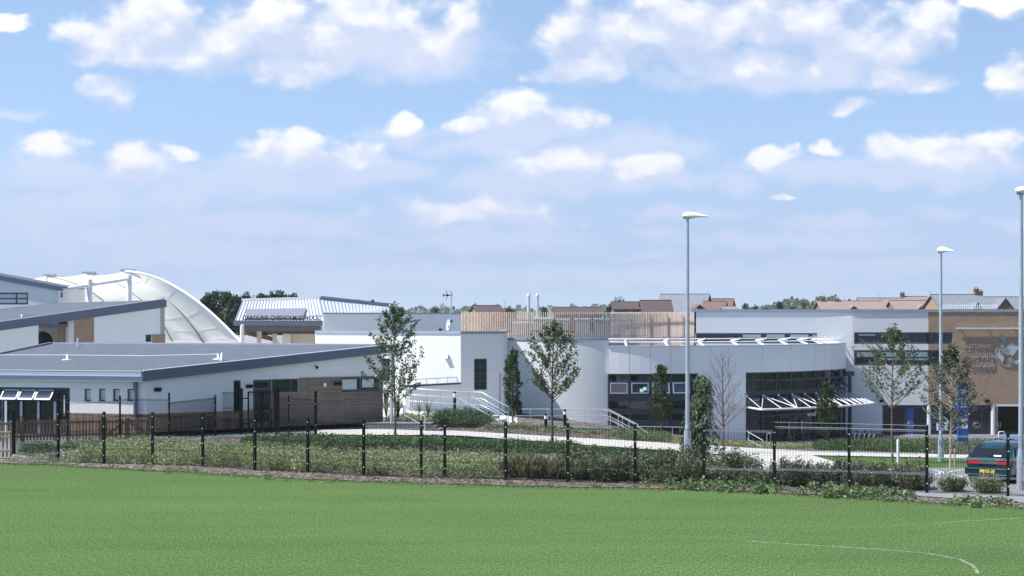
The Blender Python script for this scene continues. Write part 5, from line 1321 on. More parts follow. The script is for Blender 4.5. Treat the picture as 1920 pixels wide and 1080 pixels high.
def totem():
    Y = 100.0; X = (1806-960)*Y/F; zb = HC-(846-HZ)*Y/F; H = (846-719)*Y/F; w = 18*Y/F
    o = empty('sign_totem', (X,Y,zb), 0, 'tall blue totem sign with white lettering and a crest panel', 'sign')
    b = MB(); b.box((0,0,H/2), (w,.22,H)); b.box((-w/2-.02,0,H/2), (.05,.26,H)); b.build('panel', M['signblue'], o)
    wf = WF((-w/2,-.11), (w/2,-.11)); t = MB(); zz = lambda py: H-(py-719)*Y/F
    for k, (s, py) in enumerate((('Caroline',727),('Chisholm',732),('School',737),('Main',757),('Entrance',762),('Reception',779))):
        lettering(t, s, wf, (.14,w-.05 if len(s) > 6 else w*.75,zz(py+1.6),zz(py-1.6)), o=.003, depth=.012)
    t.build('lettering', M['signwhite'], o)
    c = MB(); c.box((.02,-.118,zz(794)), (w*.72,.012,18*Y/F)); cp = c.build('crest_panel', M['signwhite'], o)
    s = MB(); pts = [(.10,0,.20),(.02,0,-.16),(-.02,0,-.2),(-.10,0,.05),(-.04,0,-.02),(.0,0,.12)]
    s.poly3([(p[0]+.02,-.125,zz(794)+p[2]) for p in pts], (0,-1,0), .008); s.build('crest', M['signgreen'], cp)
totem()

# ------------------------------------------------------------------ CARS
def car(loc, rz, paint, label):
    root = empty('parked_car', loc, rz, label, 'car')
    # local axes: y runs from the tail (0) to the nose (4.3), x across
    st = [ # y, half width at sill, at waist, waist z, sill z
        (0.00,.70,.76,.80,.42),(0.05,.77,.81,.86,.36),(0.30,.81,.835,.90,.26),(1.0,.83,.85,.91,.22),(2.0,.83,.85,.90,.22),(3.0,.82,.84,.88,.22),(3.6,.80,.82,.82,.24),(4.1,.74,.76,.72,.28),(4.3,.62,.64,.62,.38)]
    def ringpts(y, ws, ww, zw, zs):
        return [(-ws*.92,y,zs),(-ws,y,zs+.08),(-ws-.02,y,(zs+zw)/2),(-ww,y,zw-.08),(-ww+.05,y,zw),(0,y,zw+.03),(ww-.05,y,zw),(ww,y,zw-.08),(ws+.02,y,(zs+zw)/2),(ws,y,zs+.08),(ws*.92,y,zs)]
    v = []; n = 11
    for s in st: v += ringpts(*s)
    f = [(i*n+j,(i+1)*n+j,(i+1)*n+(j+1)%n,i*n+(j+1)%n) for i in range(len(st)-1) for j in range(n)]
    b = MB(); b.add(v, f, 0, True); b.add(v[:n], [tuple(range(n))]); b.add(v[-n:], [tuple(range(n-1,-1,-1))])
    g = [(.05,.74,.88),(.42,.665,1.20),(.75,.60,1.335),(1.3,.585,1.375),(2.1,.60,1.365),(2.45,.62,1.29),(3.15,.72,.87)]
    gv = []; m = 6
    for y, w, z in g: gv += [(-w-.03 if z > 1 else -w,y,max(.86,z-.10)),(-w+.04,y,z-.02),(-w*.5,y,z+.01),(w*.5,y,z+.01),(w-.04,y,z-.02),(w+.03 if z > 1 else w,y,max(.86,z-.10))]
    gf = [(i*m+j,i*m+j+1,(i+1)*m+j+1,(i+1)*m+j) for i in range(len(g)-1) for j in range(m-1)]
    b.add(gv, gf, 0, True)
    for sx in (-1,1):
        pts = [(.03,.74,.86)]+[(y,w+.03 if z > 1 else w,max(.86,z-.10)) for y, w, z in g[1:-1]]+[(3.15,.72,.86)]
        b.add([(sx*w,y,z) for y, w, z in pts]+[(sx*.83,y,.87) for y, w, z in pts], [(i,i+1,len(pts)+i+1,len(pts)+i) if sx < 0 else (i+1,i,len(pts)+i,len(pts)+i+1) for i in range(len(pts)-1)], 0)
    body = b.build('body', paint, root)
    md = body.modifiers.new('bevel', 'BEVEL'); md.width = .02; md.segments = 2; md.limit_method = 'ANGLE'
    def win(p, off): 
        q = MB(); p = [Vector(a) for a in p]; nn = (p[1]-p[0]).cross(p[3]-p[0]).normalized()
        if nn.dot(Vector(off)) < 0: nn = -nn
        q.poly3([a+nn*.006 for a in p], nn, .008); q.build('window', M['carglass'], root)
    win([(-.67,.085,.915),(.67,.085,.915),(.60,.40,1.175),(-.60,.40,1.175)], (0,-1,.5)); win([(-.60,.405,1.18),(.60,.405,1.18),(.53,.70,1.305),(-.53,.70,1.305)], (0,-1,.5))
    for sx in (-1,1):
        win([(sx*.815,.40,.91),(sx*.80,1.15,.91),(sx*.645,1.15,1.26),(sx*.66,.78,1.22)], (sx,0,0))
        win([(sx*.80,1.22,.91),(sx*.79,2.75,.90),(sx*.665,2.35,1.20),(sx*.645,1.22,1.265)], (sx,0,0))
    win([(-.64,3.08,.93),(.64,3.08,.93),(.54,2.50,1.27),(-.54,2.50,1.27)], (0,1,.3))
    for sx in (-1,1):
        l = MB(); l.hexa([(sx*.30,-.035,.685),(sx*.78,.005,.685),(sx*.78,.06,.685),(sx*.30,.03,.685),(sx*.30,-.03,.785),(sx*.785,.01,.785),(sx*.785,.06,.785),(sx*.30,.03,.785)] if sx > 0 else [(-.78,.005,.685),(-.30,-.035,.685),(-.30,.03,.685),(-.78,.06,.685),(-.785,.01,.785),(-.30,-.03,.785),(-.30,.03,.785),(-.785,.06,.785)])
        l.build('tail_lamp', M['red'], root)
    t = MB(); t.box((0,-.022,.735), (.60,.03,.09)); t.build('garnish', M['chrome'], root)
    bp = MB(); bp.hexa([(-.80,-.10,.30),(.80,-.10,.30),(.83,.30,.30),(-.83,.30,.30),(-.80,-.10,.56),(.80,-.10,.56),(.83,.30,.58),(-.83,.30,.58)])
    bo = bp.build('bumper', paint, root); md = bo.modifiers.new('bevel', 'BEVEL'); md.width = .05; md.segments = 3
    tr = MB(); tr.box((0,-.108,.535), (1.5,.02,.03)); tr.box((0,-.108,.34), (1.5,.02,.025)); tr.build('bumper_trim', M['chrome'], bo)
    pl = MB(); pl.box((0,-.115,.45), (.52,.02,.11)); po = pl.build('number_plate', M['plate'], bo)
    bd = MB(); bd.box((.42,-.028,.835), (.16,.02,.035)); bd.box((-.45,-.028,.835), (.22,.02,.025)); bd.ring((.30,-.03,.835), .035, .008, (0,-1,0), 12, 4); bd.build('badge', M['chrome'], root)
    st_ = MB(); st_.box((.28,.105,.965), (.26,.01,.05), M=Matrix.Rotation(R(-38),3,'X')); st_.build('window_sticker', M['signwhite'], root)
    wp = MB(); wp.tube([(0,.03,.93),(.22,.17,1.06)], .012, 5); wp.build('wiper', M['black'], root)
    for sx in (-1,1):
        mi = MB(); mi.ball((sx*.95,2.62,.98), (.10,.08,.07)); mi.build('wing_mirror', paint, root)
        for y in (.78,3.42):
            w = MB(); ax = Vector((1,0,0)); c = Vector((sx*.76,y,.30))
            pr = [(-.10,.24),(-.09,.29),(.09,.29),(.10,.24)]; pts = [c+ax*a for a, r in pr]; w.tube(pts, [r for a, r in pr], 20); wo = w.build('wheel', M['rubber'], root)
            r = MB(); r.tube([c+ax*(sx*.08), c+ax*(sx*.105)], [.19,.17], 16); r.build('rim', M['silver'], wo)
        a = MB(); a.box((sx*.76,.78,.44), (.16,.72,.36)); a.build('wheel_arch', M['black'], root)
    u = MB(); u.box((0,2.1,.24), (1.5,3.8,.10)); u.build('underside', M['black'], root)
    return root
car(GX(1853,61.0), R(-33), M['teal'], 'dark teal hatchback seen from behind, partly behind the nearest fence post')
c2 = GX(1929,66.0); car(c2+Vector((0,0,.02)), R(-2), M['blue_paint'], 'light blue car parked beyond the teal one, only its roof showing')
o = empty('roof_ladder', GX(1878,66.2), R(24), 'small pale frame on the roof of the blue car', 'roof frame')
b = MB(); zz = 1.47; b.tube([(-.14,0,zz-.05),(-.14,0,zz+.12),(-.10,0,zz+.16),(.10,0,zz+.16),(.14,0,zz+.12),(.14,0,zz-.05)], .016, 6); b.build('hoop', M['signwhite'], o)
b = MB(); b.tube([(-.14,.0,zz+.03),(.14,.0,zz+.03)], .012, 6); b.build('cross_bar', M['signwhite'], o)

# ------------------------------------------------------------------ BICYCLES and stands
def bike(px, Y, rz, label, first=[None]):
    p = GX(px, Y); 
    if first[0] is None:
        o = empty('bicycle', p, rz)
        for x in (-.52,.52):
            w = MB(); w.ring((x,0,.34), .32, .022, (0,1,0), 24, 5); wo = w.build('wheel', M['rubber'], o)
            s = MB()
            for i in range(8): a = math.pi*i/8; s.tube([(x-.31*math.cos(a),0,.34-.31*math.sin(a)), (x+.31*math.cos(a),0,.34+.31*math.sin(a))], .004, 3)
            s.build('spokes', M['rail'], wo)
        f = MB()
        for a, c in (((-.52,0,.34),(-.12,0,.32)),((-.12,0,.32),(-.22,0,.82)),((-.22,0,.82),(-.52,0,.34)),((-.22,0,.78),(.36,0,.80)),((-.12,0,.32),(.36,0,.74)),((.34,0,.92),(.52,0,.34))): f.tube([a,c], .02, 6)
        f.build('frame', M['black'], o)
        h = MB(); h.tube([(.30,-.28,.98),(.36,-.1,1.0),(.34,0,.95),(.36,.1,1.0),(.30,.28,.98)], .016, 6); h.build('handlebar', M['black'], o)
        s = MB(); s.ball((-.25,0,.88), (.14,.07,.04)); s.tube([(-.22,0,.8),(-.24,0,.88)], .015, 5); s.build('saddle', M['black'], o)
        c = MB(); c.ring((-.12,0,.32), .09, .012, (0,1,0), 16, 4); c.build('crank', M['rail'], o); first[0] = o
    else:
        o = dup(first[0]); o.location = p; o.rotation_euler.z = rz
    tag(o, label, 'bicycle', 'bicycles parked by the entrance')
bike(1612,110,R(20),'dark bicycle leaning at the hoops left of the brick front, left one')
bike(1630,110.5,R(12),'dark bicycle at the hoops nearest the white wall window, middle one')
bike(1500,104,R(8),'dark bicycle standing before the glazed doors')
bike(1641,111,R(-15),'dark bicycle at the right end of the hoops')
for i in range(5):
    o = empty('cycle_stand', GX(1606+i*9,108.5), R(60), ['leftmost steel cycle hoop before the white wall','second steel cycle hoop from the left','middle steel cycle hoop of the row','fourth steel cycle hoop from the left','rightmost steel cycle hoop of the row'][i], 'cycle stand', 'cycle hoops')
    b = MB(); b.tube([(-.35,0,-.1),(-.35,0,.5)]+[(-.35*math.cos(math.pi*j/8),0,.5+.28*math.sin(math.pi*j/8)) for j in range(1,8)]+[(.35,0,.5),(.35,0,-.1)], .022, 6); b.build('hoop', M['silver_dark'], o)

# ------------------------------------------------------------------ PERSON bending over beyond the timber corner
def person():
    p = W(724,766,106); root = empty('person', p, R(0), 'person in grey blue shirt and black trousers bending forward by the timber corner', 'person')
    J = {'pel':((0,0,.86),.135),'abd':((-.08,0,1.00),.125),'che':((-.24,0,1.13),.14),'neck':((-.36,0,1.18),.055),'hd':((-.44,0,1.20),.085),'crown':((-.52,0,1.19),.075)}
    E = [('pel','abd'),('abd','che'),('che','neck'),('neck','hd'),('hd','crown')]
    for s, k in ((-1,'l'),(1,'r')):
        J.update({k+'hip':((.01,s*.10,.80),.095),k+'kne':((-.05 if s<0 else .03,s*.11,.46),.062),k+'ank':((.05,s*.11,.08),.042),k+'toe':((-.12,s*.12,.04),.035),
                  k+'sho':((-.27,s*.17,1.10),.062),k+'elb':((-.34,s*.20,.82),.045),k+'wri':((-.44,s*.17,.60),.032),k+'pal':((-.47,s*.165,.52),.034)})
        E += [('pel',k+'hip'),(k+'hip',k+'kne'),(k+'kne',k+'ank'),(k+'ank',k+'toe'),('che',k+'sho'),(k+'sho',k+'elb'),(k+'elb',k+'wri'),(k+'wri',k+'pal')]
        for i in range(5):
            d = (-.03+.022*i); ln = (.045,.075,.085,.078,.06)[i] if i else .05
            b0 = (-.475, s*(.165)+d*s*.9, .47); b1 = (-.50, s*.165+d*s*1.1, .47-ln)
            J[k+'f%da'%i] = (b0,.012); J[k+'f%db'%i] = (b1,.009); E += [(k+'pal',k+'f%da'%i),(k+'f%da'%i,k+'f%db'%i)]
    def skin(name, keys, edges, mat, grow=0.0, par=None):
        ks = list(keys); me = bpy.data.meshes.new(name); me.from_pydata([J[k][0] for k in ks], [(ks.index(a), ks.index(b)) for a, b in edges], []); me.materials.append(mat)
        o = bpy.data.objects.new(name, me); COL.objects.link(o); o.parent = par
        sk = o.modifiers.new('skin', 'SKIN'); sk.use_smooth_shade = True
        for i, k in enumerate(ks):
            r = J[k][1]+grow; me.skin_vertices[0].data[i].radius = (r, r)
        me.skin_vertices[0].data[0].use_root = True
        sb = o.modifiers.new('sub', 'SUBSURF'); sb.levels = 1; sb.render_levels = 2; return o
    skin('body', J.keys(), E, M['skin'], 0, root)
    ks = ['pel','abd','che','lsho','lelb','rsho','relb']; skin('shirt', ks, [('pel','abd'),('abd','che'),('che','lsho'),('lsho','lelb'),('che','rsho'),('rsho','relb')], M['shirt'], .022, root)
    ks = ['pel','lhip','lkne','lank','rhip','rkne','rank']; skin('trousers', ks, [('pel','lhip'),('lhip','lkne'),('lkne','lank'),('pel','rhip'),('rhip','rkne'),('rkne','rank')], M['trousers'], .024, root)
    for s in (-1,1):
        sh = MB(); sh.ball((-.03,s*.115,.04), (.15,.055,.05)); sh.build('shoe', M['black'], root)
    h = MB(); h.ball((-.475,0,1.225), (.105,.092,.085)); h.build('hair', M['hair'], root)
    f = MB(); f.ball((-.575,0,1.155), (.02,.016,.016)); f.build('nose', M['skin'], root)
person()
# ------------------------------------------------------------------ TREES
def young_tree(px, Y, pyb, pyt, pcb, hw, label, prof, nl=30, nleaf=46, seed=1, bark='bark', leaf='leaf', lsize=.11, rise=.75, trunk_r=.05, lean=0.0, sub=5, stake=False):
    rnd = random.Random(seed); g = np.random.default_rng(seed)
    z0 = HC-(pyb-HZ)*Y/F; H = (pyb-pyt)*Y/F; cb = (pyb-pcb)*Y/F; hwm = hw*Y/F
    o = empty('young_tree', ((px-960)*Y/F, Y, z0), 0, label, 'tree', 'young trees in the school grounds')
    tr = MB(); pts = []; n = 12
    for i in range(n+1):
        t = i/n; pts.append(Vector((lean*t*H+.05*math.sin(3*t+seed)*t*H*.3, .03*math.sin(5*t+seed)*H*.2*t, -.15+t*(H*.97+.15))))
    tr.tube(pts, [trunk_r*(1-.86*(i/n))*(1.25 if i == 0 else 1) for i in range(n+1)], 8)
    LP = []; LD = []
    def trunk_at(z):
        k = max(0, min(n-1, int((z+.15)/(H*.97+.15)*n))); a, b = pts[k], pts[k+1]; return a.lerp(b, max(0,min(1,(z-a.z)/max(.01,b.z-a.z))))
    for i in range(nl):
        t = (i+.5)/nl; t = t**.9; z = cb+(H*.95-cb)*t; base = trunk_at(z*(1-.0)-.0)
        a = i*2.39996+rnd.uniform(-.4,.4); L = hwm*prof(t)*rnd.uniform(.75,1.15)
        rs = rise*(.8+.5*t)*rnd.uniform(.8,1.25)
        base = trunk_at(max(cb*.85, z-L*rs*.75)); d = Vector((math.cos(a), math.sin(a), rs)).normalized(); L2 = L*math.sqrt(1+rs*rs)
        bp = [base+d*(L2*s)+Vector((0,0,.10*L2*s*s*(1 if rise > .5 else -.5)))+Vector((rnd.uniform(-.03,.03),rnd.uniform(-.03,.03),0))*L2*s for s in (0,.25,.5,.75,1)]
        r0 = max(.008, trunk_r*.38*(1-t*.6)); tr.tube(bp, [r0,r0*.8,r0*.6,r0*.4,r0*.22], 5)
        for k in range(sub):
            s = rnd.uniform(.25,.98); b0 = bp[0].lerp(bp[-1], s); dd = (d+Vector((rnd.uniform(-.9,.9),rnd.uniform(-.9,.9),rnd.uniform(-.2,.7)))).normalized(); l2 = L2*rnd.uniform(.16,.34)
            tr.tube([b0, b0+dd*l2*.5, b0+dd*l2], [r0*.4,r0*.3,r0*.12], 4)
            for q in range(max(1,nleaf//sub)):
                f = rnd.random()**.6; c = b0+dd*l2*f; LP.append((c.x+rnd.gauss(0,.045),c.y+rnd.gauss(0,.045),c.z+rnd.gauss(0,.045)))
        for q in range(nleaf//2):
            f = .45+.55*rnd.random(); c = bp[0].lerp(bp[-1], f); LP.append((c.x+rnd.gauss(0,.06),c.y+rnd.gauss(0,.06),c.z+rnd.gauss(0,.06)))
    for q in range(nleaf*2):
        z = H*(.80+.20*rnd.random()); c = trunk_at(z); LP.append((c.x+rnd.gauss(0,.07),c.y+rnd.gauss(0,.07),z))
    tr.build('trunk', M[bark], o)
    if nleaf: leaf_obj('crown', LP, lsize, M[leaf], o, seed=seed, aspect=.55, up=.1)
    if stake:
        s = MB(); s.tube([(.16,-.05,-.2),(.16,-.05,1.05)], .04, 8); s.box((.08,-.05,.95), (.2,.05,.06)); s.build('stake', M['picket'], o)
    return o
pr_oval = lambda t: .55+.75*math.sin(math.pi*min(1,t*.9+.12))*.8-.55*t*t*t-.25*(t>.9)
pr_cone = lambda t: max(.12, 1.05-.80*t)
young_tree(741,84.8,820,566,745,52,'taller young leafy tree before the timber clad gable and sunlit wall', lambda t: max(.18,.60+.62*math.sin(math.pi*min(1,.15+t*.75))-.60*t**2), nl=42, nleaf=62, seed=3, bark='bark', lsize=.125, rise=.85, trunk_r=.058)
young_tree(1035.5,81.2,831,600,742,47,'young tree with slim reddish trunk before the curved white wall', lambda t: max(.2,.72+.5*math.sin(math.pi*min(1,.1+t*.9))-.55*t**2), nl=38, nleaf=60, seed=11, bark='bark_red', lsize=.12, rise=.95, trunk_r=.068)
young_tree(1673.5,80,877,607,748,68,'open crowned young tree before the white wall with ribbon windows', lambda t: max(.15,1.05-.95*t+.25*math.sin(math.pi*t)), nl=36, nleaf=48, seed=23, bark='bark', lsize=.115, rise=.8, trunk_r=.060)
young_tree(1782,72.5,890,642,800,46,'pale stemmed birch with dense glossy crown between lamp column and blue totem', lambda t: max(.15,.8+.45*math.sin(math.pi*min(1,t*1.0))-.75*t**1.6), nl=46, nleaf=64, seed=31, bark='bark_pale', leaf='leaf_dark', lsize=.10, rise=.7, trunk_r=.045, stake=True)
young_tree(1357,76,862,650,790,42,'bare leafless young tree beside the weeping conifer', lambda t: max(.2,.95-.2*t+.25*math.sin(math.pi*t)-.45*t*t), nl=30, nleaf=0, seed=47, bark='bark_red', rise=1.05, trunk_r=.055, sub=7)
def columnar(px, Y, pyb, pyt, hw, label, seed, n=3400):
    g = np.random.default_rng(seed); z0 = HC-(pyb-HZ)*Y/F; H = (pyb-pyt)*Y/F; w = hw*Y/F
    o = empty('columnar_tree', ((px-960)*Y/F,Y,z0), 0, label, 'tree', 'narrow columnar trees along the building')
    t = MB(); t.tube([(0,0,-.2),(.02,0,H*.3),(0,.02,H*.9)], [.05,.04,.01], 7)
    P = []; D = []
    nc = 95
    for i in range(nc):
        s = g.uniform(0,1); z = H*(.13+.80*s); rr = w*(.50+.75*math.sin(math.pi*min(1,s*.80+.16)))*(1-.35*s)*g.uniform(.45,1.05); a = g.uniform(0,2*math.pi)
        c = np.array([rr*math.cos(a), rr*math.sin(a), z]); up = np.array([math.cos(a)*.25, math.sin(a)*.25, 1.0]); L = g.uniform(.18,.42)*(H/4.5)
        m = n//nc; f = g.uniform(-.3,1,m)[:,None]; P.append(c+up*f*L+g.normal(0,.055,(m,3))*(H/4.5)); D.append(np.tile(up,(m,1)))
        t.tube([(0,0,max(.1,z-.5)),tuple(c)], [.012,.005], 4)
    m = 150; P.append(np.stack([g.normal(0,.05,m),g.normal(0,.05,m),H*g.uniform(.86,1.0,m)],1)); D.append(np.tile([0,0,1.0],(m,1)))
    t.build('trunk', M['bark'], o); leaf_obj('crown', np.concatenate(P), .115, M['leaf_col'], o, seed, .6, .0, mix=.75, dirs=np.concatenate(D)); return o
columnar(961,100,792,656,15,'slim dark columnar tree at the foot of the diagonal shadow', 5)
columnar(1240,96,808,686,16,'dense columnar tree before the left drum glazing', 6)
columnar(1551,99,828,718,17,'dense columnar tree hiding the end of the entrance lettering', 8)
def conifer():
    Y = 77; g = np.random.default_rng(77); o = empty('weeping_conifer', GX(1320,Y), 0, 'drooping green conifer with two leaders behind the fence', 'conifer')
    k = Y/F; t = MB(); P = []; D = []
    for (dx, top, wid, ww, n) in ((-3,(853-690),40,1.0,150),(-20,(853-738),28,.9,85)):
        H = top*k; x0 = dx*k; t.tube([(x0*.3,0,-.2),(x0,0,H*.5),(x0+.04,0,H*.97)], [.09,.05,.012], 8)
        for i in range(n):
            s = g.uniform(0,1)**.9; z = H*(.06+.92*s); L = wid*k*(1.15-.92*s)*g.uniform(.55,1.15)+.10; a = g.uniform(0,2*math.pi); ca, sa = math.cos(a), math.sin(a)
            m = 46; f = g.uniform(.05,1,m); pts = np.stack([x0+ca*L*f, sa*L*f, z+.10*L*f-.62*L*f*f],1)
            pts[:,2] -= g.uniform(0,.16,m)*f; P.append(pts+g.normal(0,.035,(m,3))); D.append(np.stack([ca*.5+g.normal(0,.2,m), sa*.5+g.normal(0,.2,m), np.full(m,-1.0)],1))
            t.tube([(x0,0,z),(x0+ca*L*.5,sa*L*.5,z-.10*L),(x0+ca*L,sa*L,z-.5*L)], [.016,.010,.004], 4)
    t.build('trunk', M['bark'], o); leaf_obj('crown', np.concatenate(P), .15, M['conifer'], o, 9, .28, .0, mix=.45, dirs=np.concatenate(D))
conifer()

# ------------------------------------------------------------------ SHRUBS (each one a thing) and ground cover (stuff)
def shrub_proto(name, seed, r, h, n, size, mat, stems=9, spiky=0.0, low=.08):
    g = np.random.default_rng(seed); o = empty(name, (0,0,0)); t = MB(); P = []; D = []
    for i in range(stems*5):
        a = g.uniform(0,2*math.pi); rr = r*math.sqrt(g.uniform(0,1)); zt = h*(1-.45*(rr/r)**2)*g.uniform(.65,1.08); top = np.array([rr*math.cos(a), rr*math.sin(a), zt])
        if i < stems*2: t.tube([(top[0]*.15,top[1]*.15,-.1),tuple(top*np.array([.6,.6,.5])),tuple(top)], [.012,.009,.004], 4)
        m = n//(stems*5); f = g.uniform(low,1,m)[:,None]**.7
        P.append(np.array([top[0]*.45,top[1]*.45,0])*(1-f)+top*f+g.normal(0,r*.10,(m,3))); D.append(np.tile([top[0]/r*.6,top[1]/r*.6,.5+spiky],(m,1)))
    t.build('stems', M['bark'], o); P = np.concatenate(P); P[:,2] = np.maximum(P[:,2],.02); leaf_obj('foliage', P, size, M[mat], o, seed, .42 if not spiky else .22, .1, mix=1.1 if not spiky else .35, dirs=np.concatenate(D)*(1 if spiky else .6), flat=.75 if not spiky else 1.0); return o
protos = {}
used_proto = set()
def shrub(kind, px, Y, s, label, group, seed):
    """first use moves the prototype itself; later ones are copies sharing its meshes"""
    rnd = random.Random(seed); v = rnd.randrange(2); key = (kind, v)
    if key not in protos:
        spec = {'dark':('dark_shrub',.62,.92,2100,.10,'shrub'), 'grey':('grey_shrub',.60,.95,2100,.10,'shrub_grey'), 'varieg':('variegated_shrub',.60,.85,1900,.105,'varieg'), 'grass':('grassy_shrub',.50,.85,1700,.15,'grassy')}[kind]
        protos[key] = shrub_proto(spec[0], 100+v*7+len(kind), *spec[1:], spiky=1.0 if kind == 'grass' else 0.0); o = protos[key]
    else: o = dup(protos[key])
    o.location = GX(px, Y, .0); o.rotation_euler.z = rnd.uniform(0,6.28); o.scale = (s*rnd.uniform(.9,1.15), s*rnd.uniform(.9,1.1), s*rnd.uniform(.88,1.1))
    tag(o, label, 'shrub', group)
def fence_Y(px):
    for (x0,y0,_), (x1,y1,_) in zip(fence_px, fence_px[1:]+[(2050,939,0)]):
        if x0 <= px <= x1: a = GT(x0,y0).y; b = GT(x1,y1).y; return a+(b-a)*(px-x0)/(x1-x0)
    return 57
rs = random.Random(5)
gaps = [int(p[0]) for p in fence_px]
def between(px):
    k = max([i for i, x in enumerate(gaps) if x <= px] or [0]); names = ['first','second','third','fourth','fifth','sixth','seventh','eighth','ninth','tenth','eleventh','twelfth','thirteenth','fourteenth','fifteenth','sixteenth','seventeenth']
    return 'behind the mesh panel after the %s fence post' % names[k]
# dense dark row behind the fence from the middle to the right
cnt = 0
for row, (x0, x1, dy, s) in enumerate(((1085,1470,1.0,.95),(1075,1440,2.3,1.05),(1100,1420,3.7,1.05))):
    x = x0
    while x < x1:
        sz = s*rs.uniform(.62,1.12)
        shrub('dark', x+rs.uniform(-5,5), fence_Y(x)+dy+rs.uniform(-.2,.2), sz, 'dark leafy shrub in the dense hedge row behind the mesh fence', 'dark shrubs massed behind the fence', cnt); cnt += 1
        x += 38*rs.uniform(.8,1.2)
for x in (1468,1492,1520,1548,1577,1606,1634,1660,1687,1712):
    shrub('grey', x, fence_Y(x)+1.4+rs.uniform(-.3,.4), rs.uniform(.80,1.0), 'grey green upright shrub before the pale pavement', 'grey green shrubs before the pavement', cnt); cnt += 1
for x in (1480,1535,1590,1650,1700):
    shrub('grey', x+8, fence_Y(x)+.8, rs.uniform(.62,.78), 'low grey green shrub close to the fence wires', 'low grey shrubs at the fence', cnt); cnt += 1
for x, dy, s, lab in ((1718,1.0,.95,'variegated bush behind the last tall fence post'),(1786,.9,.86,'cream edged bush under the birch trunk'),(1852,.9,.88,'variegated bush covering the teal car bumper')):
    shrub('varieg', x, fence_Y(x)+dy, s, lab, 'variegated bushes along the fence', cnt); cnt += 1
for x in list(range(965,1095,19)):
    for dy in (1.2,2.6): shrub('grass', x+rs.uniform(-6,6), fence_Y(x)+dy, rs.uniform(.65,1.05), 'wispy dry grassy shrub behind the fence right of the yellow shrubs', 'wispy grassy shrubs behind the fence', cnt); cnt += 1

def inside(px, py, poly):
    c = False; n = len(poly)
    for i in range(n):
        x0, y0 = poly[i]; x1, y1 = poly[(i+1)%n]
        if (y0 > py) != (y1 > py) and px < (x1-x0)*(py-y0)/(y1-y0)+x0: c = not c
    return c
def cover(name, poly, dens, r, h, nleaf, size, mat, label, cat, seed, aspect=.5, up=.15, hvar=.3, mix=.9, flat=.5):
    """leafy ground cover over a patch of ground (given by the outline of its foot)"""
    g = np.random.default_rng(seed); W_ = [GT(*p) for p in poly]; x0, x1 = min(p.x for p in W_), max(p.x for p in W_); y0, y1 = min(p.y for p in W_), max(p.y for p in W_)
    P = []; n = int((x1-x0)*(y1-y0)*dens)
    for _ in range(n):
        x, y = g.uniform(x0,x1), g.uniform(y0,y1); z = hgt(x,y); px = 960+F*x/y; py = HZ+F*(HC-z)/y
        if not inside(px, py, poly): continue
        hh = h*g.uniform(1-hvar,1+hvar); m = nleaf; u = g.normal(size=(m,3)); u[:,2] = np.abs(u[:,2]); u /= np.linalg.norm(u,axis=1)[:,None]
        rad = g.uniform(.55,1.0,m)[:,None]
        P.append(np.array([x,y,z+.02])+u*rad*np.array([r,r,hh]))
    P = np.concatenate(P); o = leaf_obj(name, P, size, M[mat], None, seed, aspect, up, mix=mix, flat=flat); tag(o, label, cat, kind='stuff'); return o
cover('yellow_shrubs', [(120,868),(170,848),(260,838),(380,846),(480,853),(600,858),(640,868),(600,890),(480,882),(380,877),(280,873),(195,871)], 9, .26, .55, 60, .085, 'yellow', 'yellow green low shrubs massed behind the fence at the left', 'shrubs', 1, hvar=.25)
cover('yellow_shrubs', [(612,872),(680,863),(830,866),(985,876),(1000,898),(940,899),(790,895),(690,891),(620,884)], 9, .26, .55, 60, .085, 'yellow', 'yellow green low shrubs massed behind the fence in the middle', 'shrubs', 2, hvar=.25)
cover('shaded_shrubs', [(560,872),(640,866),(680,888),(780,894),(960,900),(800,900),(680,893),(575,885)], 4, .28, .36, 46, .085, 'shrub_grey', 'shrub bases along the fence foot, shade put into duller leaf colour', 'shrubs', 3)  # grey green leaf colour stands in for shade under the yellow shrubs
cover('ground_cover', [(452,833),(480,826),(600,828),(760,832),(900,836),(1080,841),(1085,853),(980,852),(860,848),(700,846),(560,846),(470,846)], 11, .30, .38, 60, .095, 'ivy', 'dark green ground cover band along the lawn edge', 'ground cover', 4)
cover('ground_cover', [(230,838),(300,834),(330,842),(300,847),(235,846)], 9, .28, .40, 50, .09, 'ivy', 'dark green ground cover before the picket gate', 'ground cover', 14)
cover('mixed_shrubs', [(480,846),(700,848),(900,850),(1000,858),(960,874),(800,862),(640,862),(520,856)], 3.2, .26, .34, 40, .085, 'shrub_grey', 'dull mixed low shrubs between dark cover and yellow shrubs', 'shrubs', 5)
cover('ground_cover', [(1080,843),(1290,856),(1300,868),(1200,866),(1085,857)], 9, .25, .28, 46, .09, 'ivy', 'dark green ground cover right of the middle young tree', 'ground cover', 6)
cover('weeds', [(1210,911),(1330,908),(1460,916),(1480,930),(1330,922),(1220,918)], 4.5, .22, .30, 40, .11, 'weed', 'bright leafy weeds at the fence foot in the middle right', 'weeds', 7, aspect=.7)
cover('weeds', [(1490,924),(1560,920),(1720,930),(1725,945),(1600,938),(1500,932)], 5, .24, .30, 44, .11, 'weed', 'bright leafy weeds at the fence foot near the tall posts', 'weeds', 8, aspect=.7)
cover('weeds', [(1770,938),(1850,940),(1910,948),(1880,956),(1780,948)], 4, .22, .22, 34, .10, 'weed', 'sparse leafy weeds at the fence foot by the car', 'weeds', 9, aspect=.7)
cover('weeds', [(500,893),(800,905),(1200,914),(1200,919),(800,911),(500,902),(200,880),(200,873)], 2.6, .17, .13, 24, .075, 'weed', 'scattered small weeds on the mulch along the fence', 'weeds', 10)
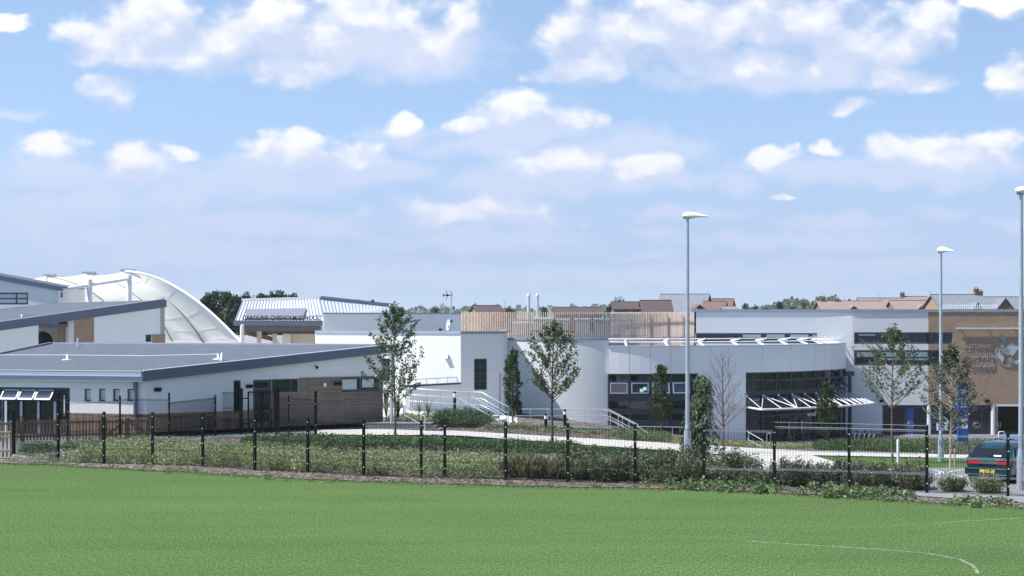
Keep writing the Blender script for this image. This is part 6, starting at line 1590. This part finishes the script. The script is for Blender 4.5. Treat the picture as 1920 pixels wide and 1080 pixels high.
cover('low_plants', [(95,852),(190,838),(260,833),(255,828),(190,832),(40,845),(40,852)], 8, .24, .34, 44, .085, 'weed', 'mixed low plants along the picket fence', 'plants', 11)
cover('low_plants', [(0,866),(60,858),(130,866),(195,870),(120,874),(0,869)], 4, .22, .22, 34, .08, 'hosta', 'pale low plants at the left end of the mesh fence', 'plants', 12)
cover('juniper', [(812,800),(825,786),(870,779),(915,788),(925,800),(880,804),(840,804)], 9, .36, .62, 80, .10, 'juniper', 'dark spreading juniper mound beside the terrace steps', 'juniper', 13, aspect=.3, flat=1.0, up=.4)
cover('bank_plants', [(720,800),(730,786),(800,782),(830,786),(815,802),(760,806)], 5, .22, .30, 40, .10, 'hosta', 'pale leafy plants on the bank below the terrace', 'plants', 15, aspect=.7)
cover('bank_plants', [(905,803),(960,797),(1060,806),(1140,812),(1145,818),(1040,812),(960,808),(915,808)], 4.5, .22, .24, 34, .10, 'hosta', 'grey green leafy plants under the level railing', 'plants', 16, aspect=.7)
cover('bank_hedge', [(1146,818),(1180,812),(1255,822),(1255,832),(1170,826)], 8, .28, .42, 54, .09, 'weed', 'small green hedge on the bank at the drum stairs', 'hedge', 17)
cover('bank_plants', [(1255,826),(1400,832),(1520,836),(1525,842),(1400,838),(1255,834)], 6, .20, .20, 36, .09, 'yellow', 'low yellow green plants along the mulch bank', 'plants', 18)
cover('entrance_hedge', [(1525,838),(1600,834),(1730,842),(1735,850),(1640,849),(1530,845)], 9, .28, .40, 60, .09, 'ivy', 'low dark hedge before the bicycle hoops', 'hedge', 19)
cover('bank_plants', [(1740,846),(1800,845),(1880,851),(1880,857),(1745,853)], 5, .26, .34, 40, .09, 'shrub_grey', 'mixed low plants around the blue totem foot', 'plants', 20)
cover('forecourt_plants', [(1640,836),(1780,836),(1868,840),(1872,850),(1740,848),(1650,842)], 7, .30, .52, 56, .09, 'shrub', 'dark mixed planting before the shopfront glazing and totem', 'shrubs', 24)
cover('terrace_plants', [(800,776),(905,778),(905,783),(800,781)], 4, .20, .20, 30, .08, 'weed', 'green low plants along the terrace wall foot', 'plants', 21)
cover('bark_chips', [(480,892),(790,905),(1060,912),(1320,918),(1900,950),(1900,945),(1320,910),(1060,900),(790,893),(480,880)], 10, .22, .03, 12, .06, 'mulchbits', 'loose pale bark chips along the fence foot', 'bark chips', 22, up=0.0)
cover('bark_chips', [(860,806),(1000,802),(1275,828),(1520,842),(1720,850),(1720,853),(1520,848),(1275,834),(1000,818)], 7, .25, .02, 12, .07, 'mulchbits', 'loose pale bark chips on the mulch bank', 'bark chips', 23, up=0.0)
# short grass blades standing along the field edge, softening its line
M['blade'] = foliage('grass blades', (.10,.16,.06), (.30,.36,.17), .4)
def grass_edge():
    g = np.random.default_rng(3); P = []
    edge = [(-60,868),(110,873),(200,878),(380,888),(577,899),(790,907),(1060,914),(1320,919),(1600,933),(1740,943),(1960,957)]
    for q in resample(edge, 2600):
        for _ in range(5):
            p = GT(q.x+g.uniform(-1,1), q.y+g.normal(1.2,1.6)); P.append((p.x,p.y,p.z))
    o = leaf_obj('grass_tufts', np.array(P), .075, M['blade'], None, 3, .2, .5); tag(o, 'short grass blades fringing the edge of the playing field', 'grass', kind='stuff')
grass_edge()
def flax(px, Y, h, seed, label):
    g = random.Random(seed); o = empty('spiky_plant', GX(px,Y,.15), 0, label, 'plant', 'spiky plants below the terrace'); mb = []
    v = []; tint = []
    for i in range(34):
        a = g.uniform(0,6.28); L = h*g.uniform(.6,1.05); sp = g.uniform(.1,.5); w = .03; c, s = math.cos(a), math.sin(a); tt = g.random(); prev = None
        for k in range(4):
            t = (k+1)/4; r = sp*L*t*t; z = L*(t-.25*sp*t*t); ww = w*(1-t*.9); cur = [(c*r-s*ww,s*r+c*ww,z),(c*r+s*ww,s*r-c*ww,z)]
            if prev is None: prev = [(-s*w,c*w,0),(s*w,-c*w,0)]
            v += [prev[0],prev[1],cur[1],cur[0]]; tint += [tt]*4; prev = cur
    quads_obj('leaves', np.array(v), M['grassy'], o, tint)
flax(724,94,1.5,1,'spiky plant nearest the timber clad corner'); flax(746,95,1.7,2,'spiky plant just right of the roof column'); flax(803,97,1.3,3,'spiky plant left of the juniper mound')
flax(786,99,1.0,4,'small spiky plant below the terrace railing end')

# ------------------------------------------------------------------ FAR TREES, WOODLAND, HILLS
def far_tree(px, Y, pyt, hw, label, seed, n=900, poplar=False, group='trees beyond the school roofs'):
    g = np.random.default_rng(seed); X = (px-960)*Y/F; H = HC-(pyt-HZ)*Y/F; w = hw*Y/F
    o = empty('far_tree', (X,Y,hgt(X,Y)), 0, label, 'tree', group); H -= hgt(X,Y)
    t = MB(); t.tube([(0,0,-.3),(.1,0,H*.45),(0,0,H*.8)], [.3,.2,.06], 7)
    P = []; nc = 26
    for i in range(nc):
        s = g.uniform(0,1); z = H*(.30+.62*s) if not poplar else H*(.12+.82*s)
        rr = w*math.sqrt(g.uniform(0,1))*(math.sin(math.pi*min(1,s*.72+.26)) if not poplar else (1-.55*s)); a = g.uniform(0,6.28); cr = w*g.uniform(.28,.45)
        c = np.array([rr*math.cos(a), rr*math.sin(a), z]); m = n//nc; u = g.normal(size=(m,3)); u /= np.linalg.norm(u,axis=1)[:,None]
        P.append(c+u*cr*g.uniform(.6,1.05,m)[:,None]*np.array([1,1,.85 if not poplar else 1.5]))
        t.tube([(0,0,z*.75),tuple(c)], [.08,.02], 4)
    P = np.concatenate(P); P[:,2] = np.minimum(P[:,2], H*1.02); t.build('trunk', M['bark'], o); leaf_obj('crown', P, max(.28,w*.15), M['leaf_far'], o, seed, .7, .2); return o
rt = random.Random(9)
xs = [386,396,409,421,434,446,459,470,482,494,506,518,531,545,556]
for i, x in enumerate(xs):
    far_tree(x, 215+rt.uniform(-12,14), 548+rt.uniform(-2,4)+(4 if x > 540 else 0)+(2 if x<395 else 0), rt.uniform(14,19), 'tall dark tree in the tight row rising behind the white canopy and pavilion', 300+i, n=2300, poplar=True, group='tall trees in the row behind the canopy')
for i, (x, y, w, lab) in enumerate(((591,558,7,'small tree top just right of the pavilion ridge'),(641,555,9,'round tree top over the pavilion roof, left of two more'),(670,554,11,'tree top over the middle of the pavilion side roof'),(700,553,11,'rightmost tree top over the pavilion side roof'))): far_tree(x, 230, y, w, lab, 330+i, n=900)
for i, (x, y, w, Y, lab) in enumerate(((816,573,16,330,'bushy tree left of the aerial mast'),(1161,554,20,300,'large rounded dark tree left of the grey house roof'),(1142,566,10,300,'smaller tree leaning on the large rounded one'),(1020,573,12,380,'small tree behind the twin flues'),(1098,571,9,380,'small tree above the slat screen middle'),
        (1398,566,13,340,'tree just right of the terracotta gables'),(1415,570,14,330,'bushy low tree right of the terracotta gables'),(1436,572,13,330,'low green tree beside the one at the terracotta gables'),(1462,561,11,330,'dense dark upright tree before the blue wood'),(1487,568,10,400,'tree between the dark upright tree and the pale roof'),(1506,563,13,420,'tall dark tree against the blue wood'),(1528,567,11,420,'rightmost tree before the pale terracotta roofs'))): far_tree(x, Y, y, w, lab, 350+i, n=1100)
def hills():
    g = np.random.default_rng(12)
    xs = np.linspace(-1400,1800,120); ys = np.linspace(1800,3400,10); v = []
    def top(px): return 2.2+1.8*math.sin(px*.006+1)+1.2*math.sin(px*.017)+(5.5 if 1440 < px < 1800 else 0)*1.0
    for y in ys:
        for x in xs:
            px = 960+F*x/2600; s = sstep((y-1800)/700)*(1-sstep((y-2700)/700)); v.append((x,y,s*max(0.4,(HC+(3+.3*top(px))*2600/F))-.5))
    n = len(xs); f = [(j*n+i,j*n+i+1,(j+1)*n+i+1,(j+1)*n+i) for j in range(len(ys)-1) for i in range(n-1)]
    o = mesh_obj('hills', v, f, basic('hazy field', (.10,.14,.07), .9, var=.3, scale=.02)); tag(o, 'low distant hill on the horizon', 'hills', kind='structure')
    P = []
    for _ in range(5200):
        px = g.uniform(560,1960); y = g.uniform(2040,2500); h = 2*(top(px)+2.0)
        base = HC-1.5; P.append(((px-960)*y/F, y, base+(g.uniform(0,1)**.7)*(h*.34+2.0+2*(1.3*math.sin(px*.13)+1.0*math.sin(px*.31+2)))*1.0))
    o = leaf_obj('woodland', np.array(P), 4.2, M['leaf_far'], None, 12, .8, .3); tag(o, 'far blue green wood along the horizon', 'woodland', kind='stuff')
    P = []
    for _ in range(2600):
        px = g.uniform(1430,1640); y = g.uniform(1520,1800); t = g.uniform(0,1)**.7; hh = 1.0+ (3.6+.9*math.sin(px*.09)+.7*math.sin(px*.23))*math.sin(math.pi*min(1,max(0,(px-1425)/230)))**.6
        P.append(((px-960)*y/F, y, HC-1.0+t*hh*2.5))
    o = leaf_obj('woodland', np.array(P), 3.4, M['leaf_far'], None, 13, .8, .3); tag(o, 'nearer hazy wood rising left of the pale terracotta roofs', 'woodland', kind='stuff')
hills()

# ------------------------------------------------------------------ HOUSES behind the school
def house(px0, px1, pyr, pye, Y, depth, label, roofm, wallm='brickred', gable='side', chim=(), dormers=(), rz=0.0, hip=0.0):
    """ridge along the street (gable='side') or a gable to the viewer ('front'); pixels give the roof's extent at distance Y"""
    X0, X1 = (px0-960)*Y/F, (px1-960)*Y/F; zr, ze = HC-(pyr-HZ)*Y/F, HC-(pye-HZ)*Y/F
    o = empty('brick_house', ((X0+X1)/2, Y, -2.5), rz, label, 'house', 'houses beyond the school'); w = (X1-X0)/2; D = depth; zr += 2.5; ze += 2.5
    b = MB(); b.box((0,D/2,ze/2), (2*w-.5,D-.5,ze))
    r = MB()
    if gable == 'side':
        q = [(-w,-.1,ze),(w,-.1,ze),(w-hip,D/2,zr),(-w+hip,D/2,zr),(w,D+.1,ze),(-w,D+.1,ze)]
        b.add([(-w+.25,.25,ze),(-w+.25,D-.25,ze),(-w+.25+hip,D/2,zr-.1)], [(0,1,2)]); b.add([(w-.25,.25,ze),(w-.25,D-.25,ze),(w-.25-hip,D/2,zr-.1)], [(0,2,1)])
        t = .18; up = lambda p: (p[0],p[1],p[2]+t)
        for f in ((0,1,2,3),(4,5,3,2)): r.hexa([q[i] for i in f]+[up(q[i]) for i in f])
        if hip:
            r.add([up(q[0]),up(q[3]),up(q[5])], [(0,1,2)]); r.add([up(q[1]),up(q[4]),up(q[2])], [(0,1,2)])
        r.beam((-w+hip,D/2,zr+t), (w-hip,D/2,zr+t), .25, .12)
    else:
        q = [(-w,-.15,ze),(0,-.15,zr),(0,D,zr),(-w,D,ze),(w,-.15,ze),(w,D,ze)]; t = .18; up = lambda p: (p[0],p[1],p[2]+t)
        for f in ((0,1,2,3),(1,4,5,2)): r.hexa([q[i] for i in f]+[up(q[i]) for i in f])
        b.add([(-w+.2,.25,ze),(w-.2,.25,ze),(0,.25,zr-.1)], [(0,1,2)])
    b.build('wall', M[wallm], o); ro = r.build('roof', M[roofm], o)
    for (cx, ch) in chim:
        x = (cx-960)*Y/F-(X0+X1)/2; ch *= .5; c = MB(); c.box((x,D/2,zr+ch/2-.4), (.58,.7,ch+.8)); c.box((x,D/2,zr+ch+.03), (.7,.82,.12)); co = c.build('chimney', M['brickred'], ro)
        p = MB()
        for dx in (-.17,.17): p.lathe((x+dx,D/2,zr+ch+.08), [(.11,0),(.09,.28)], 8)
        p.build('chimney_pot', M['tile_red'], co)
    for (dx, dw, dt) in dormers:
        x = (dx-960)*Y/F-(X0+X1)/2; ww = dw*Y/F/2; zt = HC-(dt-HZ)*Y/F+2.5; d = MB(); d.add([(x-ww,-.35,ze-.6),(x+ww,-.35,ze-.6),(x+ww,-.35,ze-.05),(x,-.35,zt-.1),(x-ww,-.35,ze-.05),(x-ww,1.5,ze-.6),(x+ww,1.5,ze-.6)], [(0,1,2,3,4)]); dd = d.build('dormer', M[wallm], o)
        e = MB()
        for s in (-1,1): e.hexa([(x,-.5,zt),(x+s*(ww+.2),-.5,ze-.15),(x+s*(ww+.2),D*.45,ze-.15),(x,D*.45,zt)][::s]+[(x,-.5,zt+.15),(x+s*(ww+.2),-.5,ze),(x+s*(ww+.2),D*.45,ze),(x,D*.45,zt+.15)][::s])
        e.build('dormer_roof', M[roofm], dd)
    wn = MB()
    for i in range(3): wn.box((-w*.6+w*.6*i,.22,ze-1.5), (1.1,.1,1.2))
    wn.build('window', M['glass'], o)
    return o
house(895,950,574.5,590,300,8,'small red brown house left of the twin flues','tile_brown',rz=R(14)); house(938,972,574.5,590,306,8,'grey roofed house part just left of the twin flues','tile_red',gable='front')
house(1040,1132,578,592,260,9,'long low dark roofed building above the slat screen','tile_brown')
house(1148,1212,568,582,250,8,'dark brown roofed house beside the large rounded tree','tile_brown'); house(1203,1264,565,590,246,8,'darker brown roofed house stepping in front of the grey roof','tile_brown')
house(1224,1320,553,592,275,11,'tall grey roofed house with brick gable behind the lamp column','slate2',rz=R(-16))
house(1292,1332,573,590,238,7,'low terracotta roofed house with a gable right of the lamp column','tile_red',gable='front'); house(1312,1358,567,590,246,8,'middle terracotta roofed house of the stepped three','tile_red',rz=R(-12)); house(1330,1372,562,586,256,8,'highest terracotta roofed house of the stepped three','tile_red',rz=R(-12))
house(1358,1386,576.5,590,236,7,'small pale roofed house at the right of the terracotta gables','tile_pink')
house(1540,1666,566.5,584,240,8,'pale terracotta roofed terrace with two chimneys and a small gable','tile_pink',chim=((1552,1.0),(1579,.7)),dormers=((1600,22,575),))
house(1618,1708,560.5,584,262,9,'higher terracotta roofed house behind the pale terrace','tile_pink',wallm='brick'); house(1700,1752,557.5,582,268,9,'highest pale roofed house with a ridge chimney','tile_pink',chim=((1704,1.1),))
house(1678,1760,565.5,584,244,8,'pale terracotta roofed terrace with a small central gable','tile_pink',dormers=((1729,24,572.5),),chim=((1757,.6),))
house(1766,1868,554,586,235,10,'grey roofed brick house with two tall chimneys and a gabled dormer','slate2',wallm='brick',chim=((1856,1.6),(1863.5,1.0)),dormers=((1832,22,568),),rz=R(5))
house(1858,1960,558.5,586,240,9,'grey roofed house with dark brick gable at the right edge','slate2',dormers=((1884,38,560),))
def tv_aerial(px, pyt, Y, label):
    o = empty('house_aerial', W(px,575,Y), 0, label, 'aerial', 'thin aerials on the house roofs'); h = (575-pyt)*Y/F; b = MB(); b.tube([(0,0,-1),(0,0,h)], .035, 5); b.build('mast', M['galv'], o)
    a = MB(); a.beam((-.5,0,h), (.5,0,h), .03,.03)
    for x in (-.4,-.1,.2,.45): a.beam((x,-.3,h),(x,.3,h+.05),.02,.02)
    a.build('antenna', M['galv'], o)
for px, y, Y, lab in ((946,563,302,'thin aerial on the small red brown house'),(1547,551,244,'thin aerial by the left chimney of the pale terrace'),(1583,555,244,'thin aerial by the second chimney of the pale terrace'),(1648,551,266,'thin aerial above the higher terracotta roof'),(1743,547,272,'thin aerial on the highest pale roof')): tv_aerial(px, y, Y, lab)

# ------------------------------------------------------------------ HAZE
def haze():
    m, t, out = nt('pale haze'); v = N(t, 'ShaderNodeVolumePrincipled', ins={'Color':(.93,.95,1,1), 'Density':HAZE, 'Anisotropy':.2}); t.links.new(v.outputs[0], out.inputs['Volume'])
    mb = MB(); mb.box((0,1700,15.0), (6000,4000,43.0)); o = mb.build('haze', m); tag(o, 'thin pale summer haze over the far houses and woods', 'haze', kind='stuff')
HAZE = .00010
haze()

# ------------------------------------------------------------------ WORLD: Nishita sky with procedural cumulus
SUN_AZ = Vector((-.975,-.215)).normalized(); SUN_EL = R(55)
def world():
    w = bpy.data.worlds.new('World'); scene.world = w; w.use_nodes = True; t = w.node_tree; t.nodes.clear(); L = t.links
    # cloud density group: position P in hundreds of photo pixels on the sky
    gr = bpy.data.node_groups.new('cloud_density', 'ShaderNodeTree')
    gr.interface.new_socket('P', in_out='INPUT', socket_type='NodeSocketVector'); gr.interface.new_socket('Density', in_out='OUTPUT', socket_type='NodeSocketFloat'); gr.interface.new_socket('Faint', in_out='OUTPUT', socket_type='NodeSocketFloat'); gr.interface.new_socket('Detail', in_out='OUTPUT', socket_type='NodeSocketFloat')
    gi = gr.nodes.new('NodeGroupInput'); go = gr.nodes.new('NodeGroupOutput'); GL = gr.links
    mp = N(gr, 'ShaderNodeMapping', ins={'Scale':(1,1.35,1)}); GL.new(gi.outputs[0], mp.inputs[0])
    n1 = N(gr, 'ShaderNodeTexNoise', noise_dimensions='2D', ins={'Scale':.85, 'Detail':7.0, 'Roughness':.52}); GL.new(mp.outputs[0], n1.inputs[0])
    sb = N(gr, 'ShaderNodeVectorMath', operation='SUBTRACT'); GL.new(n1.outputs[1], sb.inputs[0]); sb.inputs[1].default_value = (.5,.5,.5)
    wp = N(gr, 'ShaderNodeVectorMath', operation='MULTIPLY_ADD'); GL.new(sb.outputs[0], wp.inputs[0]); wp.inputs[1].default_value = (.95,.62,0); GL.new(gi.outputs[0], wp.inputs[2])
    n2 = N(gr, 'ShaderNodeTexNoise', noise_dimensions='2D', ins={'Scale':1.0, 'Detail':7.0, 'Roughness':.47}); GL.new(mp.outputs[0], n2.inputs[0])
    vo = N(gr, 'ShaderNodeTexVoronoi', voronoi_dimensions='2D', feature='SMOOTH_F1', ins={'Scale':1.7, 'Detail':2.0, 'Roughness':.45, 'Smoothness':.8})
    w2 = N(gr, 'ShaderNodeVectorMath', operation='MULTIPLY_ADD'); GL.new(sb.outputs[0], w2.inputs[0]); w2.inputs[1].default_value = (.5,.5,0); GL.new(mp.outputs[0], w2.inputs[2]); GL.new(w2.outputs[0], vo.inputs[0])
    puff = N(gr, 'ShaderNodeMath', operation='MULTIPLY_ADD'); GL.new(vo.outputs['Distance'], puff.inputs[0]); puff.inputs[1].default_value = -.42; puff.inputs[2].default_value = .22
    def field(blobs, k):
        last = None
        for (cx, cy, a, b) in blobs:
            q = N(gr, 'ShaderNodeVectorMath', operation='MULTIPLY_ADD'); GL.new(wp.outputs[0], q.inputs[0]); q.inputs[1].default_value = (100/a,100/b,0); q.inputs[2].default_value = (-cx/a,-cy/b,0)
            ln = N(gr, 'ShaderNodeVectorMath', operation='LENGTH'); GL.new(q.outputs[0], ln.inputs[0])
            if last is None: last = ln.outputs['Value']
            else:
                m = N(gr, 'ShaderNodeMath', operation='SMOOTH_MIN'); GL.new(last, m.inputs[0]); GL.new(ln.outputs['Value'], m.inputs[1]); m.inputs[2].default_value = k; last = m.outputs[0]
        i = N(gr, 'ShaderNodeMath', operation='SUBTRACT'); i.inputs[0].default_value = 1.0; GL.new(last, i.inputs[1])
        nz = N(gr, 'ShaderNodeMath', operation='MULTIPLY_ADD'); GL.new(n2.outputs[0], nz.inputs[0]); nz.inputs[1].default_value = .62; nz.inputs[2].default_value = -.24
        s = N(gr, 'ShaderNodeMath', operation='ADD'); GL.new(i.outputs[0], s.inputs[0]); GL.new(nz.outputs[0], s.inputs[1]); s2 = N(gr, 'ShaderNodeMath', operation='ADD'); GL.new(s.outputs[0], s2.inputs[0]); GL.new(puff.outputs[0], s2.inputs[1]); return s2.outputs[0]
    strong = [(175,75,75,48),(290,55,130,75),(420,85,150,65),(520,60,150,70),(560,125,130,38),(650,70,140,75),(690,30,150,60),(800,75,90,55),(875,50,55,52),(320,105,140,26),
              (210,168,58,34),(22,42,40,20),(1140,70,130,80),(1100,130,110,32),(1290,50,170,75),(1460,40,170,85),(1400,120,150,35),(1610,85,150,90),(1745,45,75,55),(1690,150,110,34),(1590,205,55,17),(1900,140,50,50),(1870,5,90,22),
              (985,212,120,36),(870,238,70,22),(1085,225,60,26),(745,236,36,22),(92,285,82,40),(262,292,80,44),(340,282,40,16),(530,275,95,34),(660,285,70,30),(1040,297,115,36),(1210,313,100,27),
              (1455,298,52,30),(1700,282,95,34),(1850,282,90,38),(1790,300,130,26),(1555,272,40,18),(915,392,130,26),(1470,368,21,6),(1470,369,18,5)]
    faint = [(630,432,60,22),(1105,426,20,8),(1900,418,60,14),(915,385,150,26),(985,250,190,26),(1050,325,170,24),(1215,335,150,22),(540,305,190,26),(270,320,110,26),(95,318,110,26),(1760,312,230,30),(1470,318,110,20),(930,412,180,20),(640,445,90,14),(750,250,70,24),(760,100,180,60),(1450,150,230,30),(60,395,110,40),(190,380,110,38),(330,370,90,30),(470,340,200,40),(120,330,160,30),(700,320,140,30),(1560,320,150,32),(1690,330,200,28),(1380,350,60,20),(1290,400,120,16),(1240,430,55,12),(1200,475,70,10),(1760,400,60,16),
             (1180,275,160,40),(900,270,120,24),(480,420,260,30),(200,440,260,30),(900,450,220,24),(1580,415,120,18),(1500,450,260,20),(1000,345,200,26),(680,400,36,18),(330,480,330,26),(1250,520,420,24),(760,520,360,24),(1700,500,260,20),(30,215,40,16)]
    dt = N(gr, 'ShaderNodeMath', operation='ADD'); GL.new(n2.outputs[0], dt.inputs[0]); GL.new(puff.outputs[0], dt.inputs[1]); GL.new(dt.outputs[0], go.inputs[2])
    st = field(strong,.22); sa = N(gr, 'ShaderNodeMath', operation='ADD'); GL.new(st, sa.inputs[0]); sa.inputs[1].default_value = .10; GL.new(sa.outputs[0], go.inputs[0]); GL.new(field(faint,.35), go.inputs[1])
    tc = N(t, 'ShaderNodeTexCoord'); sx = N(t, 'ShaderNodeSeparateXYZ'); L.new(tc.outputs['Generated'], sx.inputs[0])
    ab = N(t, 'ShaderNodeMath', operation='ABSOLUTE'); L.new(sx.outputs[1], ab.inputs[0]); mxx = N(t, 'ShaderNodeMath', operation='MAXIMUM'); L.new(ab.outputs[0], mxx.inputs[0]); mxx.inputs[1].default_value = .08
    def ma(op, a, b, c=None):
        n = N(t, 'ShaderNodeMath', operation=op)
        for i, x in enumerate((a,b,c)):
            if x is None: continue
            if isinstance(x, (int,float)): n.inputs[i].default_value = x
            else: L.new(x, n.inputs[i])
        return n.outputs[0]
    u = ma('DIVIDE', sx.outputs[0], mxx.outputs[0]); v = ma('DIVIDE', sx.outputs[2], mxx.outputs[0])
    cx = N(t, 'ShaderNodeCombineXYZ'); L.new(ma('MULTIPLY_ADD', u, F/100, 9.6), cx.inputs[0]); L.new(ma('MULTIPLY_ADD', v, -F/100, HZ/100), cx.inputs[1])
    g1 = t.nodes.new('ShaderNodeGroup'); g1.node_tree = gr; L.new(cx.outputs[0], g1.inputs[0])
    off = N(t, 'ShaderNodeVectorMath', operation='ADD'); L.new(cx.outputs[0], off.inputs[0]); off.inputs[1].default_value = (-.16,-.44,0)
    g2 = t.nodes.new('ShaderNodeGroup'); g2.node_tree = gr; L.new(off.outputs[0], g2.inputs[0])
    def smooth(x, a, b):
        n = N(t, 'ShaderNodeMapRange', interpolation_type='SMOOTHSTEP'); L.new(x, n.inputs[0]); n.inputs[1].default_value = a
        if isinstance(b, (int,float)): n.inputs[2].default_value = b
        else: L.new(b, n.inputs[2])
        return n.outputs[0]
    up = smooth(sx.outputs[2], -.002, .004)
    lit = ma('MULTIPLY_ADD', ma('SUBTRACT', g1.outputs[2], g2.outputs[2]), 1.0, ma('MULTIPLY', ma('SUBTRACT', g1.outputs[0], g2.outputs[0]), 1.0))
    # thick parts go greyer underneath; rims toward the sun stay white
    sh = smooth(ma('ADD', lit, ma('MULTIPLY', g1.outputs[0], -.20)), -.45, 1.2)
    aS = ma('MULTIPLY', smooth(g1.outputs[0], -.04, ma('MULTIPLY_ADD', sh, -.24, .74)), ma('MULTIPLY_ADD', sh, .16, .77)); aF = ma('MULTIPLY', smooth(g1.outputs[1], -.35, .70), .62)
    sky = N(t, 'ShaderNodeTexSky', sky_type='NISHITA', sun_disc=False, sun_elevation=SUN_EL, sun_rotation=math.atan2(SUN_AZ.x, SUN_AZ.y), altitude=60, air_density=SKY[0], dust_density=SKY[1], ozone_density=SKY[2])
    lift = N(t, 'ShaderNodeCombineXYZ'); L.new(sx.outputs[0], lift.inputs[0]); L.new(sx.outputs[1], lift.inputs[1]); L.new(ma('ADD', ma('ABSOLUTE', sx.outputs[2], None), LIFT), lift.inputs[2])
    nv = N(t, 'ShaderNodeVectorMath', operation='NORMALIZE'); L.new(lift.outputs[0], nv.inputs[0]); L.new(nv.outputs[0], sky.inputs[0])
    tint = N(t, 'ShaderNodeMix', data_type='RGBA', blend_type='MULTIPLY'); tint.inputs[0].default_value = 1; L.new(sky.outputs[0], tint.inputs[6]); tint.inputs[7].default_value = (*SKYTINT,1)
    k = 1/SKYS
    cc = N(t, 'ShaderNodeMix', data_type='RGBA'); L.new(sh, cc.inputs[0]); cc.inputs[6].default_value = (.66*k*CL,.72*k*CL,.90*k*CL,1); cc.inputs[7].default_value = (.99*k*CL,.99*k*CL,1.04*k*CL,1)
    v0 = N(t, 'ShaderNodeMix', data_type='RGBA'); L.new(ma('MULTIPLY', smooth(v, .12, .0), .70), v0.inputs[0]); L.new(tint.outputs[2], v0.inputs[6]); v0.inputs[7].default_value = (.255*k,.315*k,.445*k,1)
    fm = N(t, 'ShaderNodeMix', data_type='RGBA'); L.new(ma('MULTIPLY', aF, up), fm.inputs[0]); L.new(v0.outputs[2], fm.inputs[6]); fm.inputs[7].default_value = (.72*k*CL,.77*k*CL,.95*k*CL,1)
    sm = N(t, 'ShaderNodeMix', data_type='RGBA'); L.new(ma('MULTIPLY', aS, up), sm.inputs[0]); L.new(fm.outputs[2], sm.inputs[6]); L.new(cc.outputs[2], sm.inputs[7])
    # the thicker air low over the horizon pales sky and clouds alike
    vl = N(t, 'ShaderNodeMix', data_type='RGBA'); L.new(ma('MULTIPLY', smooth(v, .125, .0), .62), vl.inputs[0]); L.new(sm.outputs[2], vl.inputs[6]); vl.inputs[7].default_value = (.255*k,.315*k,.445*k,1)
    bg = N(t, 'ShaderNodeBackground', ins={'Strength':SKYS}); L.new(vl.outputs[2], bg.inputs[0]); o = N(t, 'ShaderNodeOutputWorld'); L.new(bg.outputs[0], o.inputs[0])
    w.cycles.sampling_method = 'MANUAL'; w.cycles.sample_map_resolution = 512
LIFT = .185; DENOISE = True; SKYS = .10; SKY = (1.0,0.0,2.0); SKYTINT = (1.30,1.19,1.10); CL = .57
world()
sl = bpy.data.lights.new('sun', 'SUN'); sl.energy = 4.3; sl.angle = R(.53); sl.color = (1,.97,.92)
so = bpy.data.objects.new('sun', sl); COL.objects.link(so)
sd = Vector((SUN_AZ.x*math.cos(SUN_EL), SUN_AZ.y*math.cos(SUN_EL), math.sin(SUN_EL))); so.rotation_euler = (-sd).to_track_quat('-Z','Y').to_euler(); so.location = (-40,-20,60)
cam = bpy.data.cameras.new('camera'); co = bpy.data.objects.new('camera', cam); COL.objects.link(co); co.location = (0,0,HC); co.rotation_euler = (R(90),0,0)
cam.sensor_width = 36; cam.lens = 36*F/1920; cam.shift_y = (HZ-540)/1920; cam.clip_end = 9000; cam.clip_start = .5; scene.camera = co
vs = scene.view_settings; vs.view_transform = 'Standard'; vs.look = 'None'; vs.gamma = 1; vs.exposure = 0.90; vs.use_curve_mapping = False
scene.cycles.use_denoising = DENOISE; scene.cycles.max_bounces = 8; scene.cycles.transparent_max_bounces = 16; scene.cycles.volume_bounces = 1
try: scene.cycles.denoiser = 'OPENIMAGEDENOISE'
except Exception: pass
